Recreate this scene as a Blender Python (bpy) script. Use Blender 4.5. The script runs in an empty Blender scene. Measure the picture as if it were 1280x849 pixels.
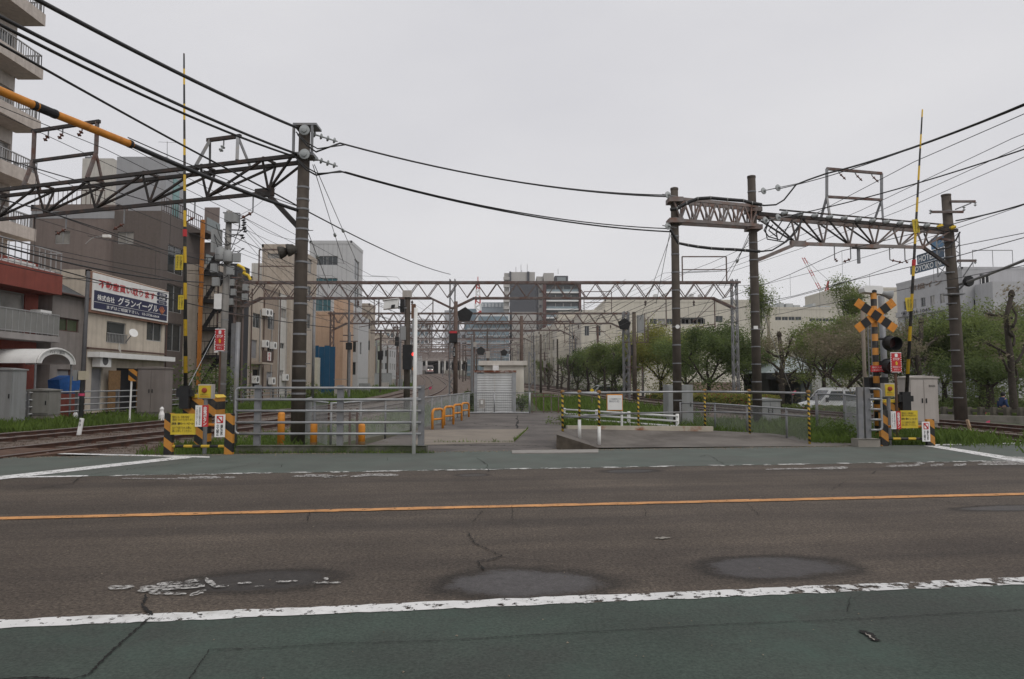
import bpy, math, random
from mathutils import Vector, Matrix
random.seed(7)
SC = bpy.context.scene
COL = SC.collection
R = math.radians
# ------------------------------------------------------------------ camera
CAM_H, PITCH, FPX = 1.5, R(3.59), 853.33
cd = bpy.data.cameras.new('camera'); cd.sensor_width = 36.0; cd.lens = 24.0
cd.clip_start = 0.05; cd.clip_end = 3000
cam = bpy.data.objects.new('camera', cd); COL.objects.link(cam)
cam.location = (0, 0, CAM_H); cam.rotation_euler = (R(90) + PITCH, 0, 0)
SC.camera = cam
# ------------------------------------------------------------------ sky, sun, exposure (overcast)
SUN_EL, SUN_AZ = R(50), R(138)          # azimuth clockwise from +Y; behind the camera, to the right
wd = bpy.data.worlds.new('World'); SC.world = wd; wd.use_nodes = True
nt = wd.node_tree; nt.nodes.clear()
sky = nt.nodes.new('ShaderNodeTexSky'); sky.sky_type = 'NISHITA'; sky.sun_disc = False
sky.sun_elevation = SUN_EL; sky.sun_rotation = SUN_AZ; sky.dust_density = 5.0; sky.air_density = 1.0
tc = nt.nodes.new('ShaderNodeTexCoord')
mp = nt.nodes.new('ShaderNodeMapping'); mp.inputs['Scale'].default_value = (1.0, 1.0, 3.0)
nz = nt.nodes.new('ShaderNodeTexNoise'); nz.inputs['Scale'].default_value = 1.25; nz.inputs['Detail'].default_value = 5
rp = nt.nodes.new('ShaderNodeValToRGB')
rp.color_ramp.elements[0].position = .3; rp.color_ramp.elements[0].color = (6.45, 6.43, 6.80, 1)
rp.color_ramp.elements[1].position = .72; rp.color_ramp.elements[1].color = (7.85, 7.79, 7.95, 1)
mx = nt.nodes.new('ShaderNodeMix'); mx.data_type = 'RGBA'; mx.inputs['Factor'].default_value = .965
bg = nt.nodes.new('ShaderNodeBackground'); bg.inputs['Strength'].default_value = .10
wo = nt.nodes.new('ShaderNodeOutputWorld')
L = nt.links.new
L(tc.outputs['Generated'], mp.inputs['Vector']); L(mp.outputs['Vector'], nz.inputs['Vector'])
L(nz.outputs['Fac'], rp.inputs['Fac']); L(sky.outputs['Color'], mx.inputs['A']); L(rp.outputs['Color'], mx.inputs['B'])
L(mx.outputs['Result'], bg.inputs['Color']); L(bg.outputs['Background'], wo.inputs['Surface'])
sd = bpy.data.lights.new('sun', 'SUN'); sd.energy = 1.0; sd.angle = R(35); sd.color = (1, .95, .88)
sun = bpy.data.objects.new('sun', sd); COL.objects.link(sun)
sdir = Vector((math.sin(SUN_AZ) * math.cos(SUN_EL), math.cos(SUN_AZ) * math.cos(SUN_EL), math.sin(SUN_EL)))
sun.rotation_euler = sdir.to_track_quat('Z', 'Y').to_euler(); sun.location = (0, -20, 40)
vs = SC.view_settings; vs.view_transform = 'Standard'; vs.look = 'None'; vs.gamma = 1; vs.exposure = 0.0
vs.use_curve_mapping = False
SC.cycles.max_bounces = 5; SC.cycles.diffuse_bounces = 3; SC.cycles.glossy_bounces = 2
SC.cycles.transmission_bounces = 3; SC.cycles.transparent_max_bounces = 8

# ------------------------------------------------------------------ picture -> place helpers (a point at depth Y metres)
CT, ST = math.cos(PITCH), math.sin(PITCH)
def at(px, py, Y):
    u = (px - 640) / FPX; v = (424.5 - py) / FPX
    t = Y / (CT - v * ST)
    return Vector((u * t, Y, CAM_H + (ST + v * CT) * t))
def zat(py, Y): return at(640, py, Y).z
def xat(px, Y, py=478): return at(px, py, Y).x
def gp(px, py, z=0.0):
    u = (px - 640) / FPX; v = (424.5 - py) / FPX
    t = (z - CAM_H) / (ST + v * CT)
    return Vector((u * t, (CT - v * ST) * t, z))
def V(*a): return Vector(a)
Z = V(0, 0, 1)

# ------------------------------------------------------------------ materials
MATS = {}
def lin(h):
    if not isinstance(h, str): return tuple(h)
    h = h.lstrip('#'); r = []
    for i in (0, 2, 4):
        c = int(h[i:i+2], 16) / 255
        r.append(c / 12.92 if c <= .04045 else ((c + .055) / 1.055) ** 2.4)
    return tuple(r)
def mat(name, col, rough=.75, metal=0, var=.12, scale=2.0, bump=0, bscale=40, col2=None, mixsc=.6, mixlo=.45, mixhi=.62,
        streak=0, emit=0, spec=.4, alpha_wear=None, detail=4):
    """procedural material: base colour with noise variation, an optional second colour (rust, dirt) in patches, vertical streaks"""
    if name in MATS: return MATS[name]
    m = bpy.data.materials.new(name); m.use_nodes = True; MATS[name] = m
    t = m.node_tree; N = t.nodes; b = N['Principled BSDF']; lk = t.links.new
    c = lin(col)
    b.inputs['Roughness'].default_value = rough; b.inputs['Metallic'].default_value = metal
    b.inputs['Specular IOR Level'].default_value = spec
    geo = N.new('ShaderNodeNewGeometry'); pos = geo.outputs['Position']
    n1 = N.new('ShaderNodeTexNoise'); n1.inputs['Scale'].default_value = scale; n1.inputs['Detail'].default_value = detail
    lk(pos, n1.inputs['Vector'])
    r1 = N.new('ShaderNodeValToRGB'); e = r1.color_ramp.elements
    e[0].position = .3; e[1].position = .7
    e[0].color = tuple(x * (1 - var) for x in c) + (1,); e[1].color = tuple(min(.95, x * (1 + var)) for x in c) + (1,)
    lk(n1.outputs['Fac'], r1.inputs['Fac']); out = r1.outputs['Color']
    if col2 is not None:
        n2 = N.new('ShaderNodeTexNoise'); n2.inputs['Scale'].default_value = mixsc; n2.inputs['Detail'].default_value = 8
        n2.inputs['Roughness'].default_value = .65
        lk(pos, n2.inputs['Vector'])
        mr = N.new('ShaderNodeMapRange'); mr.inputs['From Min'].default_value = mixlo; mr.inputs['From Max'].default_value = mixhi
        lk(n2.outputs['Fac'], mr.inputs['Value'])
        mm = N.new('ShaderNodeMix'); mm.data_type = 'RGBA'; lk(mr.outputs['Result'], mm.inputs['Factor'])
        lk(out, mm.inputs['A']); mm.inputs['B'].default_value = lin(col2) + (1,); out = mm.outputs['Result']
    if streak:
        mpn = N.new('ShaderNodeMapping'); mpn.inputs['Scale'].default_value = (4, 4, .25); lk(pos, mpn.inputs['Vector'])
        n3 = N.new('ShaderNodeTexNoise'); n3.inputs['Scale'].default_value = 1.2; n3.inputs['Detail'].default_value = 6
        lk(mpn.outputs['Vector'], n3.inputs['Vector'])
        mr3 = N.new('ShaderNodeMapRange'); mr3.inputs['From Min'].default_value = .45; mr3.inputs['From Max'].default_value = .75
        mr3.inputs['To Min'].default_value = 0; mr3.inputs['To Max'].default_value = streak
        lk(n3.outputs['Fac'], mr3.inputs['Value'])
        mm3 = N.new('ShaderNodeMix'); mm3.data_type = 'RGBA'; lk(mr3.outputs['Result'], mm3.inputs['Factor'])
        lk(out, mm3.inputs['A']); mm3.inputs['B'].default_value = (c[0] * .42, c[1] * .38, c[2] * .34, 1); out = mm3.outputs['Result']
    lk(out, b.inputs['Base Color'])
    if bump:
        n4 = N.new('ShaderNodeTexNoise'); n4.inputs['Scale'].default_value = bscale; n4.inputs['Detail'].default_value = 3
        lk(pos, n4.inputs['Vector'])
        bp = N.new('ShaderNodeBump'); bp.inputs['Strength'].default_value = bump; bp.inputs['Distance'].default_value = .02
        lk(n4.outputs['Fac'], bp.inputs['Height']); lk(bp.outputs['Normal'], b.inputs['Normal'])
    if emit:
        b.inputs['Emission Color'].default_value = c + (1,); b.inputs['Emission Strength'].default_value = emit
    if alpha_wear is not None:      # paint rubbed off in patches: nothing left there
        lo, hi, sc_ = alpha_wear
        n5 = N.new('ShaderNodeTexNoise'); n5.inputs['Scale'].default_value = sc_; n5.inputs['Detail'].default_value = 10
        n5.inputs['Roughness'].default_value = .75
        lk(pos, n5.inputs['Vector'])
        mr5 = N.new('ShaderNodeMapRange'); mr5.inputs['From Min'].default_value = lo; mr5.inputs['From Max'].default_value = hi
        lk(n5.outputs['Fac'], mr5.inputs['Value']); lk(mr5.outputs['Result'], b.inputs['Alpha'])
    return m

def striped_mat(name, c1, c2, direction, period, duty=.5, wear=.0):
    """two-colour paint bands along a world direction"""
    m = bpy.data.materials.new(name); m.use_nodes = True; MATS[name] = m
    t = m.node_tree; N = t.nodes; b = N['Principled BSDF']; lk = t.links.new
    geo = N.new('ShaderNodeNewGeometry'); dt = N.new('ShaderNodeVectorMath'); dt.operation = 'DOT_PRODUCT'
    lk(geo.outputs['Position'], dt.inputs[0]); dt.inputs[1].default_value = Vector(direction)
    dv = N.new('ShaderNodeMath'); dv.operation = 'DIVIDE'; dv.inputs[1].default_value = period; lk(dt.outputs['Value'], dv.inputs[0])
    fr = N.new('ShaderNodeMath'); fr.operation = 'FRACT'; lk(dv.outputs[0], fr.inputs[0])
    gt = N.new('ShaderNodeMath'); gt.operation = 'GREATER_THAN'; gt.inputs[1].default_value = duty; lk(fr.outputs[0], gt.inputs[0])
    nzz = N.new('ShaderNodeTexNoise'); nzz.inputs['Scale'].default_value = 9; nzz.inputs['Detail'].default_value = 6; lk(geo.outputs['Position'], nzz.inputs['Vector'])
    mm = N.new('ShaderNodeMix'); mm.data_type = 'RGBA'; lk(gt.outputs[0], mm.inputs['Factor'])
    mm.inputs['A'].default_value = lin(c1) + (1,); mm.inputs['B'].default_value = lin(c2) + (1,)
    hv = N.new('ShaderNodeHueSaturation'); lk(mm.outputs['Result'], hv.inputs['Color'])
    mr = N.new('ShaderNodeMapRange'); mr.inputs['To Min'].default_value = .72; mr.inputs['To Max'].default_value = 1.2
    lk(nzz.outputs['Fac'], mr.inputs['Value']); lk(mr.outputs['Result'], hv.inputs['Value'])
    n2 = N.new('ShaderNodeTexNoise'); n2.inputs['Scale'].default_value = 4.5; n2.inputs['Detail'].default_value = 10; n2.inputs['Roughness'].default_value = .75; lk(geo.outputs['Position'], n2.inputs['Vector'])
    m2 = N.new('ShaderNodeMapRange'); m2.inputs['From Min'].default_value = .5; m2.inputs['From Max'].default_value = .78; m2.inputs['To Max'].default_value = .8; lk(n2.outputs['Fac'], m2.inputs['Value'])
    x2 = N.new('ShaderNodeMix'); x2.data_type = 'RGBA'; lk(m2.outputs['Result'], x2.inputs['Factor']); lk(hv.outputs['Color'], x2.inputs['A']); x2.inputs['B'].default_value = (.11, .085, .06, 1)
    lk(x2.outputs['Result'], b.inputs['Base Color']); b.inputs['Roughness'].default_value = .6
    return m

# ------------------------------------------------------------------ mesh builder
class MB:
    def __init__(s): s.v = []; s.f = []
    def add(s, vs_, fs_):
        o = len(s.v); s.v += [tuple(p) for p in vs_]; s.f += [tuple(i + o for i in q) for q in fs_]; return s
    def poly(s, *pts): return s.add(pts, [tuple(range(len(pts)))])
    def box(s, p0, p1):
        x0, y0, z0 = p0; x1, y1, z1 = p1
        return s.add([(x0,y0,z0),(x1,y0,z0),(x1,y1,z0),(x0,y1,z0),(x0,y0,z1),(x1,y0,z1),(x1,y1,z1),(x0,y1,z1)],
                     [(0,3,2,1),(4,5,6,7),(0,1,5,4),(1,2,6,5),(2,3,7,6),(3,0,4,7)])
    def obox(s, o, ux, uy, uz):
        """oriented box from corner o with edge vectors"""
        o, ux, uy, uz = map(Vector, (o, ux, uy, uz))
        p = [o, o+ux, o+ux+uy, o+uy]; p += [q + uz for q in p]
        return s.add(p, [(0,3,2,1),(4,5,6,7),(0,1,5,4),(1,2,6,5),(2,3,7,6),(3,0,4,7)])
    def bar(s, a, b, w, h=None, up=Z):
        a, b = Vector(a), Vector(b); h = h or w; d = (b - a)
        if d.length < 1e-6: return s
        d.normalize(); up = Vector(up)
        if abs(d.dot(up)) > .98: up = V(0, 1, 0) if abs(d.y) < .9 else V(1, 0, 0)
        x = d.cross(up).normalized(); y = x.cross(d).normalized()
        return s.obox(a - x * w / 2 - y * h / 2, x * w, b - a, y * h)
    def tube(s, pts, r, n=6, cap=True):
        pts = [Vector(p) for p in pts]; k = len(pts)
        rr = r if isinstance(r, (list, tuple)) else [r] * k
        o = len(s.v); prev = None
        for i, p in enumerate(pts):
            d = (pts[min(i + 1, k - 1)] - pts[max(i - 1, 0)])
            d = d.normalized() if d.length > 1e-9 else Z
            if prev is None:
                ref = Z if abs(d.z) < .9 else V(1, 0, 0)
                x = d.cross(ref).normalized()
            else:
                x = prev - d * prev.dot(d); x = x.normalized() if x.length > 1e-6 else d.cross(Z).normalized()
            prev = x; y = d.cross(x)
            for j in range(n):
                a_ = 2 * math.pi * j / n
                s.v.append(tuple(p + (x * math.cos(a_) + y * math.sin(a_)) * rr[i]))
        for i in range(k - 1):
            for j in range(n):
                j2 = (j + 1) % n
                s.f.append((o + i*n + j, o + i*n + j2, o + (i+1)*n + j2, o + (i+1)*n + j))
        if cap:
            s.f.append(tuple(o + j for j in range(n))[::-1]); s.f.append(tuple(o + (k-1)*n + j for j in range(n)))
        return s
    def lathe(s, base, axis, prof, n=12):
        """prof: list of (r, h) along axis from base"""
        base, axis = Vector(base), Vector(axis).normalized()
        ref = Z if abs(axis.z) < .9 else V(1, 0, 0)
        x = axis.cross(ref).normalized(); y = axis.cross(x); o = len(s.v)
        for r, h in prof:
            for j in range(n):
                a_ = 2 * math.pi * j / n
                s.v.append(tuple(base + axis * h + (x * math.cos(a_) + y * math.sin(a_)) * r))
        for i in range(len(prof) - 1):
            for j in range(n):
                j2 = (j + 1) % n
                s.f.append((o + i*n + j, o + i*n + j2, o + (i+1)*n + j2, o + (i+1)*n + j))
        s.f.append(tuple(o + j for j in range(n))[::-1]); s.f.append(tuple(o + (len(prof)-1)*n + j for j in range(n)))
        return s
    def prism(s, pts, ext):
        """polygon extruded along a vector"""
        pts = [Vector(p) for p in pts]; e = Vector(ext); n = len(pts)
        return s.add(pts + [p + e for p in pts], [tuple(range(n)), tuple(range(2*n - 1, n - 1, -1))] +
                     [((i + 1) % n, i, i + n, (i + 1) % n + n) for i in range(n)])

ORG = {}
def _link(name, mb, m, org, smooth=False):
    me = bpy.data.meshes.new(name)
    me.from_pydata([(x - org[0], y - org[1], z - org[2]) for x, y, z in mb.v], [], mb.f)
    me.validate(); me.update()
    if smooth: me.shade_smooth()
    if m is not None: me.materials.append(m)
    o = bpy.data.objects.new(name, me); COL.objects.link(o); return o
def thing(name, label, cat, loc, group=None):
    o = bpy.data.objects.new(name, None); COL.objects.link(o); o.empty_display_size = .2
    o.location = loc; ORG[o.name] = Vector(loc); o['label'] = label; o['category'] = cat
    if group: o['group'] = group
    return o
def part(name, mb, m, parent, label=None, smooth=False):
    org = ORG[parent.name]
    o = _link(name, mb, m, org, smooth); o.parent = parent; ORG[o.name] = org
    if label: o['label'] = label
    return o
def solo(name, mb, m, label, cat, group=None, kind=None, smooth=False):
    xs = [p[0] for p in mb.v]; ys = [p[1] for p in mb.v]; zs = [p[2] for p in mb.v]
    org = Vector(((min(xs)+max(xs))/2, (min(ys)+max(ys))/2, min(zs)))
    o = _link(name, mb, m, org, smooth); o.location = org; ORG[o.name] = org
    o['label'] = label; o['category'] = cat
    if group: o['group'] = group
    if kind: o['kind'] = kind
    return o
def struct(name, mb, m, label=None, smooth=False, kind='structure'):
    o = _link(name, mb, m, (0, 0, 0), smooth); ORG[o.name] = V(0, 0, 0); o['kind'] = kind
    if label: o['label'] = label
    return o
def copy_thing(root, loc, label=None, rotz=None, scale=None):
    r = root.copy(); COL.objects.link(r); r.location = loc
    if label: r['label'] = label
    if rotz is not None: r.rotation_euler = (0, 0, rotz)
    if scale: r.scale = scale
    ORG[r.name] = Vector(loc)
    for ch in list(root.children):
        c = ch.copy(); COL.objects.link(c); c.parent = r
        for g in list(ch.children):
            d = g.copy(); COL.objects.link(d); d.parent = c
    return r

def text(parent, body, p, u, w, h, m, name='lettering', bold=.0, up=Z, spacing=1.0, off=.004):
    """flat printed lettering fitted to a w x h rectangle whose lower left corner is p; u = reading direction"""
    c = bpy.data.curves.new('lettering', 'FONT'); c.body = body; c.resolution_u = 2
    if bold: c.offset = bold
    c.space_line = spacing
    o = bpy.data.objects.new('tmp', c); COL.objects.link(o)
    bpy.context.view_layer.update()
    me = bpy.data.meshes.new_from_object(o.evaluated_get(bpy.context.evaluated_depsgraph_get()))
    bpy.data.objects.remove(o)
    u = Vector(u).normalized(); up = Vector(up).normalized(); n = u.cross(up); p = Vector(p)
    xs = [q.co.x for q in me.vertices]; ys = [q.co.y for q in me.vertices]
    x0, x1, y0, y1 = min(xs), max(xs), min(ys), max(ys); org = ORG[parent.name]
    for q in me.vertices:
        q.co = p + u * ((q.co.x - x0) / (x1 - x0) * w) + up * ((q.co.y - y0) / (y1 - y0) * h) + n * off - org
    me.materials.clear(); me.materials.append(m)
    ob = bpy.data.objects.new(name, me); COL.objects.link(ob); ob.parent = parent; ORG[ob.name] = org
    return ob

def arc(c, r, a0, a1, n, ux, uy):
    return [Vector(c) + Vector(ux) * (r * math.cos(a0 + (a1-a0)*i/n)) + Vector(uy) * (r * math.sin(a0 + (a1-a0)*i/n)) for i in range(n + 1)]
def sag(a, b, s, n=10):
    a, b = Vector(a), Vector(b)
    return [a.lerp(b, i/n) - Z * (4 * s * (i/n) * (1 - i/n)) for i in range(n + 1)]
def crom(pts, Y):
    """smooth interpolation of X over Y"""
    if Y <= pts[0][0]:
        (a, b), (c, d) = pts[0], pts[1]; return b + (d - b) * (Y - a) / (c - a)
    if Y >= pts[-1][0]:
        (a, b), (c, d) = pts[-2], pts[-1]; return d + (d - b) * (Y - c) / (c - a)
    for i in range(len(pts) - 1):
        if Y <= pts[i+1][0]:
            y0, x0 = pts[i]; y1, x1 = pts[i+1]
            m0 = (x1 - pts[i-1][1]) / (y1 - pts[i-1][0]) if i else (x1 - x0) / (y1 - y0)
            m1 = (pts[i+2][1] - x0) / (pts[i+2][0] - y0) if i + 2 < len(pts) else (x1 - x0) / (y1 - y0)
            h = y1 - y0; t = (Y - y0) / h
            return (2*t**3 - 3*t*t + 1)*x0 + (t**3 - 2*t*t + t)*h*m0 + (-2*t**3 + 3*t*t)*x1 + (t**3 - t*t)*h*m1
def smooth01(x): x = max(0, min(1, x)); return x * x * (3 - 2 * x)

# ------------------------------------------------------------------ the common palette
STEEL = mat('galvanised_steel', (.22, .225, .235), .5, .35, .15, 6, col2=(.22, .2, .18), mixsc=3, mixlo=.5, mixhi=.75)
STEELB = mat('bright_pipe', (.34, .35, .36), .42, .45, .12, 5, col2=(.3, .29, .27), mixsc=4, mixlo=.5, mixhi=.8)
RUSTY = mat('weathered_truss_steel', (.165, .138, .13), .8, .1, .2, 5, col2=(.13, .07, .055), mixsc=2.2, mixlo=.45, mixhi=.62)
TRUSSD = mat('dark_truss_steel', (.045, .040, .038), .75, .2, .2, 5, col2=(.10, .06, .045), mixsc=3, mixlo=.5, mixhi=.7)
POLEC = mat('weathered_concrete_pole', (.088, .073, .060), .85, 0, .22, 3, bump=.3, bscale=60, streak=.5)
POLEL = mat('pale_concrete_pole', (.26, .25, .235), .85, 0, .15, 3, bump=.2, bscale=60, streak=.4)
BLACK = mat('black_paint', (.016, .016, .017), .6, 0, .2, 5)
CABLE = mat('black_cable', (.022, .022, .023), .55, 0, .15, 8)
WIRE = mat('overhead_wire', (.05, .05, .052), .6, .3, .1, 2)
ORANGE = mat('orange_paint', (.62, .24, .03), .5, 0, .14, 6, col2=(.3, .12, .03), mixsc=5, mixlo=.58, mixhi=.75)
YELLOW = mat('yellow_paint', (.68, .47, .03), .5, 0, .1, 6, col2=(.4, .28, .05), mixsc=5, mixlo=.58, mixhi=.8)
BRYEL = mat('sign_yellow', (.60, .45, .03), .5, 0, .1, 4, col2=(.38, .30, .08), mixsc=6, mixlo=.5, mixhi=.8, streak=.25)
WHITE = mat('white_paint', (.72, .72, .70), .5, 0, .06, 4, col2=(.5, .48, .44), mixsc=3, mixlo=.55, mixhi=.8)
SIGNW = mat('sign_white', (.80, .80, .785), .5, 0, .04, 3, streak=.12)
SIGNR = mat('sign_red', (.50, .03, .035), .5, 0, .08, 4)
NAVY = mat('sign_navy', (.022, .026, .075), .5, 0, .08, 3, streak=.15)
INK = mat('black_ink', (.02, .02, .02), .6, 0, 0, 1)
INSUL = mat('porcelain', (.36, .38, .38), .25, 0, .1, 5)
INSBR = mat('brown_porcelain', (.12, .045, .03), .3, 0, .1, 5)
GLASS = mat('dark_window_glass', (.035, .042, .045), .08, 0, .3, .7, spec=.6)
GLASSC = mat('curtained_window_glass', (.30, .29, .27), .15, 0, .3, 1.3, spec=.6)
GLASSG = mat('greenish_window_glass', (.07, .09, .05), .12, 0, .3, 1.0, spec=.6)
ALU = mat('aluminium_frame', (.36, .36, .36), .45, .3, .08, 4)
BROWNF = mat('brown_frame', (.09, .05, .04), .6, 0, .1, 4)
GREYBOX = mat('grey_cabinet_paint', (.30, .31, .31), .55, 0, .07, 2, streak=.35, col2=(.24, .24, .23), mixsc=2, mixlo=.5, mixhi=.8)
BEIGEBOX = mat('beige_cabinet_paint', (.43, .40, .37), .55, 0, .07, 2, streak=.35)
CONC = mat('concrete', (.27, .25, .22), .9, 0, .2, 3, bump=.4, bscale=50, col2=(.14, .14, .11), mixsc=1.5, mixlo=.5, mixhi=.72)
STRIPE_D = striped_mat('diagonal_warning_stripes', (.52, .225, .03), (.012, .012, .012), V(.75, 0, 1).normalized(), .30)
STRIPE_H = striped_mat('banded_warning_stripes', (.62, .42, .03), (.014, .014, .014), (0, 0, 1), .34)
STRIPE_X = striped_mat('crossing_bands', (.53, .22, .03), (.012, .012, .012), (0, 0, 1), .37)
STRIPE_T = striped_mat('spiral_tape_stripes', (.55, .36, .03), (.014, .014, .014), V(.5, 0, .86).normalized(), .10)
STRIPE_A = striped_mat('boom_bands', (.66, .42, .02), (.014, .014, .014), (0, 0, 1), .86, .45)

# ================================================================== THE GROUND AND THE RAILWAY
L1P = [(-12, -16.5), (0, -13.6), (8, -11.8), (15.4, -10.5), (19.7, -9.85), (22.8, -9.2), (30, -8.3), (40, -7.5), (50, -7.1), (75, -7.6), (98, -9), (122, -11), (150, -14.5), (185, -19), (225, -25), (265, -31), (300, -36)]
R1P = [(-12, 15.2), (8, 14.0), (18, 13.4), (25, 12.8), (35, 11.6), (50, 9.6), (75, 7.0), (98, 3.8), (122, 0), (150, -5), (185, -11), (225, -18), (265, -25), (300, -30)]
def l1(y): return crom(L1P, y)
def r1(y): return crom(R1P, y)
TRACKS = [('l1', l1), ('l2', lambda y: l1(y) - 3.9), ('r1', r1), ('r2', lambda y: r1(y) + 3.5)]
def gz(Y):
    t = max(0, (min(Y, 330) - 50) / 250); return 5.2 * t ** 1.25
def terr(X, Y):
    a, b = l1(Y) - 10, r1(Y) + 8.5
    d = max(a - X, X - b, 0); w = 1 - smooth01(d / 9)
    z = -.15 + gz(Y) * w
    if X > b - 1 and Y > 20: z -= .62 * smooth01((X - b + 1) / 3) * smooth01((Y - 20) / 5)
    return z
GRASSG = mat('earth_and_weeds', (.068, .062, .036), .95, 0, .3, 1.5, col2=(.045, .07, .018), mixsc=.35, mixlo=.42, mixhi=.58, bump=.5, bscale=20)
xs = [-900, -500, -250, -150, -110] + list(range(-80, 81, 4)) + [110, 150, 250, 500, 900]
ys = [-80, -40, -20] + list(range(-8, 41, 4)) + list(range(45, 140, 5)) + list(range(140, 361, 10)) + [420, 520, 700, 1000, 1500]
mb = MB(); nx = len(xs)
for y in ys:
    for x in xs: mb.v.append((x, y, terr(x, y)))
for j in range(len(ys) - 1):
    for i in range(nx - 1): mb.f.append((j*nx + i, j*nx + i + 1, (j+1)*nx + i + 1, (j+1)*nx + i))
struct('ground', mb, GRASSG, smooth=True)

# ---- road frame: s along the road, t across it (t grows away from the camera)
RA = R(7.5); RR = V(math.cos(RA), math.sin(RA), 0); RN = V(-math.sin(RA), math.cos(RA), 0)
def rd(s, t, z=0.0): return RR * s + RN * t + Z * z
def inv(p): return (p.dot(RR), p.dot(RN))

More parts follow.
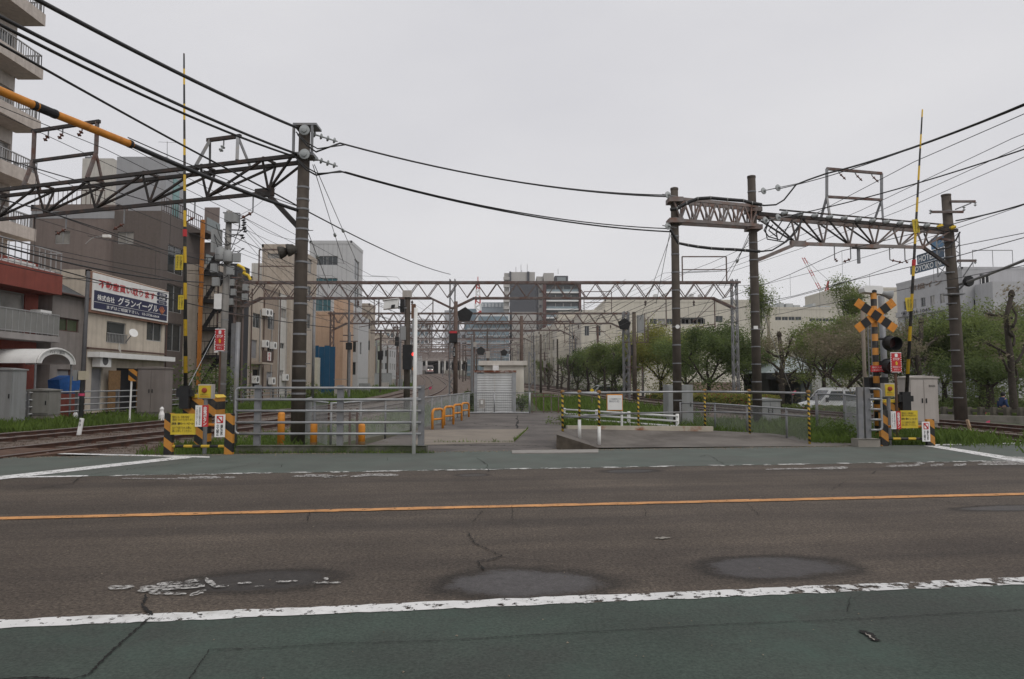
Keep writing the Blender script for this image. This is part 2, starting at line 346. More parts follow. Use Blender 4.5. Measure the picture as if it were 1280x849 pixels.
def asphalt():
    m = bpy.data.materials.new('worn_asphalt'); m.use_nodes = True
    t = m.node_tree; N = t.nodes; b = N['Principled BSDF']; lk = t.links.new
    geo = N.new('ShaderNodeNewGeometry'); pos = geo.outputs['Position']
    def noise(sc, det, rough=.5):
        n = N.new('ShaderNodeTexNoise'); n.inputs['Scale'].default_value = sc; n.inputs['Detail'].default_value = det
        n.inputs['Roughness'].default_value = rough; lk(pos, n.inputs['Vector']); return n.outputs['Fac']
    def ramp(f, p0, c0, p1, c1):
        r = N.new('ShaderNodeValToRGB'); e = r.color_ramp.elements; e[0].position = p0; e[1].position = p1
        e[0].color = tuple(c0) + (1,); e[1].color = tuple(c1) + (1,); lk(f, r.inputs['Fac']); return r.outputs['Color']
    def mix(f, a, bb, mode='MIX'):
        x = N.new('ShaderNodeMix'); x.data_type = 'RGBA'; x.blend_type = mode
        if isinstance(f, float): x.inputs['Factor'].default_value = f
        else: lk(f, x.inputs['Factor'])
        for k, v_ in (('A', a), ('B', bb)):
            if isinstance(v_, tuple): x.inputs[k].default_value = v_ + (1,)
            else: lk(v_, x.inputs[k])
        return x.outputs['Result']
    base = ramp(noise(.55, 7, .65), .3, (.060, .0475, .0375), .72, (.104, .084, .0665))
    grain = ramp(noise(38, 4, .8), .38, (.42, .41, .40), .62, (1.6, 1.6, 1.6))
    c = mix(1.0, base, grain, 'MULTIPLY')
    sp = ramp(noise(55, 2, .5), .66, (0, 0, 0), .72, (.10, .09, .072))
    c = mix(1.0, c, sp, 'ADD')
    c = mix(1.0, c, ramp(noise(11, 6, .75), .32, (.80, .80, .80), .68, (1.18, 1.18, 1.18)), 'MULTIPLY')
    ms = N.new('ShaderNodeMapping'); ms.vector_type = 'TEXTURE'; ms.inputs['Rotation'].default_value = (0, 0, RA); ms.inputs['Scale'].default_value = (7, .45, 1); lk(pos, ms.inputs['Vector'])
    ns = N.new('ShaderNodeTexNoise'); ns.inputs['Scale'].default_value = 1.0; ns.inputs['Detail'].default_value = 7; ns.inputs['Roughness'].default_value = .6; lk(ms.outputs[0], ns.inputs['Vector'])
    c = mix(1.0, c, ramp(ns.outputs['Fac'], .32, (.74, .74, .75), .68, (1.2, 1.19, 1.17)), 'MULTIPLY')
    # oil drips and tar spots
    c = mix(1.0, c, ramp(noise(5.5, 5, .6), .66, (1, 1, 1), .76, (.58, .57, .56)), 'MULTIPLY')
    # wheel-worn bands along the lanes
    dt = N.new('ShaderNodeVectorMath'); dt.operation = 'DOT_PRODUCT'; lk(pos, dt.inputs[0]); dt.inputs[1].default_value = RN
    def band(centre, half):
        s_ = N.new('ShaderNodeMath'); s_.operation = 'SUBTRACT'; lk(dt.outputs['Value'], s_.inputs[0]); s_.inputs[1].default_value = centre
        a_ = N.new('ShaderNodeMath'); a_.operation = 'ABSOLUTE'; lk(s_.outputs[0], a_.inputs[0])
        r_ = N.new('ShaderNodeMapRange'); r_.inputs['From Min'].default_value = half; r_.inputs['From Max'].default_value = 0
        r_.interpolation_type = 'SMOOTHSTEP'; lk(a_.outputs[0], r_.inputs['Value']); return r_.outputs['Result']
    for cc in (5.75, 7.3, 9.3, 10.9):
        k = N.new('ShaderNodeMath'); k.operation = 'MULTIPLY'; k.inputs[1].default_value = .8; lk(band(cc, .55), k.inputs[0])
        c = mix(k.outputs[0], c, mix(1.0, c, (.78, .78, .80), 'MULTIPLY'))
    rough = .82
    rsock = None
    # polished bitumen hollows and dark repair stains: (px, py, half length s, half width t, colour, strength, gloss)
    for (x_, y_, hs, ht, col, st, gl) in ((658, 729, .74, .46, (.066, .061, .062), .85, .50), (966, 709, .72, .42, (.052, .047, .048), .85, .50),
                                      (318, 727, .70, .34, (.028, .026, .025), .75, .62), (788, 589, .62, .26, (.035, .033, .033), .75, .6),
                                      (590, 594, .3, .2, (.035, .033, .033), .6, .6), (1262, 635, .9, .2, (.055, .053, .055), .6, .45),
                                      ):
        g = gp(x_, y_); s0, t0 = inv(g)
        sub = N.new('ShaderNodeVectorMath'); sub.operation = 'SUBTRACT'; lk(pos, sub.inputs[0]); sub.inputs[1].default_value = g
        mpn = N.new('ShaderNodeMapping'); mpn.vector_type = 'TEXTURE'; mpn.inputs['Rotation'].default_value = (0, 0, RA)
        mpn.inputs['Scale'].default_value = (hs, ht, 1); lk(sub.outputs[0], mpn.inputs['Vector'])
        nn = N.new('ShaderNodeTexNoise'); nn.inputs['Scale'].default_value = 1.5; nn.inputs['Detail'].default_value = 9; nn.inputs['Roughness'].default_value = .62; lk(pos, nn.inputs['Vector'])
        ln = N.new('ShaderNodeVectorMath'); ln.operation = 'LENGTH'; lk(mpn.outputs[0], ln.inputs[0])
        ad = N.new('ShaderNodeMath'); ad.operation = 'MULTIPLY_ADD'; lk(nn.outputs['Fac'], ad.inputs[0]); ad.inputs[1].default_value = .95
        a0 = N.new('ShaderNodeMath'); a0.operation = 'MULTIPLY_ADD'; lk(noise(28, 4, .8), a0.inputs[0]); a0.inputs[1].default_value = .55; lk(ln.outputs['Value'], a0.inputs[2])
        a1 = N.new('ShaderNodeMath'); a1.operation = 'SUBTRACT'; lk(a0.outputs[0], a1.inputs[0]); a1.inputs[1].default_value = .275; lk(a1.outputs[0], ad.inputs[2])
        r_ = N.new('ShaderNodeMapRange'); r_.inputs['From Min'].default_value = 1.26; r_.inputs['From Max'].default_value = 1.10
        r_.inputs['To Max'].default_value = st; lk(ad.outputs[0], r_.inputs['Value'])
        f = r_.outputs['Result']
        gr2 = mix(1.0, mix(1.0, col, ramp(noise(14, 7, .8), .36, (.5, .5, .5), .64, (1.35, 1.35, 1.37)), 'MULTIPLY'), ramp(noise(50, 4, .8), .33, (.5, .5, .5), .66, (1.45, 1.45, 1.45)), 'MULTIPLY')
        c = mix(f, c, gr2)
        # bitumen rim
        r2 = N.new('ShaderNodeMapRange'); r2.inputs['From Min'].default_value = .30; r2.inputs['From Max'].default_value = .0
        s2 = N.new('ShaderNodeMath'); s2.operation = 'SUBTRACT'; lk(ad.outputs[0], s2.inputs[0]); s2.inputs[1].default_value = 1.30
        a2 = N.new('ShaderNodeMath'); a2.operation = 'ABSOLUTE'; lk(s2.outputs[0], a2.inputs[0]); lk(a2.outputs[0], r2.inputs['Value'])
        r2.inputs['To Max'].default_value = .95
        c = mix(r2.outputs['Result'], c, mix(1.0, c, (.34, .34, .34), 'MULTIPLY'))
        q = N.new('ShaderNodeMapRange'); q.inputs['To Min'].default_value = 0; q.inputs['To Max'].default_value = rough - gl
        lk(f, q.inputs['Value'])
        sb = N.new('ShaderNodeMath'); sb.operation = 'SUBTRACT'
        if rsock is None: sb.inputs[0].default_value = rough
        else: lk(rsock, sb.inputs[0])
        lk(q.outputs['Result'], sb.inputs[1]); rsock = sb.outputs[0]
    lk(c, b.inputs['Base Color']); lk(rsock, b.inputs['Roughness']); b.inputs['Specular IOR Level'].default_value = .35
    bp = N.new('ShaderNodeBump'); bp.inputs['Strength'].default_value = .55; bp.inputs['Distance'].default_value = .008
    lk(noise(45, 4, .8), bp.inputs['Height']); lk(bp.outputs['Normal'], b.inputs['Normal'])
    return m
def greenpaint():
    m = mat('green_shoulder_paint', (.058, .078, .065), .85, 0, .2, .9, bump=.25, bscale=60, col2=(.052, .055, .050), mixsc=.5, mixlo=.40, mixhi=.66, detail=7, spec=.25)
    t = m.node_tree; N = t.nodes; b = N['Principled BSDF']; lk = t.links.new
    src = b.inputs['Base Color'].links[0].from_socket
    geo = N.new('ShaderNodeNewGeometry'); n = N.new('ShaderNodeTexNoise'); n.inputs['Scale'].default_value = 45; n.inputs['Detail'].default_value = 4; n.inputs['Roughness'].default_value = .8
    lk(geo.outputs['Position'], n.inputs['Vector'])
    r = N.new('ShaderNodeValToRGB'); r.color_ramp.elements[0].position = .35; r.color_ramp.elements[1].position = .66
    r.color_ramp.elements[0].color = (.68, .68, .68, 1); r.color_ramp.elements[1].color = (1.28, 1.28, 1.28, 1); lk(n.outputs['Fac'], r.inputs['Fac'])
    x = N.new('ShaderNodeMix'); x.data_type = 'RGBA'; x.blend_type = 'MULTIPLY'; x.inputs['Factor'].default_value = 1
    lk(src, x.inputs['A']); lk(r.outputs['Color'], x.inputs['B']); 
    n2 = N.new('ShaderNodeTexNoise'); n2.inputs['Scale'].default_value = .8; n2.inputs['Detail'].default_value = 8; n2.inputs['Roughness'].default_value = .7; lk(geo.outputs['Position'], n2.inputs['Vector'])
    mr = N.new('ShaderNodeMapRange'); mr.inputs['From Min'].default_value = .52; mr.inputs['From Max'].default_value = .74; mr.inputs['To Max'].default_value = .9; lk(n2.outputs['Fac'], mr.inputs['Value'])
    y = N.new('ShaderNodeMix'); y.data_type = 'RGBA'; lk(mr.outputs['Result'], y.inputs['Factor']); lk(x.outputs['Result'], y.inputs['A']); y.inputs['B'].default_value = (.062, .096, .079, 1)
    lk(y.outputs['Result'], b.inputs['Base Color'])
    return m
ASPH = asphalt(); GREEN = greenpaint()
def strip(t0, t1, z, s0=-70, s1=70, n=28, wob=0, seed=1):
    rn = random.Random(seed); m = MB(); a = [rd(s0 + (s1-s0)*i/n, t0 + rn.uniform(-wob, wob), z) for i in range(n+1)]
    b = [rd(s0 + (s1-s0)*i/n, t1 + rn.uniform(-wob, wob), z) for i in range(n+1)]
    o = len(m.v); m.v += [tuple(p) for p in a + b]
    m.f += [(i, i+1, n+2+i, n+1+i) for i in range(n)]; return m
ROAD = struct('road', strip(-9, 15.05, 0), ASPH)
struct('shoulder_near', strip(-3.2, 4.64, .004, wob=.006), GREEN, 'green painted shoulder on the near side of the road')
struct('shoulder_far', strip(11.82, 15.04, .004, wob=.03, n=140), mat('sheen_green_paint', (.090, .108, .093), .85, 0, .18, 1.5, bump=.2, bscale=60, col2=(.095, .10, .088), mixsc=.8, mixlo=.4, mixhi=.7, detail=8), 'green painted shoulder on the far side of the road')  # paler than the near shoulder: grazing-angle sheen put into the paint colour
PAINT = mat('road_paint_white', (.70, .70, .69), .7, 0, .08, 3, alpha_wear=(.415, .45, 11), col2=(.45, .44, .42), mixsc=5, mixlo=.5, mixhi=.75)
PAINTF = mat('road_paint_white_worn', (.60, .60, .59), .7, 0, .1, 3, alpha_wear=(.475, .51, 8))
PAINTP = mat('road_paint_white_patchy', (.46, .45, .43), .75, 0, .15, 6, alpha_wear=(.45, .54, 24), col2=(.22, .21, .195), mixsc=9, mixlo=.45, mixhi=.7)
PAINTO = mat('road_paint_orange', (.56, .275, .10), .75, 0, .15, 3, alpha_wear=(.36, .43, 12), col2=(.33, .17, .08), mixsc=5, mixlo=.45, mixhi=.72)
def mark(name, m, mm, label): return struct(name, m, mm, label)
mark('edge_line', strip(4.625, 4.785, .0085, wob=.013, n=900, s1=1.1), PAINT, 'white edge line between the near green shoulder and the carriageway')
mark('edge_line', strip(4.625, 4.785, .0085, wob=.014, n=20, s0=1.1, s1=2.9), mat('road_paint_white_chipped', (.66, .66, .65), .7, 0, .1, 3, alpha_wear=(.445, .475, 10)), 'chipped middle stretch of the near white edge line')
mark('edge_line', strip(4.62, 4.785, .0085, wob=.014, n=700, s0=2.9), PAINTF, 'flaking right end of the near white edge line')
mark('centre_line', strip(8.215, 8.375, .008, wob=.012, n=700), PAINTO, 'orange centre line of the road')
mark('edge_line', strip(11.74, 11.88, .0085, wob=.02, n=500, s0=-5.3), mat('road_paint_white_broken', (.52, .52, .50), .75, 0, .15, 4, alpha_wear=(.50, .545, 3.2)), 'broken white edge line along the far green shoulder')
mark('edge_line', strip(11.74, 11.89, .0085, wob=.006, n=60, s1=-5.3), PAINT, 'whole white edge line on the far shoulder near the left crossing')
def pxpoly(m, pts, z=.0085): m.poly(*[gp(x, y, z) for x, y in pts]); return m
def pxline(m, x0, y0, x1, y1, th, z=.0088, n=10, jit=.16):
    rn = random.Random(int(x0 * 13 + y0)); a, b = [], []; z += (int(x0 * 7 + y0 * 11) % 13) * .00025
    for i in range(n + 1):
        t = i / n; x, y = x0 + (x1-x0)*t, y0 + (y1-y0)*t; th_ = th * min(1, .35 + 2.2*min(t, 1 - t)**.6) if n <= 10 else th
        a.append(gp(x, y - th_/2 * (1 + rn.uniform(-jit, jit)), z)); b.append(gp(x, y + th_/2 * (1 + rn.uniform(-jit, jit)), z))
    o = len(m.v); m.v += [tuple(p) for p in a + b]; m.f += [(o+n+1+i, o+n+2+i, o+i+1, o+i) for i in range(n)]; return m
mark('stop_line', pxpoly(MB(), [(-160, 617.5), (240, 572.2), (228, 570.2), (-160, 612.5)], .0105), PAINT, 'white stop line slanting towards the left crossing')
mark('stop_line', pxpoly(MB(), [(1155, 557.3), (1330, 587), (1345, 584), (1170, 556.6)], .0105), PAINT, 'white stop line slanting towards the right crossing')
mark('kerb_line', pxline(MB(), 58, 566.5, 262, 571.4, 1.6, n=20), PAINT, 'thin white line along the road edge by the left rails')
mark('kerb_line', pxline(MB(), 1168, 556.0, 1300, 553.4, 1.3, n=14), PAINT, 'thin white line along the road edge by the right rails')
m = MB()
for a in ((135, 735, 168, 733, 5), (196, 730, 228, 728, 3.4), (230, 728, 249, 725, 3.8), (175, 735, 256, 732, 6), (172, 738.5, 216, 735.5, 4), (186, 741, 233, 742, 3.4),
          (237, 744, 258, 738, 4), (256, 724, 270, 732, 7), (266, 733, 286, 732, 2.6), (297, 729, 315, 728, 2), (318, 733, 330, 732, 1.5),
          (345, 727, 372, 726, 2), (390, 728, 426, 728, 2.4), (404, 724, 411, 722.5, 3.5)): pxline(m, *a)
mark('cycle_marking', m, PAINTP, 'worn white cycle pictogram on the near lane')
for lb, segs in (('faint white cycle pictogram on the far lane, near the left stop line', ((152, 598, 224, 598.6, 1.2), (222, 597, 240, 599, 1.6), (236, 597, 276, 596.6, 3), (280, 596.8, 294, 596.6, 2))),
                 ('white arrow marking on the far lane in front of the pipe fence', ((365, 595.5, 410, 593.8, 2), (380, 594, 420, 595.6, 3), (405, 597, 436, 594, 1.5), (438, 595.5, 480, 592.5, 2.4), (452, 593.5, 498, 594, 3))),
                 ('faded white marking on the far lane left of the crossing sign', ((957, 586.6, 1020, 585.4, 1.6), (1020, 585.4, 1060, 584.6, 3))),
                 ('short white dashes on the far lane under the crossing sign', ((1108, 582.8, 1150, 581.6, 2.6), (1143, 580, 1156, 579.2, 2), (1163, 581.8, 1180, 580.6, 2.8), (1192, 581.6, 1208, 580.4, 3))),
                 ('large white pictogram on the far lane at the right edge', ((1222, 580.5, 1300, 579.4, 2.4), (1228, 577.5, 1300, 577.2, 2.4), (1238, 574.2, 1300, 575, 2.4), (1252, 571.6, 1300, 573, 2.6)))):
    m = MB(); [pxline(m, *a) for a in segs]; mark('cycle_marking', m, PAINTP, lb)
pxl = MB(); pxline(pxl, 819, 672.6, 838, 672, 1.8, n=9, jit=.8); mark('paint_fleck', pxl, MATS['concrete'], 'small pale fleck on the asphalt')
# ---- cracks: thin dark ribbons with a ragged edge
CRACK = mat('crack', (.012, .011, .010), .95, 0, .2, 5)
CRACKW = mat('crack_pale_filler', (.30, .27, .24), .95, 0, .3, 20)
def crack(m, pts, th, seed=0, z=.012):
    rn = random.Random(seed); fine = []
    for (x0, y0), (x1, y1) in zip(pts, pts[1:]):
        k = max(2, int(math.hypot(x1-x0, (y1-y0)*2) / 2.6))
        for i in range(k): fine.append((x0 + (x1-x0)*i/k + rn.uniform(-1.3, 1.3), y0 + (y1-y0)*i/k + rn.uniform(-.45, .45)))
    fine.append(pts[-1]); P = [gp(x, y, z) for x, y in fine]; a, b = [], []; n = len(P) - 1
    for i, p in enumerate(P):
        d = (P[min(i+1, n)] - P[max(i-1, 0)]).normalized(); q = d.cross(Z)
        w = th * (.3 + 1.1 * rn.random() ** 1.5) * (1 if 0 < i < n else .2) / 2
        a.append(p + q * w); b.append(p - q * w)
    o = len(m.v); m.v += [tuple(p) for p in a + b]; m.f += [(o+i, o+i+1, o+n+2+i, o+n+1+i) for i in range(n)]
for nm, segs in (('crack in the near green shoulder at the lower left', (([(188, 771), (160, 795), (133, 820), (112, 842), (90, 849), (40, 846), (-20, 850)], .022), ([(183, 742), (178, 756), (190, 769)], .03))),
                 ('long joint crack along the near green shoulder', (([(236, 849), (246, 835), (262, 812), (320, 810), (420, 804), (560, 800), (640, 795), (760, 788), (900, 780), (1080, 773), (1180, 767), (1290, 761)], .010), ([(1064, 745), (1058, 765)], .008), ([(1078, 741), (1066, 749)], .006))),
                 ('forked crack beside the glossy hollow in the near lane', (([(584, 664), (594, 679), (612, 687), (628, 695), (604, 700), (597, 701), (604, 712)], .022), ([(628, 695), (660, 699), (710, 704)], .010), ([(604, 702), (628, 695)], .012), ([(555, 682), (596, 680), (640, 679)], .010), ([(535, 655), (560, 663), (584, 666)], .006))),
                 ('fine cracks below the orange centre line', (([(604, 637), (595, 648), (590, 652)], .012), ([(640, 632), (641, 655)], .010), ([(806, 636), (808, 646)], .012), ([(388, 640), (384, 651)], .018), ([(932, 627), (950, 645)], .01), ([(1150, 622), (1220, 632), (1290, 630)], .014), ([(30, 613), (90, 604), (105, 594), (170, 585), (265, 576)], .02))),
                 ('fine cracks on the far green shoulder', (([(595, 572), (608, 580), (611, 590)], .02), ([(484, 572), (484, 576)], .02), ([(875, 571), (885, 568), (905, 580)], .015), ([(1010, 603), (1040, 612), (1060, 600)], .012), ([(1090, 593), (1095, 588)], .02), ([(1060, 566), (1160, 578)], .012), ([(250, 592), (300, 583), (330, 578)], .012), ([(350, 585), (355, 580)], .012)))):
    m = MB(); [crack(m, p, w * .7, i + len(nm)) for i, (p, w) in enumerate(segs)]; struct('crack', m, CRACK, nm)
m = MB(); crack(m, [(1074, 787), (1085, 792), (1095, 801)], .05, 3); struct('crack', m, CRACK, 'short wide gash in the near green shoulder at the right')
m = MB(); crack(m, [(1082, 790.8), (1093, 800.3)], .012, 9, .0135); struct('chip_of_filler', m, CRACKW, 'pale filler in the gash in the near shoulder')

# ---- ballast beds, rails, sleepers
BALL = mat('ballast', (.165, .138, .115), .95, 0, .5, 22, bump=1.0, bscale=26, col2=(.10, .062, .048), mixsc=1.2, mixlo=.42, mixhi=.64, detail=8)
RAILM = mat('rusty_rail', (.085, .040, .027), .7, .2, .25, 8, col2=(.05, .03, .024), mixsc=5)
RAILT = mat('worn_rail_head', (.30, .26, .24), .35, .7, .15, 10)
TIE = mat('sleeper', (.15, .12, .10), .9, 0, .25, 6, bump=.5)
def ys_for(y0, y1):
    y = y0; o = []
    while y < y1: o.append(y); y += 1.5 if y < 60 else 4
    return o + [y1]
mb = MB()
def bed(fa, fb, y0, y1, dz):
    Y = ys_for(y0, y1); o = len(mb.v)
    for y in Y:
        a, b = fa(y), fb(y); g = gz(y)
        for x, z in ((a - 1.1, -.3), (a, dz), (b, dz), (b + 1.1, -.3)): mb.v.append((x, y, g + z))
    for i in range(len(Y) - 1):
        for k in range(3): q = o + i*4 + k; mb.f.append((q, q+1, q+5, q+4))
bed(lambda y: l1(y) - 6.3, lambda y: l1(y) + 2.0, 15.3, 330, -.085)
bed(lambda y: r1(y) - 2.0, lambda y: r1(y) + 5.6, 16.5, 330, -.0851)
bed(lambda y: l1(y) + 1.0, lambda y: r1(y) - 1.0, 88, 330, -.095)
struct('ballast', mb, BALL)
sl = MB().box((-1.05, -.11, -.13), (1.05, .11, -.045)); slm = bpy.data.meshes.new('sleeper'); slm.from_pydata(sl.v, [], sl.f); slm.materials.append(TIE)
for key, fx in TRACKS:
    y0 = -11
    root = bpy.data.objects.new('railway_track', None); COL.objects.link(root); root['kind'] = 'structure'; ORG[root.name] = V(0, 0, 0)
    Y = ys_for(y0, 312)
    for sgn in (-1, 1):
        for nm, w, za, zb, mm in (('rail', .055, -.115, .022, RAILM), ('rail_head', .034, .0225, .036, RAILT)):
            m = MB()
            prof = [(-w - .012, za), (-.022, za + .03), (-.022, zb - .035), (-w * .62, zb - .03), (-w * .62, zb), (w * .62, zb), (w * .62, zb - .03), (.022, zb - .035), (.022, za + .03), (w + .012, za)] if nm == 'rail' else [(-w * .7, za), (-w * .6, zb), (w * .6, zb), (w * .7, za)]
            k = len(prof)
            for y in Y:
                x = fx(y); d = (fx(y + .5) - fx(y - .5)); nl = math.hypot(1, d)
                for (a, z) in prof: m.v.append((x + (sgn * .72 + a) / nl * 1, y - (sgn * .72 + a) * d / nl, gz(y) + z + .02))
            for i in range(len(Y) - 1):
                for j in range(k - (1 if nm == 'rail_head' else 0)):
                    j2 = (j + 1) % k; m.f.append((i*k + j, i*k + j2, (i+1)*k + j2, (i+1)*k + j))
            if nm == 'rail': rail = part('rail', m, mm, root)
            else: part('rail_head', m, mm, rail)
    y = 16.6
    while y < 62:
        o = bpy.data.objects.new('sleeper', slm); COL.objects.link(o); o.parent = root
        o.location = (fx(y), y, gz(y) + random.uniform(-.012, .006)); o.rotation_euler = (0, 0, -math.atan(fx(y + .5) - fx(y - .5))); y += .66
# loose stones of the near ballast
m = MB(); rn = random.Random(3)
for i in range(9000):
    y = 15.6 + 26 * rn.random() ** 1.6
    if rn.random() < .6: x = l1(y) + rn.uniform(-6.6, 2.4)
    else: x = r1(y) + rn.uniform(-2.3, 5.9)
    if x > 0 and y < 17.2: continue
    r = rn.uniform(.018, .045); c = V(x, y, gz(y) - .085 + r * .35); a = rn.uniform(0, 6.3)
    p = [c + V(math.cos(a + k*2.1) * r * rn.uniform(.7, 1.3), math.sin(a + k*2.1) * r * rn.uniform(.7, 1.3), -r*.5) for k in range(3)] + [c + V(rn.uniform(-.4, .4)*r, rn.uniform(-.4, .4)*r, r * rn.uniform(.5, 1))]
    m.add(p, [(0, 1, 3), (1, 2, 3), (2, 0, 3)])
struct('ballast_stones', m, BALL, 'loose ballast stones between the rails', kind='stuff')
# timber and rubber crossing planks beside the left rails
PLANK = mat('crossing_timber', (.11, .065, .045), .9, 0, .3, 5, bump=.4)
for i, off in enumerate((-1.05, -.45, -.15, .15, .45, 1.05)):
    for tr, nm in ((l1, 'left near'), (lambda y: l1(y) - 3.9, 'left far')):
        o = MB(); ya, yb = 13.7, 15.5
        o.bar(V(tr(ya) + off, ya, .0), V(tr(yb) + off, yb, .0), .27, .05); p = struct('crossing_plank', o, PLANK)
# ---- the service yard between the two railways
YARD = mat('yard_asphalt', (.145, .130, .118), .9, 0, .28, 1.6, bump=.4, bscale=70, col2=(.085, .075, .07), mixsc=.8, mixlo=.45, mixhi=.6, detail=8)
SLAB = mat('yard_concrete', (.225, .195, .16), .9, 0, .14, 1.5, bump=.25, bscale=60, streak=0, col2=(.19, .165, .14), mixsc=.9, mixlo=.45, mixhi=.7)
m = MB(); m.poly(V(-2.9, 14.75, .006), V(1.0, 15.25, .006), V(1.35, 19, .006), V(2.7, 34.4, .006), V(-2.2, 34.4, .006), V(-2.8, 24, .006), V(-3.6, 15.6, .006))
struct('yard', m, YARD)
m = MB(); m.poly(*[gp(x, y, .012) for x, y in ((516, 556.5), (642, 553.5), (661, 536.2), (529, 537.4))]); struct('concrete_slab', m, SLAB)
m = MB(); crack(m, [(528, 556), (580, 557), (640, 556.5), (690, 558)], .05, 4, .010); crack(m, [(646, 519), (647, 528), (646, 536)], .07, 5, .010); crack(m, [(590, 529), (640, 534), (690, 530)], .05, 6, .010)
struct('crack', m, CRACK, 'joint cracks in the yard asphalt')
m = MB(); m.prism([gp(640, 567.5, .006), gp(748, 566.5, .006), gp(748, 562.8, .006), gp(640, 564, .006)], (0, 0, .02)); struct('kerb_strip', m, mat('pale_kerb', (.27, .255, .235), .85, 0, .12, 5, bump=.2), 'pale flush kerb at the mouth of the yard')
m = MB(); rn = random.Random(21)     # grit swept to the road edge and the yard corners
for i in range(2600):
    if i < 1500: p = rd(rn.uniform(-9, 10), 15.0 - abs(rn.gauss(0, .16)), .006)
    elif i < 2100: p = V(rn.uniform(-3.6, 1.0), 15.2 + 18*rn.random(), .008); p.x = (-3.4 + .075*(p.y - 15.2) if rn.random() < .5 else 1.0 + .07*(p.y - 15)) + rn.gauss(0, .12)
    else: p = rd(rn.uniform(-6, 7), rn.uniform(-.5, 15), .008)
    r = rn.uniform(.006, .02) if i < 2100 else rn.uniform(.004, .009); a = rn.uniform(0, 6.3)
    m.add([p + V(math.cos(a + k*2.1)*r*rn.uniform(.7, 1.4), math.sin(a + k*2.1)*r*rn.uniform(.7, 1.4), 0) for k in range(3)] + [p + Z*r*.8], [(0, 1, 3), (1, 2, 3), (2, 0, 3)])
struct('grit', m, mat('grit', (.20, .17, .13), .95, 0, .5, 30), 'grit and fine gravel swept to the road edge', kind='stuff')
# raised concrete apron on the right of the yard
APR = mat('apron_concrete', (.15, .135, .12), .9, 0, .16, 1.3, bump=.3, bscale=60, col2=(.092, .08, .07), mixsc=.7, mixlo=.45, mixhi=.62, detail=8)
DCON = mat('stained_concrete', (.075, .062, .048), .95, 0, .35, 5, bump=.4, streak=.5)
A = [V(1.0, 15.45, .33), V(1.95, 15.62, .02), V(7.4, 16.12, .012), V(8.4, 16.3, .012), V(7.1, 18.9, .10), V(5.6, 19.1, .16), V(1.5, 17.7, .30), V(1.25, 17.0, .36)]
m = MB(); m.poly(A[0], A[1], A[6], A[7]); m.poly(A[1], A[2], A[5], A[6]); m.poly(A[2], A[3], A[4], A[5]); struct('apron', m, APR)
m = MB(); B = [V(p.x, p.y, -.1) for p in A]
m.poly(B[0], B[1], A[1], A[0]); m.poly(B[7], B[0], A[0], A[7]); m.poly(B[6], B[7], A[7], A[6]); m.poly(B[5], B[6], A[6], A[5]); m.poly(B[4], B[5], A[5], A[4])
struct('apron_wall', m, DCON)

# ================================================================== FENCES AND NEAR THINGS
def kerb_block(a, b, z0, z1, w, label):
    m = MB(); a, b = Vector(a), Vector(b); d = (b - a).normalized(); q = d.cross(Z)
    m.prism([a - q*w/2 + Z*z0, b - q*w/2 + Z*z0, b - q*w/2 + Z*(z1-.02), b - q*(w/2-.02) + Z*z1, a - q*(w/2-.02) + Z*z1, a - q*w/2 + Z*(z1-.02)], q * w)
    return m
# -- grey pipe barrier on the left kerb
Yf = 14.75
def fx(px): return xat(px, Yf)
fe = thing('pipe_barrier', 'grey steel pipe barrier on a mossy kerb left of the yard', 'barrier', (fx(420), Yf, 0))
rails_z = [zat(y, Yf) for y in (485, 499.5, 513.5, 528, 542)]
zk = .15
for i, px in enumerate((323, 426, 527)):
    part('post', MB().box((fx(px) - .065, Yf - .045, zk), (fx(px) + .065, Yf + .045, rails_z[0] + .06)), STEEL, fe)
for i, z in enumerate(rails_z):
    xl = fx(297) + (.09 if i in (0, 4) else 0)
    part('rail', MB().tube([V(xl, Yf - .075, z), V(fx(527), Yf - .075, z)], .026, 8), STEELB, fe, smooth=True)
zt, zb = rails_z[0], rails_z[-1]; xl = fx(297)
part('end_hoop', MB().tube([V(xl + .09, Yf - .075, zt)] + arc(V(xl + .09, Yf - .075, zt - .09), .09, R(90), R(180), 5, (1, 0, 0), (0, 0, 1)) + arc(V(xl + .09, Yf - .075, zb + .09), .09, R(180), R(270), 5, (1, 0, 0), (0, 0, 1)), .026, 8), STEELB, fe, smooth=True)
MOSS = mat('mossy_concrete', (.13, .125, .105), .95, 0, .3, 4, bump=.6, bscale=30, col2=(.045, .06, .02), mixsc=1.4, mixlo=.42, mixhi=.62)
solo('kerb_block', kerb_block(V(fx(300), Yf, 0), V(fx(534), Yf + .06, 0), -.05, .15, .3, ''), MOSS, 'long mossy concrete kerb under the left pipe barrier', 'kerb')
# -- white sign post without a sign
solo('white_post', MB().tube([V(xat(518, 14.45), 14.45, 0), V(xat(519, 14.45), 14.45, zat(385, 14.45))], .04, 10), WHITE, 'tall white steel post in front of the pipe barrier end', 'post', smooth=True)
# -- orange bollards behind the barrier
for px, yb, yt, lb in ((351, 557, 515, 'tall orange bollard behind the barrier, leftmost of three'), (392, 556, 528, 'short orange bollard behind the barrier, middle of three'), (452, 555, 529.5, 'orange bollard behind the barrier nearest the yard')):
    p = gp(px, yb); h = zat(yt, p.y)
    t = thing('bollard', lb, 'bollard', p, 'orange bollards behind the barrier')
    part('tube', MB().lathe(p, Z, [(.085, -.05), (.085, h - .05), (.07, h - .015), (.03, h)], 12), ORANGE, t, smooth=True)
    part('base_band', MB().lathe(p, Z, [(.088, .0), (.088, .06)], 12), mat('dull_band', (.2, .12, .05), .8), t)
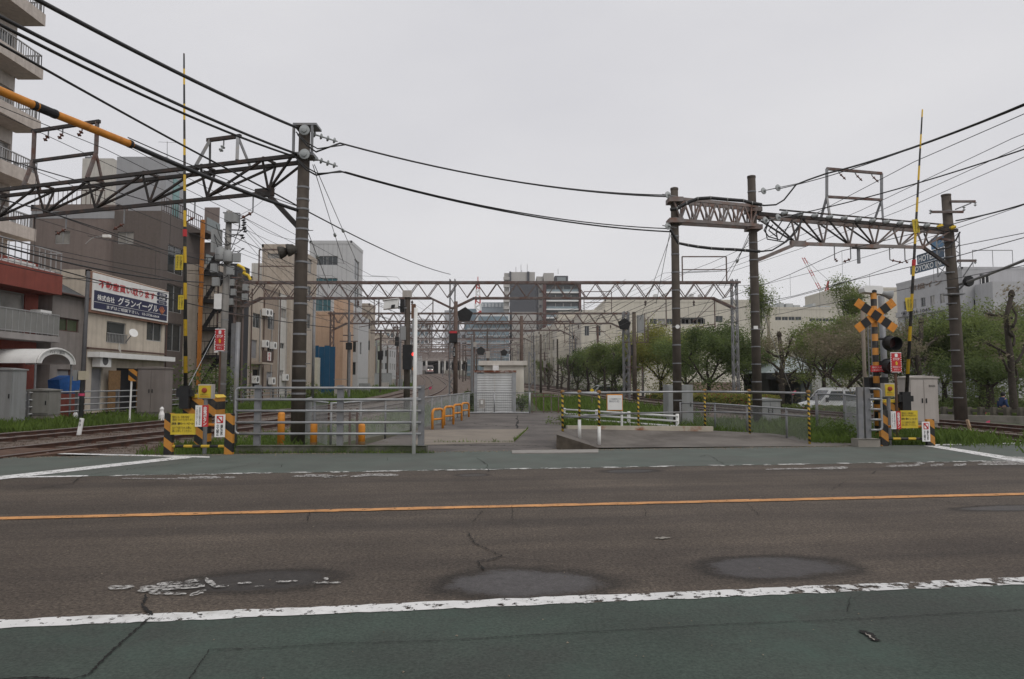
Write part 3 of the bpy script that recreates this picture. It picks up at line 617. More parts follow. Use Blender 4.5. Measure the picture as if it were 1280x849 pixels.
# -- chain-link fences
LINK = mat('chain_link_wire', (.30, .31, .31), .5, .5, .1, 4)
def chain_fence(label, pts, h, posts, spacing=.075, wr=.0022, toprail=True, post_r=.03):
    """pts: ground points along the fence"""
    t = thing('chain_link_fence', label, 'fence', pts[0])
    for p in posts: part('post', MB().tube([p + Z*-.1, p + Z*(h + .03)], post_r, 8), STEEL, t, smooth=True)
    if toprail:
        part('top_rail', MB().tube([p + Z*h for p in pts], .022, 8), STEELB, t, smooth=True)
    m = MB()
    for a, b in zip(pts, pts[1:]):
        d = b - a; ln = d.length; e = d.normalized()
        def pt(u, z): return a + e * u + Z * z + Z * ((b.z - a.z) * u / ln - e.z * u)
        k = -h
        while k < ln:
            for sg in (0, 1):
                u0, z0, u1, z1 = k, 0, k + h, h
                if u0 < 0: z0 = -u0; u0 = 0
                if u1 > ln: z1 = h - (u1 - ln); u1 = ln
                if u1 > u0 + .01:
                    if sg: z0, z1 = h - z0, h - z1
                    m.tube([pt(u0, z0 + .02), pt(u1, z1 + .02)], wr, 3, cap=False)
            k += spacing
    o = part('chain_link_mesh', m, LINK, t); o['kind'] = 'stuff'
    return t
fl = [V(-4.3, 16.3, 0), V(-3.6, 19.5, 0), V(-2.75, 23.5, 0), V(-2.05, 32.8, 0)]
chain_fence('low chain-link fence along the left side of the yard', fl, 1.0, [fl[0].lerp(fl[1], .5), fl[0], fl[1], fl[2]] + [fl[2].lerp(fl[3], k/5) for k in range(1, 6)] + [fl[1].lerp(fl[2], .5)], spacing=.07, wr=.0034)
fl2 = [V(-6.3, 21.5, 0), V(-5.75, 18.9, 0), V(-4.35, 16.2, 0)]
chain_fence('low chain-link fence between the concrete pole and the bollards', fl2, 1.02, [fl2[0], fl2[1], fl2[1].lerp(fl2[2], .5)], spacing=.07, wr=.0032)
for px in (437, 446): 
    p = gp(px, 553); solo('rusty_stake', MB().bar(p - Z*.1, p + Z*.85, .05, .05), RUSTY, 'thin rusty stake by the low chain-link fence, ' + ('left of the pair' if px == 437 else 'right of the pair'), 'stake')
# -- orange hoop barriers beside the yard
def hoop(p, h, w, ang, lb):
    t = thing('hoop_barrier', lb, 'barrier', p, 'orange hoop barriers along the yard fence')
    ux = V(math.cos(ang), math.sin(ang), 0); r = .14
    a, b = p - ux*w/2, p + ux*w/2
    pts = [a - Z*.05, a + Z*(h - r)] + arc(a + ux*r + Z*(h - r), r, R(180), R(90), 5, ux, Z)[1:] + arc(b - ux*r + Z*(h - r), r, R(90), 0, 5, ux, Z) + [b - Z*.05]
    part('hoop', MB().tube(pts, .042, 8), ORANGE, t, smooth=True)
    part('cross_bar', MB().tube([a + Z*h*.5, b + Z*h*.5], .034, 8), ORANGE, t, smooth=True)
for i, (px, yb, yt, lb) in enumerate(((547, 536.5, 511.5, 'nearest orange hoop barrier beside the yard'), (561, 531.5, 508.5, 'second orange hoop barrier from the road beside the yard'), (572, 526.5, 506, 'third orange hoop barrier from the road beside the yard'), (581.5, 522, 504, 'farthest orange hoop barrier beside the yard'))):
    p = gp(px, yb); hoop(p, zat(yt, p.y), .62, R(64), lb)
# -- machine shed with roller shutter
CREAMW = mat('shed_wall', (.64, .60, .53), .8, 0, .07, 2, streak=.25)
sh = thing('shed', 'small beige flat-roofed shed at the end of the yard', 'shed', (-.4, 37, 0))
xa, xb = xat(605, 36.3), xat(655, 36.3)
part('wall', MB().box((xa, 36.3, -.1), (xb, 40.5, 2.42)), CREAMW, sh)
part('roof', MB().box((xat(598, 36.1), 36.14, 2.40), (xat(659, 36.1), 40.7, 2.64)), mat('shed_roof', (.60, .57, .52), .8, 0, .06, 3, streak=.3), sh)
part('plinth', MB().box((xa - .02, 36.28, -.1), (xb + .02, 40.52, .35)), CONC, sh)
lamp = part('wall_lamp', MB().box((xat(616, 36.2), 36.0, zat(463, 36.1)), (xat(623.5, 36.2), 36.3, zat(457, 36.1))), SIGNW, sh)
part('vent_fan', MB().lathe(V(xat(646, 36.3), 36.24, zat(506, 36.3)), (0, 1, 0), [(.19, 0), (.19, .06)], 14), GREYBOX, sh)
ss = thing('shutter_housing', 'grey roller shutter housing with rusty top in front of the shed', 'shutter', (xat(618, 33.9), 33.9, 0))
SHUT = mat('shutter_slat', (.62, .63, .63), .5, .2, .06, 3, streak=.25)
x0, x1 = xat(596.5, 33.9), xat(640.5, 33.9); nsl = 16; zt = zat(467, 33.9)
for i in range(nsl):
    for k, (a, b) in enumerate(((x0, (x0 + x1)/2 - .01), ((x0 + x1)/2 + .01, x1))):
        z = zt * i / nsl
        part('slat', MB().prism([(a, 33.935, z + .003), (a, 33.9, z + .02), (a, 33.9, z + zt/nsl - .025), (a, 33.935, z + zt/nsl - .004)], (b - a, 0, 0)), SHUT, ss)
part('side_frame', MB().box((xat(592.5, 33.9), 33.85, 0), (x0, 34.1, zt + .05)), STEELB, ss)
part('side_frame', MB().box((x1, 33.85, 0), (xat(645, 33.9), 34.1, zt + .05)), STEELB, ss)
part('top_cover', MB().box((xat(592, 33.9), 33.82, zt + .051), (xat(645.5, 33.9), 35.6, zat(463, 33.8))), mat('rusted_sheet', (.16, .055, .03), .85, 0, .3, 4, col2=(.40, .36, .33), mixsc=1.3, mixlo=.52, mixhi=.6), ss, 'rust-streaked cover')
part('side_sheet', MB().box((xat(592.4, 33.9) , 34.11, 0), (xat(593.4, 33.9), 36.2, zt)), STEEL, ss); part('side_sheet', MB().box((xat(644, 33.9), 34.11, 0), (xat(645, 33.9), 36.2, zt)), STEEL, ss)
mt = thing('meter_box', 'beige meter box on the yard gate before the shutter', 'box', (xat(602.5, 33.2), 33.2, 0))
part('case', MB().box((xat(599, 33.2), 33.12, zat(510.5, 33.2)), (xat(606.5, 33.2), 33.3, zat(499, 33.2))), BEIGEBOX, mt)
part('dial_cover', MB().box((xat(601, 33.2), 33.08, zat(505.5, 33.2)), (xat(604, 33.2), 33.12, zat(500.5, 33.2))), SIGNW, mt)
part('stand', MB().tube([V(xat(606, 33.25), 33.25, 0), V(xat(606, 33.25), 33.25, zat(499, 33.2))], .025), STEEL, mt)
gt = thing('yard_gate', 'low grey pipe gate with wire mesh across the yard end', 'gate', (.2, 33, 0))
for px in (585, 618, 662): part('post', MB().tube([V(xat(px, 33), 33, -.02), V(xat(px, 33), 33, zat(490.5, 33))], .05 if px == 662 else .032, 8), STEELB, gt, smooth=True)
part('top_rail', MB().tube([V(xat(585, 33), 33, zat(491, 33)), V(xat(662, 33), 33, zat(491, 33))], .02, 6), STEEL, gt); part('bottom_rail', MB().tube([V(xat(585, 33), 33, .05), V(xat(662, 33), 33, .05)], .04, 6), STEELB, gt)
m = MB(); k = xat(585, 33)
while k < xat(662, 33): m.tube([V(k, 33, .05), V(k, 33, zat(491, 33))], .004, 3, False); k += .1
z = .15
while z < .95: m.tube([V(xat(585, 33), 33, z), V(xat(662, 33), 33, z)], .004, 3, False); z += .1
part('wire_mesh', m, LINK, gt)['kind'] = 'stuff'
rf = thing('rusty_fence', 'rusty low bar fence right of the yard gate', 'fence', (1.8, 33.3, 0))
for i, px in enumerate((665, 670, 679.5, 689, 698)): part('post', MB().bar(V(xat(px, 33.3), 33.3, -.02), V(xat(px, 33.3), 33.3, zat(491.5, 33.3)), .045), RUSTY, rf)
for y in (491.8, 496, 514.5): part('rail', MB().tube([V(xat(664, 33.3), 33.3, zat(y, 33.3)), V(xat(703, 33.3), 33.3, zat(y, 33.3))], .022, 6), RUSTY, rf)
# -- striped pipe railing round the right apron
prs = [(748.5, 16.0, .06, True), (724, 16.25, .20, True), (703, 16.5, .33, False), (797.5, 18.35, .24, False), (880.5, 19.15, .14, False), (936, 18.6, .08, False), (1010, 16.45, .02, False)]
pr = thing('striped_railing', 'grey pipe railing on black and yellow taped posts round the apron', 'railing', (3.5, 17.2, .1))
tops = []
for px, y, z0, wh in prs:
    x = xat(px, y); ztop = 1.27
    if wh:
        part('post', MB().tube([V(x, y, z0 + .42), V(x, y, ztop)], .028, 10), STRIPE_T, pr, smooth=True)
        part('post_foot', MB().tube([V(x, y, z0 - .05), V(x, y, z0 + .42)], .04, 10), WHITE, pr, smooth=True)
    else: part('post', MB().tube([V(x, y, z0 - .05), V(x, y, ztop)], .028, 10), STRIPE_T, pr, smooth=True)
    part('post_cap', MB().lathe(V(x, y, ztop), Z, [(.05, -.03), (.05, .02), (.03, .045)], 10), mat('rusty_cap', (.25, .14, .05), .8), pr, smooth=True)
    tops.append(V(x, y - .03, ztop - .03))
for a, b in ((0, 1), (1, 2), (2, 3), (3, 4), (4, 5), (5, 6)):
    part('top_rail', MB().tube([tops[a], tops[b]], .027, 8), STEELB, pr, smooth=True)
    part('middle_rail', MB().tube([tops[a] - Z*.56, tops[b] - Z*.56], .022, 8), STEEL, pr, smooth=True)
bm = MB(); bm.bar(V(xat(708, 17.75), 17.75, .31), V(xat(889, 19.0), 19.0, .21), .12, .15)
solo('kerb_beam', bm, mat('rusted_white_beam', (.42, .38, .31), .8, 0, .12, 3, col2=(.24, .085, .035), mixsc=1.4, mixlo=.52, mixhi=.64), 'rust-stained pale steel beam lying behind the apron', 'beam')
nb = thing('notice_board', 'white notice board in a yellow frame on the guard rail', 'sign', V(xat(768, 20.2), 20.2, 0))
a = at(759.5, 512.5, 20.2); b = at(777.5, 494, 20.2)
part('frame', MB().box((a.x - .02, 20.205, a.z - .03), (b.x + .02, 20.23, b.z + .03)), ORANGE, nb)
pn = part('panel', MB().box((a.x, 20.19, a.z), (b.x, 20.204, b.z)), SIGNW, nb)
text(pn, 'この先鉄道用地につき\n関係者以外立入禁止', V(a.x + .05, 20.19, a.z + .22), (1, 0, 0), .33, .13, mat('grey_ink', (.12, .13, .16), .7), off=.002)
part('post', MB().tube([V(xat(777, 20.22), 20.26, -.1), V(xat(777, 20.22), 20.26, a.z + .3)], .035, 8), WHITE, nb)
gr = thing('guard_rail', 'low white three-bar guard rail crossing the grass behind the apron', 'guard rail', (4, 23.5, 0))
ga, gb = V(xat(705, 26.2), 26.2, 0), V(xat(846, 21.4), 21.4, 0)
for t in (0, .33, .62, 1):
    p = ga.lerp(gb, t); part('post', MB().tube([p - Z*.15, p + Z*.52], .055, 10), WHITE, gr, smooth=True)
for z in (.47, .31, .14): part('bar', MB().tube([ga + Z*z + V(0, -.06, 0), gb + Z*z*.95 + V(0, -.06, 0)], .032, 8), WHITE, gr, smooth=True)
fr = [V(xat(1008, 16.6), 16.6, 0), V(xat(982, 17.7), 17.7, 0), V(xat(893, 21.8), 21.8, 0), V(xat(850, 22.6), 22.6, 0)]
chain_fence('low chain-link fence behind the striped railing on the right', fr, .82, [fr[1], fr[2], fr[1].lerp(fr[2], .5), fr[3]], spacing=.07, wr=.0034)
fr2 = [V(xat(1020, 20.3), 20.3, 0), V(xat(1055, 19.6), 19.6, 0), V(xat(1074, 17.2), 17.2, 0)]
chain_fence('taller chain-link fence beside the right crossing gate post', fr2, 1.15, fr2, spacing=.07, wr=.003, post_r=.045)
gb_ = thing('pipe_barrier', 'short grey pipe barrier on a concrete block left of the right crossing', 'barrier', (xat(1080, 16.1), 16.1, 0))
x0 = xat(1074, 16.1)
part('block', kerb_block(V(xat(1066, 16.1), 16.1, 0), V(xat(1093, 16.1), 16.1, 0), -.05, .19, .34, ''), CONC, gb_)
for px in (1073, 1082): part('post', MB().box((xat(px, 16.1) - .06, 16.03, .19), (xat(px, 16.1) + .06, 16.12, zat(484, 16.1))), STEEL, gb_)
x1_, x2_ = xat(1083, 16.1), xat(1097, 16.1); zt, zb = zat(486, 16.1), zat(537, 16.1)
for k in range(5): part('rail', MB().tube([V(x1_, 15.97, zb + (zt - zb)*k/4), V(x2_ - (.07 if k in (0, 4) else 0), 15.97, zb + (zt - zb)*k/4)], .026, 8), STEELB, gb_, smooth=True)
part('end_hoop', MB().tube([V(x2_ - .07, 15.97, zt)] + arc(V(x2_ - .07, 15.97, zt - .07), .07, R(90), 0, 4, (1, 0, 0), Z) + arc(V(x2_ - .07, 15.97, zb + .07), .07, 0, R(-90), 4, (1, 0, 0), Z), .026, 8), STEELB, gb_, smooth=True)
# -- relay cabinets
def cabinet(name, label, x0, x1, y, z0, z1, m, depth=.7, door=True, roof=True, split=True):
    t = thing(name, label, 'cabinet', ((x0+x1)/2, y + depth/2, z0))
    part('body', MB().box((x0, y, z0), (x1, y + depth, z1)), m, t)
    part('plinth', MB().box((x0 + .03, y + .03, z0 - .15), (x1 - .03, y + depth - .03, z0)), CONC, t)
    if roof: part('roof', MB().prism([(x0 - .04, y - .05, z1 + .002), (x1 + .04, y - .05, z1 + .002), (x1 + .04, y - .05, z1 + .05), ((x0+x1)/2, y - .05, z1 + .10), (x0 - .04, y - .05, z1 + .05)], (0, depth + .1, 0)), m, t)
    n = 2 if split else 1
    for k in range(n):
        a = x0 + .03 + (x1 - x0 - .06) * k / n; b = x0 + .03 + (x1 - x0 - .06) * (k + 1) / n
        d = part('door', MB().box((a + .008, y - .025, z0 + .06), (b - .008, y - .001, z1 - .05)), m, t)
        part('handle', MB().box((b - .09 if k == 0 else a + .05, y - .045, (z0+z1)/2 - .08), (b - .05 if k == 0 else a + .09, y - .0255, (z0+z1)/2 + .08)), BLACK, d)
    return t
cabinet('relay_cabinet', 'grey relay cabinet by the road edge at the far left', xat(-16, 25), xat(16, 25), 25, .05, zat(463, 25), GREYBOX, split=False)
cabinet('relay_cabinet', 'low grey cabinet beside the pipe railing under the red building', xat(28, 26.5), xat(62, 26.5), 26.5, .25, zat(489, 26.5), mat('dull_cabinet', (.25, .245, .225), .6, 0, .1, 2, streak=.3), split=False)
cabinet('relay_cabinet', 'tall brownish grey cabinet in front of the sign house', xat(172, 30.5), xat(206, 30.5), 30.5, .12, zat(461, 30.5), mat('brown_grey_cabinet', (.215, .19, .175), .6, 0, .08, 2, streak=.3))
cb = cabinet('relay_cabinet', 'beige two-door relay cabinet beside the right crossing boom', xat(1136, 24), xat(1172, 24), 24, .08, zat(473, 24), BEIGEBOX)
text(cb, '器具箱', V(xat(1160, 24), 23.97, zat(484, 24)), (1, 0, 0), .22, .08, INK)
cabinet('relay_cabinet', 'wide grey cabinet behind the guard rail at the concrete pole', xat(834, 24.6), xat(866, 24.6), 24.6, .0, zat(481, 24.6), GREYBOX, split=False, roof=False)
cabinet('relay_cabinet', 'small grey double box behind the right chain-link fence', xat(949, 25), xat(975, 25), 25, .1, zat(501, 25), GREYBOX)

# ================================================================== CROSSING EQUIPMENT
def guard_frame(base, xl, xr, lb, signs, hl, hr):
    """orange and black striped guard frame with its signs, standing at the road edge"""
    y = base.y; t = thing('warning_barrier', lb, 'barrier', base)
    for x, h in ((xl, hl), (xr, hr)):
        part('post', MB().box((x - .085, y - .05, -.02), (x + .085, y + .05, h)), STRIPE_D, t)
    part('lower_bar', MB().tube([V(xl, y, .17), V(xr, y, .17)], .03, 8), striped_mat('bar_stripes', (.6, .4, .03), (.014, .014, .014), (1, 0, 0), .36) if 'bar_stripes' not in MATS else MATS['bar_stripes'], t)
    part('upper_bar', MB().tube([V(xl, y, min(hl, hr) * .72), V(xr, y, min(hl, hr) * .72)], .03, 8), ORANGE, t)
    for (kind, x0, z0, x1, z1, dy) in signs:
        yy = y - dy
        bgm = {'warn': BRYEL, 'stop': SIGNW, 'red': SIGNR, 'white': SIGNW}[kind]
        s = part('sign_plate', MB().box((x0, yy, z0), (x1, yy + .02, z1)), bgm, t, {'warn': 'yellow warning plate', 'stop': 'white no-entry plate', 'red': 'red emergency button plate', 'white': 'white notice plate'}[kind])
        w, h = x1 - x0, z1 - z0; X = (1, 0, 0)
        if kind == 'warn':
            text(s, '警告には、列車が接近\n通過するおそれがあります。', V(x0 + w*.07, yy, z0 + h*.66), X, w*.84, h*.24, INK)
            text(s, '自転車・電動カート・ベビーカー', V(x0 + w*.05, yy, z0 + h*.46), X, w*.9, h*.13, INK, bold=.02)
            text(s, 'などで通行される際は\n溝に注意してください。', V(x0 + w*.07, yy, z0 + h*.12), X, w*.8, h*.27, INK)
        elif kind == 'stop':
            m = MB().box((x0 + w*.18, yy - .006, z0 + h*.62), (x1 - w*.18, yy - .001, z0 + h*.94)); rp_ = part('pictogram', m, SIGNR, s)
            part('pictogram_panel', MB().box((x0 + w*.27, yy - .009, z0 + h*.66), (x1 - w*.27, yy - .0061, z0 + h*.90)), SIGNW, rp_.parent)
            part('slash', MB().bar(V(x0 + w*.26, yy - .0125, z0 + h*.90), V(x1 - w*.26, yy - .0125, z0 + h*.66), .003, .03), SIGNR, rp_.parent)
            text(s, '横\n断\n以\n外', V(x0 + w*.56, yy, z0 + h*.06), X, w*.27, h*.5, INK, bold=.02, spacing=.85); text(s, '立\n入\n禁\n止', V(x0 + w*.16, yy, z0 + h*.06), X, w*.27, h*.5, INK, bold=.02, spacing=.85)
        elif kind == 'red':
            text(s, '非\n常\nボ\nタ\nン', V(x0 + w*.2, yy, z0 + h*.06), X, w*.6, h*.88, SIGNW, bold=.02, spacing=.85)
        else:
            text(s, '非\n常\nの\n場\n合\nは', V(x0 + w*.56, yy, z0 + h*.08), X, w*.26, h*.84, INK, spacing=.85); text(s, 'こ\nの\nボ\nタ\nン\nを', V(x0 + w*.14, yy, z0 + h*.08), X, w*.26, h*.84, INK, spacing=.85)
    return t
yl = 14.35
def xl_(px): return xat(px, yl)
def zl_(py): return zat(py, yl)
guard_frame(V(xl_(250), yl, 0), xl_(213.5), xl_(288.5), 'striped guard frame with warning signs at the left crossing',
            [('warn', xl_(217.5), zl_(543), xl_(248.5), zl_(517), .09), ('stop', xl_(272.5), zl_(546), xl_(285), zl_(518), .10), ('white', xl_(248.8), zl_(533), xl_(257), zl_(506.5), .13), ('red', xl_(257.2), zl_(533), xl_(264.8), zl_(506.5), .131)], zl_(516.5), zl_(517))
yr = 16.25
def xr_(px): return xat(px, yr)
def zr_(py): return zat(py, yr)
guard_frame(V(xr_(1130), yr, 0), xr_(1102.5), xr_(1160), 'striped guard frame with warning signs at the right crossing',
            [('warn', xr_(1121.5), zr_(535), xr_(1143), zr_(513), .09), ('stop', xr_(1147.5), zr_(551.5), xr_(1157), zr_(527), .10), ('white', xr_(1109), zr_(536), xr_(1115), zr_(514), .12), ('red', xr_(1115.2), zr_(536), xr_(1121), zr_(514), .121)], zr_(513), zr_(524))
def button_box(lb, px, y, pyt, pyb, w):
    x = xat(px, y); z0, z1 = zat(pyb, y), zat(pyt, y)
    t = thing('emergency_button', lb, 'button box', (x, y, 0))
    part('post', MB().tube([V(x, y + .06, -.03), V(x, y + .06, z0)], .045, 8), STEEL, t)
    part('case', MB().box((x - w/2 - .02, y + .0, z0 - .02), (x + w/2 + .02, y + .16, z1 + .03)), BEIGEBOX, t)
    p = part('plate', MB().box((x - w/2, y - .02, z0), (x + w/2, y - .001, z1)), BRYEL, t)
    h = z1 - z0
    part('button', MB().lathe(V(x, y - .021, z0 + h*.62), (0, -1, 0), [(.055, 0), (.055, .02), (.035, .03)], 14), mat('button_red', (.30, .05, .02), .4), p)
    text(p, '非常ボタン', V(x - w*.34, y - .02, z0 + h*.22), (1, 0, 0), w*.68, h*.11, INK); text(p, '列車を止めます', V(x - w*.38, y - .02, z0 + h*.07), (1, 0, 0), w*.76, h*.11, SIGNR)
button_box('yellow emergency button box on a post at the left crossing', 256.5, 14.75, 482, 497.5, .26)
button_box('yellow emergency button box on a post at the right crossing', 1111.5, 16.7, 480.5, 495, .22)
def barrier_machine(lb, px, y, arm_top, labels_at, px_l, px_r, zt, tilt_px):
    x = xat(px, y - .3); t = thing('crossing_barrier', lb, 'barrier', (x, y, 0))
    zt_ = zat(zt, y)
    bx = (xat(px_l, y), xat(px_r, y))
    part('housing', MB().box((bx[0], y - .22, zt_ - .42), (bx[1], y + .28, zt_)), STRIPE_D, t)
    part('housing_lid', MB().prism([(bx[0] - .02, y - .24, zt_ + .002), (bx[1] + .02, y - .24, zt_ + .002), (bx[1] - .05, y - .24, zt_ + .07), (bx[0] + .05, y - .24, zt_ + .07)], (0, .54, 0)), YELLOW, t)
    part('pedestal', MB().box(((bx[0] + bx[1])/2 - .14, y - .14, -.03), ((bx[0] + bx[1])/2 + .14, y + .14, zt_ - .421)), STRIPE_D, t)
    p0 = V(x, y - .3, zt_ - .15); p1 = at(arm_top[0], arm_top[1], y - .3)
    d = p1 - p0
    ba = part('boom', MB().tube([p0, p0 + d*.45, p1], [.046, .036, .018], 10), STRIPE_A, t, smooth=True)
    part('pivot', MB().box((x - .12, y - .38, zt_ - .25), (x + .10, y - .23, zt_ + .28)), BLACK, t)
    part('counterweight', MB().box((x - .2, y - .36, zt_ + .02), (x - .05, y - .25, zt_ + .22)), BLACK, t); part('counterweight', MB().box((x + .05, y - .36, zt_ + .03), (x + .18, y - .25, zt_ + .18)), BLACK, t)
    f = (zat(labels_at[0][1], y - .3) - p0.z) / d.z
    part('red_band', MB().tube([p0 + d*.47, p0 + d*.49], .048, 10), SIGNR, ba)
    for (lx, ly, w, h) in labels_at:
        q = at(lx, ly, y - .36)
        s = part('boom_tag', MB().obox(q + V(-w/2, 0, -h/2), (w, .0, tilt_px * w), (0, .012, 0), (-tilt_px * h, 0, h)), BRYEL, ba)
        text(s, 'か\nん\n通\n禁\n止', q + V(w*.06, 0, -h*.4), (1, 0, 0), w*.3, h*.8, INK, spacing=.85); text(s, '折\nれ\nま\nせ\nん', q + V(-w*.36, 0, -h*.4), (1, 0, 0), w*.3, h*.8, INK, spacing=.85)
    return t
barrier_machine('raised black and yellow crossing boom at the left crossing', 233, 16.2, (230, 67), [(224, 328, .18, .36), (226, 378, .13, .34)], 235, 276, 497, 0)
barrier_machine('raised black and yellow crossing boom at the right crossing', 1131, 18.2, (1153, 137), [(1146, 283, .16, .36), (1137, 381, .15, .36)], 1098, 1126, 503, .12)
def stop_sign(lb, px, y, pyt, pyb, pole_to, w):
    x = xat(px, y); z0, z1 = zat(pyb, y), zat(pyt, y); h = z1 - z0
    t = thing('warning_sign', lb, 'sign', (x, y, 0)); X = (1, 0, 0)
    part('pole', MB().tube([V(x, y + .05, -.03), V(x, y + .05, z1 - .05)], .035, 8), mat('brown_post', (.10, .055, .035), .7, 0, .2, 6), t)
    part('border', MB().box((x - w/2, y - .004, z0), (x + w/2, y + .014, z1)), SIGNW, t)
    m = MB(); n = 9
    for k in range(n):           # chequered edge
        z = z0 + h * k / n
        for xx in (x - w/2, x + w/2 - w*.07): m.box((xx, y - .0075, z), (xx + w*.07, y - .0045, z + h/n*.5))
    part('border_dashes', m, SIGNR, t)
    p = part('panel', MB().box((x - w*.42, y - .012, z0 + h*.04), (x + w*.42, y - .0046, z1 - h*.04)), SIGNR, t)
    part('train_pictogram', MB().prism([(x - w*.12, y - .016, z0 + h*.76), (x + w*.12, y - .016, z0 + h*.76), (x + w*.14, y - .016, z0 + h*.90), (x + w*.07, y - .016, z0 + h*.93), (x - w*.07, y - .016, z0 + h*.93), (x - w*.14, y - .016, z0 + h*.90)], (0, .0035, 0)), SIGNW, p)
    text(p, 'STOP', V(x - w*.3, y - .012, z0 + h*.60), X, w*.6, h*.12, SIGNW, bold=.01)
    part('hand_pictogram', MB().prism([(x - w*.06, y - .016, z0 + h*.36), (x + w*.08, y - .016, z0 + h*.36), (x + w*.12, y - .016, z0 + h*.46), (x + w*.02, y - .016, z0 + h*.56), (x - w*.10, y - .016, z0 + h*.5)], (0, .0035, 0)), YELLOW, p)
    text(p, '非常時はこの', V(x - w*.36, y - .012, z0 + h*.22), X, w*.72, h*.09, SIGNW); text(p, 'ボタン', V(x - w*.24, y - .012, z0 + h*.09), X, w*.48, h*.1, SIGNW)
stop_sign('red STOP warning sign on a brown post near the left utility pole', 273.5, 23, 411, 439, 500, .34)
stop_sign('red STOP warning sign beside the crossing signal lamps', 1121, 17.3, 440.5, 465.5, 500, .27)
# -- crossing signal with crossbuck
yx = 18.0; xx = xat(1095.5, yx)
cs = thing('crossing_signal', 'black and yellow crossing signal with crossbuck and two round lamps', 'signal', (xx, yx, 0))
part('mast', MB().tube([V(xx, yx, -.05), V(xx, yx, zat(366, yx))], .075, 12), STRIPE_X, cs, smooth=True)
part('mast_cap', MB().lathe(V(xx, yx, zat(366, yx)), Z, [(.085, 0), (.085, .05), (.03, .09)], 12), BLACK, cs)
cc = at(1094.5, 394.5, yx - .12)
for sg in (-1, 1):
    d = V(.50, 0, sg * .36); d.normalize(); bd = part('crossbuck_board', MB().bar(cc - d*.62 + V(0, sg*.012, 0), cc + d*.62 + V(0, sg*.012, 0), .02, .22, up=V(0, 0, 1)), ORANGE, cs)
    q = V(-d.z, 0, d.x) * .112
    for k, (a, b) in enumerate(((-.42, -.22), (.22, .42)) + (((-.11, .11),) if sg == -1 else ())):
        o = cc + V(0, -.012 - .024 + (.024 if sg == 1 else 0), 0)
        part('black_band', MB().prism([o + d*a - q, o + d*b - q, o + d*b + q, o + d*a + q], (0, .0235 - .012, 0)), BLACK, bd)
for py, px in ((429, 1113), (458, 1110)):
    c = at(px, py, yx - .1)
    lp = part('lamp', MB().lathe(c + V(0, .12, 0), (.05, -1, -.05), [(.09, -.1), (.14, 0), (.16, .05), (.16, .09)], 20), BLACK, cs)
    part('hood', MB().lathe(c + V(0, .02, .0), (.05, -1, -.10), [(.17, -.02), (.18, .26), (.172, .26), (.16, .0)], 20), BLACK, lp)
    part('lens', MB().lathe(c + V(.002, -.0, 0), (.05, -1, -.05), [(.13, 0), (.11, .03)], 20), mat('dark_red_lens', (.045, .01, .01), .15), lp)
    part('backboard', MB().lathe(c + V(0, .04, 0), (.0, -1, 0), [(.205, 0), (.205, .012)], 24), BLACK, lp)
    part('lamp_arm', MB().tube([V(xx, yx, c.z + .12), c + V(-.05, .12, .12)], .03, 8), BLACK, cs)
for py, px in ((441, 1094),):
    pass
q = at(1099, 461, yx - .1)
s = part('warning_plate', MB().box((q.x - .22, q.y, q.z - .085), (q.x + .22, q.y + .015, q.z + .085)), SIGNR, cs)
text(s, '踏切に入ったまま', V(q.x - .18, q.y, q.z + .012), (1, 0, 0), .36, .05, SIGNW); text(s, '止まらないで下さい', V(q.x - .18, q.y, q.z - .06), (1, 0, 0), .36, .05, SIGNW)
q = at(1098.5, 482, yx + .12); part('direction_indicator', MB().box((q.x - .26, q.y, q.z - .2), (q.x + .26, q.y + .25, q.z + .22)), BLACK, cs)
q = at(1094, 362, yx - .05)
bl = part('bell_housing', MB().prism([(q.x - .27, q.y, q.z - .06), (q.x + .18, q.y, q.z - .12), (q.x + .22, q.y, q.z - .02), (q.x + .20, q.y, q.z + .09), (q.x - .24, q.y, q.z + .11), (q.x - .30, q.y, q.z + .04)], (0, .30, 0)), SIGNW, cs)
q = at(1111, 368, yx); part('horn_speaker', MB().lathe(q + V(-.18, .1, .05), (1, -.15, -.25), [(.06, 0), (.08, .15), (.13, .28), (.135, .30)], 14), GREYBOX, cs)
part('speaker_mouth', MB().lathe(q + V(-.18, .1, .05) + V(1, -.15, -.25).normalized()*.3005, (1, -.15, -.25), [(.12, 0), (.05, .012)], 14), BLACK, cs)
# thin poles behind the signal
solo('utility_conduit', MB().tube([V(xat(1081, 19), 19, -.05), V(xat(1081, 19), 19, zat(385, 19))], .05, 8), mat('tan_conduit', (.26, .22, .18), .7), 'thin tan conduit pole left of the crossing signal', 'pole', smooth=True)
lad = thing('ladder_pole', 'grey pole with climbing ladder right behind the crossing signal', 'pole', (xat(1106, 21), 21, 0))
part('pole', MB().tube([V(xat(1107, 21), 21, -.05), V(xat(1105, 21), 21, zat(370, 21))], .09, 10), STEEL, lad, smooth=True)
for px in (1087, 1091): part('ladder_rail', MB().tube([V(xat(px, 20.5), 20.5, -.05), V(xat(px, 20.5), 20.5, zat(400, 20.5))], .018, 6), STEEL, lad)
for k in range(11): part('rung', MB().tube([V(xat(1087, 20.5), 20.5, .3 + k*.28), V(xat(1091, 20.5), 20.5, .3 + k*.28)], .012, 5), STEEL, lad)
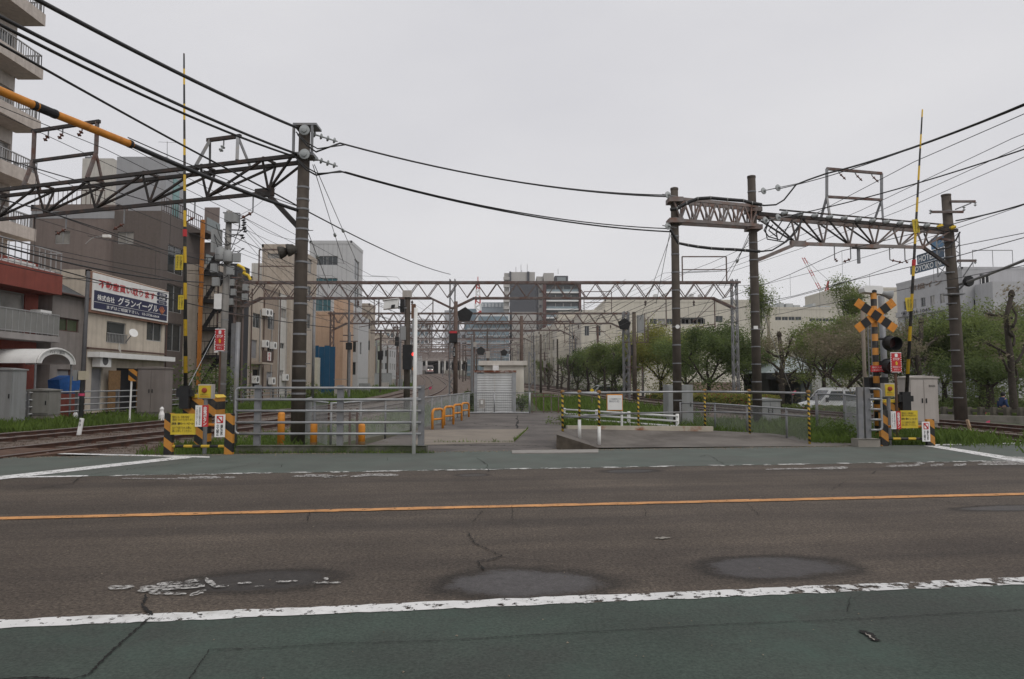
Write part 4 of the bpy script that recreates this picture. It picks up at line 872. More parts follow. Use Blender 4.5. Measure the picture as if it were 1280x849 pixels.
# -- small markers along the tracks
for px, pt, pb, lean, lb, m_ in ((98, 523, 545, .09, 'leaning white distance marker post between the left rails', SIGNW), (1213.5, 525, 538.5, -.10, 'leaning tan marker stake between the right rails', mat('tan_stake', (.5, .36, .24), .8))):
    p = gp(px, pb, -.08); h = zat(pt, p.y) + .08; t = thing('track_marker', lb, 'marker', p)
    q = p + V(lean, 0, h)
    part('stake', MB().bar(p - Z*.05, q, .11, .05), m_, t)
    if px == 98: text(t, '8\n0', p.lerp(q, .55) + V(-.03, -.03, 0), (1, 0, 0), .06, .2, INK)
p = gp(94, 525, 0); solo('stub_post', MB().lathe(p, Z, [(.09, -.1), (.09, .22), (.05, .30)], 10), WHITE, 'short white stub post in the grass by the left rails', 'post')
p = gp(71, 524.5, -.05); solo('drum', MB().lathe(p, Z, [(.17, 0), (.17, .17), (.15, .19)], 12), mat('drum', (.25, .24, .22), .7), 'small grey drum in the grass beside the far left rail', 'drum')
p = gp(202, 523, 0); solo('wrapped_marker', MB().lathe(p, Z, [(.11, -.1), (.12, .15), (.07, .3), (.09, .4), (.03, .48)], 9), SIGNW, 'small white wrapped marker by the tall brownish cabinet', 'marker')
# -- striped arrow board
q = at(166, 469, 27); t = thing('arrow_board', 'yellow and black striped board on a white post by the left rails', 'sign', (q.x, 27, 0))
part('post', MB().tube([V(xat(163, 27), 27.03, -.05), V(xat(164, 27), 27.03, q.z)], .035, 8), WHITE, t)
part('board', MB().box((q.x - .16, 27 - .02, q.z - .24), (q.x + .17, 27, q.z + .24)), STRIPE_D, t)

# ================================================================== POLES, GANTRIES AND WIRES
def concrete_pole(label, x, y, ztop, r0, r1, m, bands=(), name='utility_pole', lean=0, group=None):
    t = thing(name, label, 'pole', (x, y, 0), group)
    part('shaft', MB().tube([V(x, y, -.3), V(x + lean*.5, y, ztop*.5), V(x + lean, y, ztop)], [r0, (r0+r1)/2, r1], 14), m, t, smooth=True)
    for z in bands:
        f = z / ztop; r = r0 + (r1 - r0)*f
        part('band', MB().lathe(V(x + lean*f, y, z - .03), Z, [(r + .012, 0), (r + .012, .06)], 14), STEEL, t)
    return t
def discs(t, a, b, n, r, m=INSUL, name='insulator'):
    """string of insulator discs from a to b"""
    a, b = Vector(a), Vector(b); d = (b - a); ln = d.length; pr = [(.015, 0)]
    for k in range(n):
        h = ln * (k + .5) / n
        pr += [(.02, h - r*.35), (r, h - r*.12), (r*.9, h + r*.12), (.025, h + r*.3)]
    pr.append((.015, ln))
    return part(name, MB().lathe(a, d, pr, 10), m, t, smooth=True)
def truss_bar(t, a, b, w, m, name='diagonal', h=None): return part(name, MB().bar(a, b, w, h or w), m, t)

# ---- left gantry over the left tracks
YG = 18.3; PX = xat(375, YG, 400)
gdir = V(-.953, .302, 0); gn = V(.302, .953, 0)
def gpos(s, z, o=0): return V(PX, YG, z) + gdir * s + gn * o
g1 = thing('catenary_gantry', 'dark triangular truss gantry on a tall concrete pole over the left tracks', 'gantry', (PX, YG, 0))
ztp = zat(158, YG)
part('pole', MB().tube([V(PX, YG, -.3), V(PX, YG, ztp*.55), V(PX + .03, YG, ztp)], [.19, .17, .15], 16), POLEC, g1, smooth=True)
q = gpos(12.6, 0); part('pole', MB().tube([q - Z*.3, q + Z*8.2], [.22, .18], 14), POLEC, g1, smooth=True)
for py in (235, 250, 262, 274, 287, 300, 328, 360, 380, 401, 418, 440, 458, 476, 492):
    z = zat(py, YG); r = .188 - .038 * z / ztp
    part('band', MB().lathe(V(PX + .02*z/ztp, YG, z - .025), Z, [(r + .012, 0), (r + .012, .05)], 14), STEEL, g1)
for k in range(5): part('step_bolt', MB().tube([V(PX + .18, YG - .05, 2 + k*.9), V(PX + .32, YG - .05, 2 + k*.9)], .012, 5), STEEL, g1)
zT, zB = 7.60, 6.74; SE = 12.6
for o in (-.27, .27): truss_bar(g1, gpos(0.05, zT, o), gpos(SE, zT, o), .10, TRUSSD, 'top_chord', .10)
truss_bar(g1, gpos(1.1, zB), gpos(SE - 1.1, zB), .08, TRUSSD, 'bottom_chord', .10)
truss_bar(g1, gpos(1.15, zB), gpos(.12, 5.72), .10, TRUSSD, 'brace', .12); truss_bar(g1, gpos(SE - 1.15, zB), gpos(SE - .12, 5.72), .10, TRUSSD, 'brace', .12)
nb = 5; xs_ = [1.1 + (SE - 2.2) * k / nb for k in range(nb + 1)]
for i, s in enumerate(xs_):
    for o in (-.27, .27):
        truss_bar(g1, gpos(s, zB + .06), gpos(s + (.0 if i else 0), zT - .06, o), .05, TRUSSD, 'vertical')
        if i < nb: truss_bar(g1, gpos(xs_[i+1], zB + .06), gpos(s + .08, zT - .05, o), .055, TRUSSD)
        if i == 0: truss_bar(g1, gpos(s, zB + .06), gpos(.2, zT - .05, o), .055, TRUSSD)
    truss_bar(g1, gpos(s, zT + .055, -.27), gpos(s, zT + .055, .27), .06, TRUSSD, 'tie')
part('gusset', MB().bar(gpos(.95, zB + .02), gpos(1.5, zB + .02), .14, .22), TRUSSD, g1)
for (sa, sb, zz, mid) in ((1.95, 3.35, 8.46, None), (7.4, 10.0, 9.5, 8.52)):
    for s, k in ((sa, -1), (sb, 1)):
        for o in (-.27, .27): truss_bar(g1, gpos(s, zT + .06, o), gpos(s - k*.22 if mid is None else s, (mid or zz), 0), .09 if o < 0 else .06, RUSTY if mid else STEEL, 'frame_leg')
        if mid: truss_bar(g1, gpos(s, mid, 0), gpos(s, zz, 0), .09, RUSTY, 'frame_leg')
    kk = .22 if mid is None else 0
    truss_bar(g1, gpos(sa + kk - .1, zz, 0), gpos(sb - kk + .1, zz, 0), .09, TRUSSD, 'frame_top', .10)
    if mid: truss_bar(g1, gpos(sa, mid, 0), gpos(sb, mid, 0), .08, TRUSSD, 'frame_tie', .09)
    for s in ((sa + sb)/2,) if mid is None else (sa + .6, sa + 1.4, sb - .6):
        truss_bar(g1, gpos(s, zz - .05, 0), gpos(s, zz - .22, 0), .03, STEEL, 'hanger')
        discs(g1, gpos(s, zz - .22, 0), gpos(s + .03, zz - .42, -.1), 2, .07, INSBR if mid else INSUL)
for s in (1.6, 3.6, 6.2, 8.5): 
    truss_bar(g1, gpos(s, zB - .05, 0), gpos(s, zB - .5, 0), .03, STEEL, 'hanger'); discs(g1, gpos(s, zB - .5, 0), gpos(s + .4, zB - .66, 0), 2, .06, INSBR)
# pole head: bracket plates and dead-end insulators
part('head_plate', MB().box((PX - .22, YG - .26, ztp - .06), (PX + .42, YG + .26, ztp)), STEEL, g1); part('head_plate', MB().box((PX - .22, YG - .26, 7.62), (PX + .34, YG + .26, 7.70)), STEEL, g1)
for sx in (-.2, .3): part('head_channel', MB().box((PX + sx - .03, YG - .25, 7.701), (PX + sx + .03, YG - .19, ztp - .061)), STEEL, g1)
for py in (163, 193):
    c = at(381, py, YG - .28); part('disc_insulator', MB().lathe(c, (0, -1, 0), [(.14, 0), (.14, .04), (.08, .05), (.075, .09), (.03, .10)], 18), INSUL, g1)
ins_r = []
for y0, y1 in ((167, 177), (197, 208)):
    a = at(389, y0, YG); b = at(422, y1, YG + .5); discs(g1, a, b, 4, .085); ins_r.append(b)
c = at(358, 314, YG - .3)
fl_ = thing('floodlight', 'pair of dark round floodlights on the tall concrete pole', 'floodlight', V(c.x, c.y, c.z - .2))
for dx in (-.1, .12): part('lamp_body', MB().lathe(c + V(dx + .1, 0, .02 + dx*.3), (-.9, -.35, -.25), [(.06, -.05), (.13, .05), (.17, .15), (.17, .20)], 16), mat('dark_lamp', (.045, .04, .032), .6), fl_)
part('bracket', MB().bar(c + V(.2, .1, 0), V(PX - .15, YG, c.z), .06), STEEL, fl_)

# ---- right gantry
YA, YB, YC = 24.2, 23.1, 27.0
XA, XB, XC = xat(946, YA), xat(846.5, YB), xat(1197, YC)
g2 = thing('catenary_gantry', 'pale truss gantry on three concrete poles over the right tracks', 'gantry', (XA, YA, 0))
for x, y, pyt, r0, r9, ln in ((XA, YA, 221, .165, .14, -.03), (XB, YB, 236, .15, .125, 0), (XC, YC, 244, .24, .17, -.16)):
    zt = zat(pyt, y); part('pole', MB().tube([V(x + .1*(ln < -.1), y, -.8 if y > 26 else -.3), V(x, y, zt*.5), V(x + ln, y, zt)], [r0, (r0+r9)/2, r9], 14), POLEC, g2, smooth=True)
    part('pole_cap', MB().lathe(V(x + ln, y, zt), Z, [(r9 + .01, -.05), (r9 + .01, .02), (.05, .05)], 14), POLEC, g2)
    for k in range(int(zt / .62)):
        z = .9 + k*.62
        if z < zt - .2: part('band', MB().lathe(V(x + ln*z/zt, y, z - .02), Z, [(r0 + (r9-r0)*z/zt + .012, 0), (r0 + (r9-r0)*z/zt + .012, .04)], 12), STEEL, g2)
part('number_plate', MB().box((XA - .13, YA - .185, zat(412, YA)), (XA + .02, YA - .17, zat(408, YA))), SIGNW, g2); part('number_plate', MB().lathe(V(XB - .0, YB - .16, zat(409, YB)), (0, -1, 0), [(.07, 0), (.07, .015)], 12), SIGNW, g2)
# heavy lattice between the left two poles
a1, b1 = V(XB - .1, YB, zat(250, YB)), V(XA + .1, YA, zat(260, YA)); a0, b0 = V(XB - .1, YB, zat(277, YB)), V(XA + .1, YA, zat(283.5, YA))
PALE = mat('pale_truss_steel', (.23, .205, .195), .75, .1, .15, 5, col2=(.22, .13, .10), mixsc=2.2, mixlo=.47, mixhi=.66)
for o in (-.22, .22):
    O = V(0, o, 0)
    truss_bar(g2, a1 + O, b1 + O, .07, PALE, 'lattice_chord', .11); truss_bar(g2, a0 + O, b0 + O, .07, PALE, 'lattice_chord', .11)
    for k in range(6):
        p, q = k/6, (k + .5)/6
        truss_bar(g2, a1.lerp(b1, p) + O, a0.lerp(b0, q) + O, .05, PALE); truss_bar(g2, a0.lerp(b0, q) + O, a1.lerp(b1, (k+1)/6) + O, .05, PALE)
        truss_bar(g2, a1.lerp(b1, q) + O, a0.lerp(b0, q) + O, .045, PALE, 'vertical')
for x, y, pys in ((XA, YA, (263, 285)), (XB, YB, (251, 277))):
    for py in pys: part('clamp', MB().box((x - .24, y - .28, zat(py, y) - .09), (x + .24, y + .28, zat(py, y) + .07)), PALE, g2)
# truss over the tracks
def rp_(s, py0, py1, o=0):
    Yq = YA + (YC - YA)*s; z = zat(py0, YA) + (zat(py1, YC) - zat(py0, YA))*s
    return V(XA + (XC - XA)*s, Yq + o*.92, z) + V(-o*.35, 0, 0)
for o in (-.25, .25): truss_bar(g2, rp_(0, 269, 290, o), rp_(1, 269, 290, o), .09, TRUSSD if o < 0 else PALE, 'top_chord', .12)
truss_bar(g2, rp_(.2, 303, 310.5), rp_(.84, 303, 310.5), .09, PALE, 'bottom_chord', .12)
truss_bar(g2, rp_(.2, 303, 310.5), rp_(.01, 326, 340), .09, PALE, 'brace', .12); truss_bar(g2, rp_(.84, 303, 310.5), rp_(.99, 326, 334), .09, TRUSSD, 'brace', .12)
nb = 5
for k in range(nb + 1):
    s = .2 + .64*k/nb
    for o in (-.25, .25):
        truss_bar(g2, rp_(s, 303, 310.5), rp_(s, 269, 290, o), .05, PALE, 'vertical')
        if k < nb:
            if k < nb/2: truss_bar(g2, rp_(s + .64/nb, 303, 310.5), rp_(s, 269, 290, o), .05, TRUSSD)
            else: truss_bar(g2, rp_(s, 303, 310.5), rp_(s + .64/nb, 269, 290, o), .05, PALE)
    truss_bar(g2, rp_(s, 268, 289, -.25), rp_(s, 268, 289, .25), .05, PALE, 'tie')
for o in (-.25, .25): truss_bar(g2, rp_(.2, 303, 310.5), rp_(.03, 269, 290, o), .05, TRUSSD); truss_bar(g2, rp_(.84, 303, 310.5), rp_(.97, 269, 290, o), .05, PALE)
part('gusset', MB().bar(rp_(.17, 303, 310.5), rp_(.24, 303, 310.5), .12, .2), PALE, g2); part('hanger_plate', MB().bar(rp_(.48, 305, 311.5), rp_(.6, 305, 311.5), .3, .13), PALE, g2)
# insulator row along the top
truss_bar(g2, rp_(.1, 262, 284, -.25), rp_(.98, 262, 284, -.25), .05, TRUSSD, 'insulator_rail', .05)
for k in range(13):
    s = .12 + .85*k/12; p = rp_(s, 267, 288, -.25)
    part('line_insulator', MB().lathe(p + V(-.14, -.12, -.02), (1, .3, .35), [(.04, 0), (.08, .04), (.05, .08), (.08, .14), (.05, .18), (.07, .24), (.03, .28)], 9), INSUL if k < 11 else YELLOW, g2)
# frame on top
for px, pyb, pyt in ((1033.5, 276, 211), (1102, 280, 217)):
    s = (px - 946)/(1197 - 946) * .97 ; Yq = YA + (YC - YA)*s
    b_, t_ = rp_(s, 268, 289), at(px, pyt, Yq); md = at(px, 246 if px < 1050 else 250, Yq)
    for o in (-.25, .25): truss_bar(g2, rp_(s, 268, 289, o), md, .07, STEEL, 'frame_leg')
    truss_bar(g2, md, t_, .08, STEEL, 'frame_leg')
    if px < 1050: pa, pb_ = t_, md
    else: truss_bar(g2, pa, t_, .08, RUSTY, 'frame_top', .1); truss_bar(g2, pb_, md, .08, RUSTY, 'frame_tie', .09); fa, fb = pa, t_
for k in (.2, .5, .8):
    p = fa.lerp(fb, k); truss_bar(g2, p, p + V(.05, 0, -.14), .03, STEEL, 'hanger'); discs(g2, p + V(.05, 0, -.14), p + V(.28, 0, -.38), 2, .06, INSBR)
for s, dx in ((.38, .1), (.46, -.3), (.66, .5), (.74, .1)):
    p = rp_(s, 304, 311); truss_bar(g2, p, p - Z*.5, .03, STEEL, 'hanger'); discs(g2, p - Z*.5, p + V(dx, 0, -.62), 2, .06, INSBR)
p = rp_(.50, 305, 311); truss_bar(g2, p, p - Z*.65, .09, STEEL, 'drop_arm')
# cross-arms on the right pole
for py, x0, x1, pm in ((251, 1188, 1219, 251), (264, 1164, 1204, 264), (325, 1197, 1220, 325), (297, 1172, 1192, 300)):
    truss_bar(g2, at(x0, py + 1, YC - .2), at(x1, pm + 1, YC - .2), .07, RUSTY, 'cross_arm', .09)
truss_bar(g2, at(1204, 346, YC), at(1216, 328, YC - .2), .04, STEEL, 'arm_brace'); truss_bar(g2, at(1194, 262, YC), at(1214, 254, YC - .2), .04, STEEL, 'arm_brace')
for px, py in ((1219, 258), (1219, 330), (1163, 268), (1205, 264), (1172, 302)): discs(g2, at(px, py - 6, YC - .2), at(px, py, YC - .2), 2, .06)
for pp, qq in (((948, 240), (1000, 229)), ((948, 277), (1000, 268)), ((828, 243), (846, 246)), ((828, 282), (846, 285))): part('dead_end_rod', MB().tube([at(*pp, YA - .3 if pp[0] > 900 else YB - .2), at(*qq, YA - .3 if pp[0] > 900 else YB - .2)], .018, 5), STEEL, g2)
for px, py in ((954, 239), (972, 235), (956, 275.5), (972, 272), (834.5, 244), (834.5, 283)):
    q = at(px, py, YA - .3 if px > 900 else YB - .2); part('disc_insulator', MB().lathe(q, (.6, -1, .1), [(.05, -.06), (.12, 0), (.125, .03), (.05, .05), (.03, .12)], 16), INSUL, g2)
c = at(1213, 351, YC - .6)
f2 = thing('floodlight', 'round black floodlight on a bracket of the right concrete pole', 'floodlight', V(c.x, c.y, c.z - .2))
part('lamp_body', MB().lathe(c + V(-.05, .15, 0), (.25, -1, -.1), [(.08, -.12), (.2, .02), (.22, .1), (.20, .16)], 18), BLACK, f2); part('bracket', MB().bar(c + V(-.1, .2, -.1), V(XC, YC, c.z - .45), .05), STEEL, f2)
part('bracket_plate', MB().box((c.x - .75, YC - .5, c.z - .52), (c.x - .15, YC - .05, c.z - .47)), STEEL, f2)

# ---- lattice masts and portal gantries further along the line
def lattice(m, x, y, z0, z1, w=.34, bay=.55, r=.035):
    for sx in (-1, 1):
        for sy in (-1, 1): m.bar(V(x + sx*w/2, y + sy*w/2, z0), V(x + sx*w/2, y + sy*w/2, z1), r*2.1)
    n = max(2, int((z1 - z0)/bay))
    for k in range(n):
        za, zb = z0 + (z1-z0)*k/n, z0 + (z1-z0)*(k+1)/n; s = 1 if k % 2 else -1
        for sy in (-1, 1): m.bar(V(x - s*w/2, y + sy*w/2, za), V(x + s*w/2, y + sy*w/2, zb), r*1.3)
        for sx in (-1, 1): m.bar(V(x + sx*w/2, y - s*w/2, za), V(x + sx*w/2, y + s*w/2, zb), r*1.3)
    return m
PORT = []
def portal(label, Y, masts, ztop, zbot, bays, single, grp='portal gantries along the line', wmul=1.0, frames=(), fm_=None):
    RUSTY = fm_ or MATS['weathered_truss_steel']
    g = gz(Y); t = thing('portal_gantry', label, 'gantry', (masts[0], Y, g), grp)
    x0, x1 = masts[0], masts[-1]
    for i, x in enumerate(masts):
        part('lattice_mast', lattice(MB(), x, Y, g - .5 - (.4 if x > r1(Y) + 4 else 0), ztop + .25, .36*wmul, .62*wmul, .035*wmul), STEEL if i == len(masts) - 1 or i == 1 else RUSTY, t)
    for o in (-.25, .25):
        part('top_chord', MB().bar(V(x0 - .4, Y + o, ztop), V(x1 + .4, Y + o, ztop), .09*wmul, .16*wmul), RUSTY, t)
        edges = [masts[0]] + [m for m in masts[1:]]
        for a, b in zip(masts, masts[1:]):
            part('bottom_chord', MB().bar(V(a + 1.5, Y + o, zbot), V(b - 1.5, Y + o, zbot), .08*wmul, .13*wmul), RUSTY, t)
            part('knee_brace', MB().bar(V(a, Y + o, zbot - .75), V(a + 1.55, Y + o, zbot), .08*wmul, .12*wmul), RUSTY, t); part('knee_brace', MB().bar(V(b, Y + o, zbot - .75), V(b - 1.55, Y + o, zbot), .08*wmul, .12*wmul), RUSTY, t)
    mw = MB(); n = bays; dx = (x1 - x0)/n
    for k in range(n):
        xa, xm, xb = x0 + dx*k, x0 + dx*(k + .5), x0 + dx*(k + 1)
        for o in (-.25, .25):
            for p, q in ((V(xa, Y + o, ztop - .05), V(xm, Y + o, zbot + .05)), (V(xm, Y + o, zbot + .05), V(xb, Y + o, ztop - .05))):
                if single: part('diagonal', MB().bar(p, q, .055, .055), RUSTY, t)
                else: mw.bar(p, q, .06*wmul)
    if not single: part('truss_web', mw, RUSTY, t)
    for xf, wf, hf in frames:
        m = MB()
        for s in (-1, 1): m.bar(V(xf + s*wf/2, Y, ztop), V(xf + s*wf/2, Y, ztop + hf), .08)
        m.bar(V(xf - wf/2, Y, ztop + hf), V(xf + wf/2, Y, ztop + hf), .08); m.bar(V(xf - wf/2, Y, ztop + hf*.5), V(xf + wf/2, Y, ztop + hf*.5), .07)
        part('top_frame', m, RUSTY, t)
    hm_ = MB()
    for fx2 in [f for _, f in TRACKS]:
        xt_ = fx2(Y)
        if x0 + .8 < xt_ < x1 - .8:
            m = MB(); zc_ = g + 5.35; sgn = 1 if int(Y) % 2 else -1
            m.bar(V(xt_ + sgn*1.4, Y, zbot), V(xt_ + sgn*1.4, Y, zc_ + .1), .07*wmul); m.bar(V(xt_ + sgn*1.4, Y, zc_ + .35), V(xt_, Y, zc_ + .12), .05*wmul); m.bar(V(xt_ + sgn*1.4, Y, zbot - .3), V(xt_ - sgn*.2, Y, zc_ + .5), .045*wmul)
            m.lathe(V(xt_ - sgn*.1, Y, zbot - .55), Z, [(.03, 0), (.10*wmul, .1), (.04, .15), (.10*wmul, .25), (.03, .4)], 7)
            part('drop_bracket', m, RUSTY, t)
    PORT.append((Y, ztop)); return t
portal('wide rusty portal gantry nearest behind the shed, spanning all tracks', 49, [xat(297, 49), xat(565, 49), xat(920, 49)], zat(353.5, 49), zat(373, 49), 25, True, frames=((xat(883, 49), 3.2, 1.9), (xat(343, 49), 2.6, 2.4)))
portal('second rusty portal gantry from the shed, reaching the pentagonal signal', 74, [xat(414, 74), xat(783, 74)], zat(392, 74), zat(404.5, 74), 24, False, frames=((xat(748, 74), 3.0, 2.4), (xat(455, 74), 2.0, 1.6)))
portal('third rusty portal gantry from the shed', 97, [xat(432, 97), xat(714, 97)], zat(402, 97), zat(413, 97), 26, False, wmul=1.1)
portal('fourth rusty portal gantry from the shed', 122, [xat(462, 122), xat(666, 122)], zat(414, 122), zat(423, 122), 22, False, wmul=1.2)
for i, (Y, a, b, py) in enumerate([(Y, 464 + (Y - 138)*.27, 656 - (Y - 138)*.42, 419 + 20*((Y - 138)/158)**.75) for Y in range(143, 296, 15)]):
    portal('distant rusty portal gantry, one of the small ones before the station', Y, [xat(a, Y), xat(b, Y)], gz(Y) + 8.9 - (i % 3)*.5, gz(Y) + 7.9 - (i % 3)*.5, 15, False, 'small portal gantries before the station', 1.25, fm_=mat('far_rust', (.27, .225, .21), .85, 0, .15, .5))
lone = thing('lattice_mast', 'pale galvanised lattice mast carrying the pentagonal signal', 'mast', (xat(783, 60), 60, 0))
part('tower', lattice(MB(), xat(783, 60), 60, -.5, zat(390, 60), .5, .7, .04), STEEL, lone)
solo('lattice_mast', lattice(MB(), xat(665, 70), 70, 0, zat(440, 70), .6, .8, .05), STEEL, 'short galvanised lattice mast right of the shed roof', 'mast')
# ---- pentagonal black signal backs
def pentagon(label, px, py, Y, r, pole=True):
    c = at(px, py, Y); t = thing('pentagonal_signal', label, 'signal', c - Z*r)
    pts = [c + V(math.sin(R(72*k + 3)) * r * 1.08, 0, math.cos(R(72*k + 3)) * r) for k in range(5)]
    part('backboard', MB().prism(pts, (0, .06, 0)), BLACK, t)
    part('lamp_case', MB().lathe(c + V(0, .06, 0), (0, 1, 0), [(r*.55, 0), (r*.5, .25), (r*.2, .32)], 10), BLACK, t)
    part('bracket', MB().bar(c + V(0, .2, -r*.8), c + V(-.6, .3, -r*1.0), .05), STEEL, t)
pentagon('black pentagonal signal beside the middle mast of the near portal', 581, 393.5, 48.2, .56)
pentagon('black pentagonal signal on the galvanised mast right of the shed', 780.5, 405.5, 59.3, .56)
pentagon('small black pentagonal signal in the distance above the shed, left one', 601, 439, 118, .8)
pentagon('small black pentagonal signal in the distance above the shed, right one', 630, 441, 118, .62)
# ---- signal posts
def sigpost(name, label, px, Y, pyt, r, m, boxes, z0=0):
    x = xat(px, Y, 440); t = thing(name, label, 'signal', (x, Y, z0))
    part('post', MB().tube([V(x, Y, z0 - .3), V(x, Y, zat(pyt, Y))], [r, r*.8], 10), m, t, smooth=True)
    for nm, p0x, p0y, p1x, p1y, mm, dy in boxes:
        a, b = at(p0x, p1y, Y - dy), at(p1x, p0y, Y - dy)
        part(nm, MB().box((a.x, Y - dy, a.z), (b.x, Y - dy + .3, b.z)), mm, t)
    return t
sp = sigpost('signal_post', 'dark signal post with grey boxes and a camera behind the barrier', 509, 35, 368, .17, POLEC,
        [('top_box', 503, 363, 514, 371.5, BEIGEBOX, .2), ('relay_box', 500.5, 408, 507, 425, GREYBOX, .3), ('signal_box', 503, 431, 514.5, 462, BLACK, .35), ('cable_box', 514, 380, 519, 398, mat('brown_box', (.16, .09, .06), .8), .1), ('ladder_box', 515, 400, 519, 421, GREYBOX, .15), ('black_box', 500, 374, 505, 390, BLACK, .25)], gz(35))
for y0, y1, x0, x1 in ((428, 462, 502, 503), (462, 463, 500, 517)): pass
q = at(517.5, 443, 34.8); part('red_lamp', MB().lathe(q, (0, -1, 0), [(.10, 0), (.10, .12)], 10), mat('red_signal_light', (1.0, .05, .04), .3, emit=1.5), sp)
truss_bar(sp, at(506, 446, 34.9), at(520, 468, 34.9), .06, ORANGE, 'stay'); truss_bar(sp, at(498, 385, 34.8), at(509, 385, 34.9), .06, STEEL, 'camera_arm')
q = at(490, 380, 34.4); cm = thing('surveillance_camera', 'white surveillance camera housing on the dark signal post', 'camera', q - Z*.25)
part('housing', MB().obox(q + V(-.42, -.15, -.28), (.72, .1, .1), (-.05, .5, 0), (.05, 0, .42)), SIGNW, cm)
part('sun_shield', MB().obox(q + V(-.45, -.22, .15), (.80, .1, .11), (-.05, .62, 0), (0, 0, .04)), WHITE, cm)
part('lens_window', MB().obox(q + V(-.02, -.175, -.24), (.18, .025, .025), (0, .02, 0), (.02, 0, .17)), BLACK, cm); part('arm', MB().bar(q + V(.25, .2, -.1), at(509, 384, 35), .06), BLACK, cm)
s2 = sigpost('signal_post', 'brown signal post with a red-striped signal box beside the middle mast', 569.5, 47.4, 377, .17, mat('brown_post2', (.12, .085, .07), .8, 0, .2, 5),
        [('signal_box', 561.5, 415, 571.5, 428, BLACK, .35), ('red_stripe', 562, 414, 571.2, 416.6, mat('red_strip', (.5, .04, .05), .5), .37), ('number_board', 566, 434, 569, 446, BLACK, .3)], 0)
for a, b in (((561, 428.5), (575, 428.5)), ((561, 448), (575, 448)), ((561, 428.5), (561, 448)), ((575, 428.5), (575, 448))): truss_bar(s2, at(*a, 47.3), at(*b, 47.3), .06, RUSTY, 'work_platform')
text(s2, '1\n2', at(566.8, 444.5, 47.08), (1, 0, 0), .09, .5, SIGNW, off=.01)
s3 = sigpost('signal_post', 'tall weathered wooden post with a grey cabinet by the park trees', 793, 58, 390, .2, mat('old_wood', (.11, .09, .07), .9, 0, .25, 5), [('control_cabinet', 797, 394, 805, 416, GREYBOX, .1), ('relay_box', 788.5, 431, 795, 444, BLACK, .1)], 0)
for a, b in (((780, 428), (810, 428)), ((810, 396), (810, 428)), ((782, 459), (803, 459)), ((803, 459), (803, 490)), ((797, 417), (797, 428)), ((806, 392), (806, 428)), ((788, 428), (788, 490))): truss_bar(s3, at(*a, 57.9), at(*b, 57.9), .07, RUSTY, 'work_platform')
solo('utility_pole', MB().tube([V(xat(652, 64), 64, 0), V(xat(652, 64), 64, zat(395, 64))], [.19, .16], 10), mat('brown_post2', ()), 'plain brown pole above the shed roof', 'pole', smooth=True)
solo('utility_pole', MB().tube([V(xat(676, 82), 82, 0), V(xat(676, 82), 82, zat(418, 82))], [.15, .12], 8), POLEC, 'thin brown pole right of the shed behind the rails', 'pole', smooth=True)
# ---- left utility poles
y = 33; x = xat(277, y)
up = concrete_pole('pale concrete utility pole with transformers and switch box left of the portal', x, y, zat(264, y), .19, .14, POLEL, [zat(p, y) for p in (480, 440, 400)], lean=xat(281, y) - x)
def tf(px, py, r, h): q = at(px, py, y - .3); part('transformer', MB().lathe(q - Z*h/2, Z, [(r*.9, 0), (r, .05), (r, h - .08), (r*.7, h), (r*.2, h + .08)], 16), GREYBOX, up, smooth=True)
tf(276, 318, .26, .62); tf(285, 321, .24, .55)
q = at(289, 273, y - .2); part('switch_box', MB().box((q.x - .28, y - .35, q.z - .2), (q.x + .3, y, q.z + .22)), GREYBOX, up)
q = at(270, 300, y - .2); part('guard_plate', MB().obox(q + V(-.25, 0, -.6), (.45, .2, 0), (0, .05, 0), (0, 0, 1.15)), GREYBOX, up)
for py, x0, x1 in ((266, 279, 300), (287, 279, 303), (293, 281, 304)): truss_bar(up, at(x0, py, y - .1), at(x1, py + 1, y - .1), .06, STEEL, 'cross_arm')
truss_bar(up, at(300, 267, y - .1), at(299, 286, y - .1), .05, STEEL, 'arm_strut')
for px, py in ((304, 277), (304, 283), (305, 288), (302, 296)): discs(up, at(px, py - 3, y - .15), at(px + 2, py + 3, y - .15), 2, .11, mat('dark_ins', (.05, .05, .055), .4))
rn = random.Random(8)
for k in range(12):
    p_, q_ = at(rn.uniform(266, 284), rn.uniform(280, 335), y - rn.uniform(.2, .5)), at(rn.uniform(282, 308), rn.uniform(275, 345), y - rn.uniform(.1, .5)); part('jumper_cable', MB().tube(sag(p_, q_, rn.uniform(.15, .5), 6), .018, 5, False), CABLE, up)
for px, py in ((268, 335), (288, 338), (296, 322), (270, 352)): q = at(px, py, y - .3); part('terminal_box', MB().box((q.x - .16, y - .4, q.z - .22), (q.x + .16, y - .2, q.z + .2)), (GREYBOX, BLACK)[px % 2], up)
for k in range(9): part('step_bolt', MB().tube([V(x - .28, y - .02, 1.6 + k*.7), V(x + .28, y - .02, 1.6 + k*.7)], .014, 5), STEEL, up)
part('pole_notice', MB().box((x - .32, y - .2, zat(441, y)), (x - .14, y - .17, zat(425, y))), SIGNW, up); part('white_notice', MB().box((x - .38, y - .22, zat(387, y)), (x - .02, y - .19, zat(368, y))), SIGNW, up)
y = 27.0; x = xat(102.5, y)
sp2 = concrete_pole('slim dark pole with a beige meter box near the white awning', x, y, zat(339, y), .085, .07, mat('dark_slim_pole', (.10, .10, .105), .6, .2, .15, 4), [], lean=xat(105, y) - x)
part('meter_box', MB().box((x + .02, y - .28, zat(475, y)), (x + .32, y - .1, zat(464, y))), mat('meter_beige', (.5, .45, .34), .6), sp2); part('meter_box', MB().box((x - .22, y - .24, zat(476, y)), (x - .06, y - .1, zat(463, y))), GREYBOX, sp2)
part('pink_band', MB().lathe(V(x, y, zat(495, y)), Z, [(.115, 0), (.115, .1)], 10), mat('pink_tape', (.55, .06, .14), .6), sp2)
y = 46.5; x = xat(297, y)
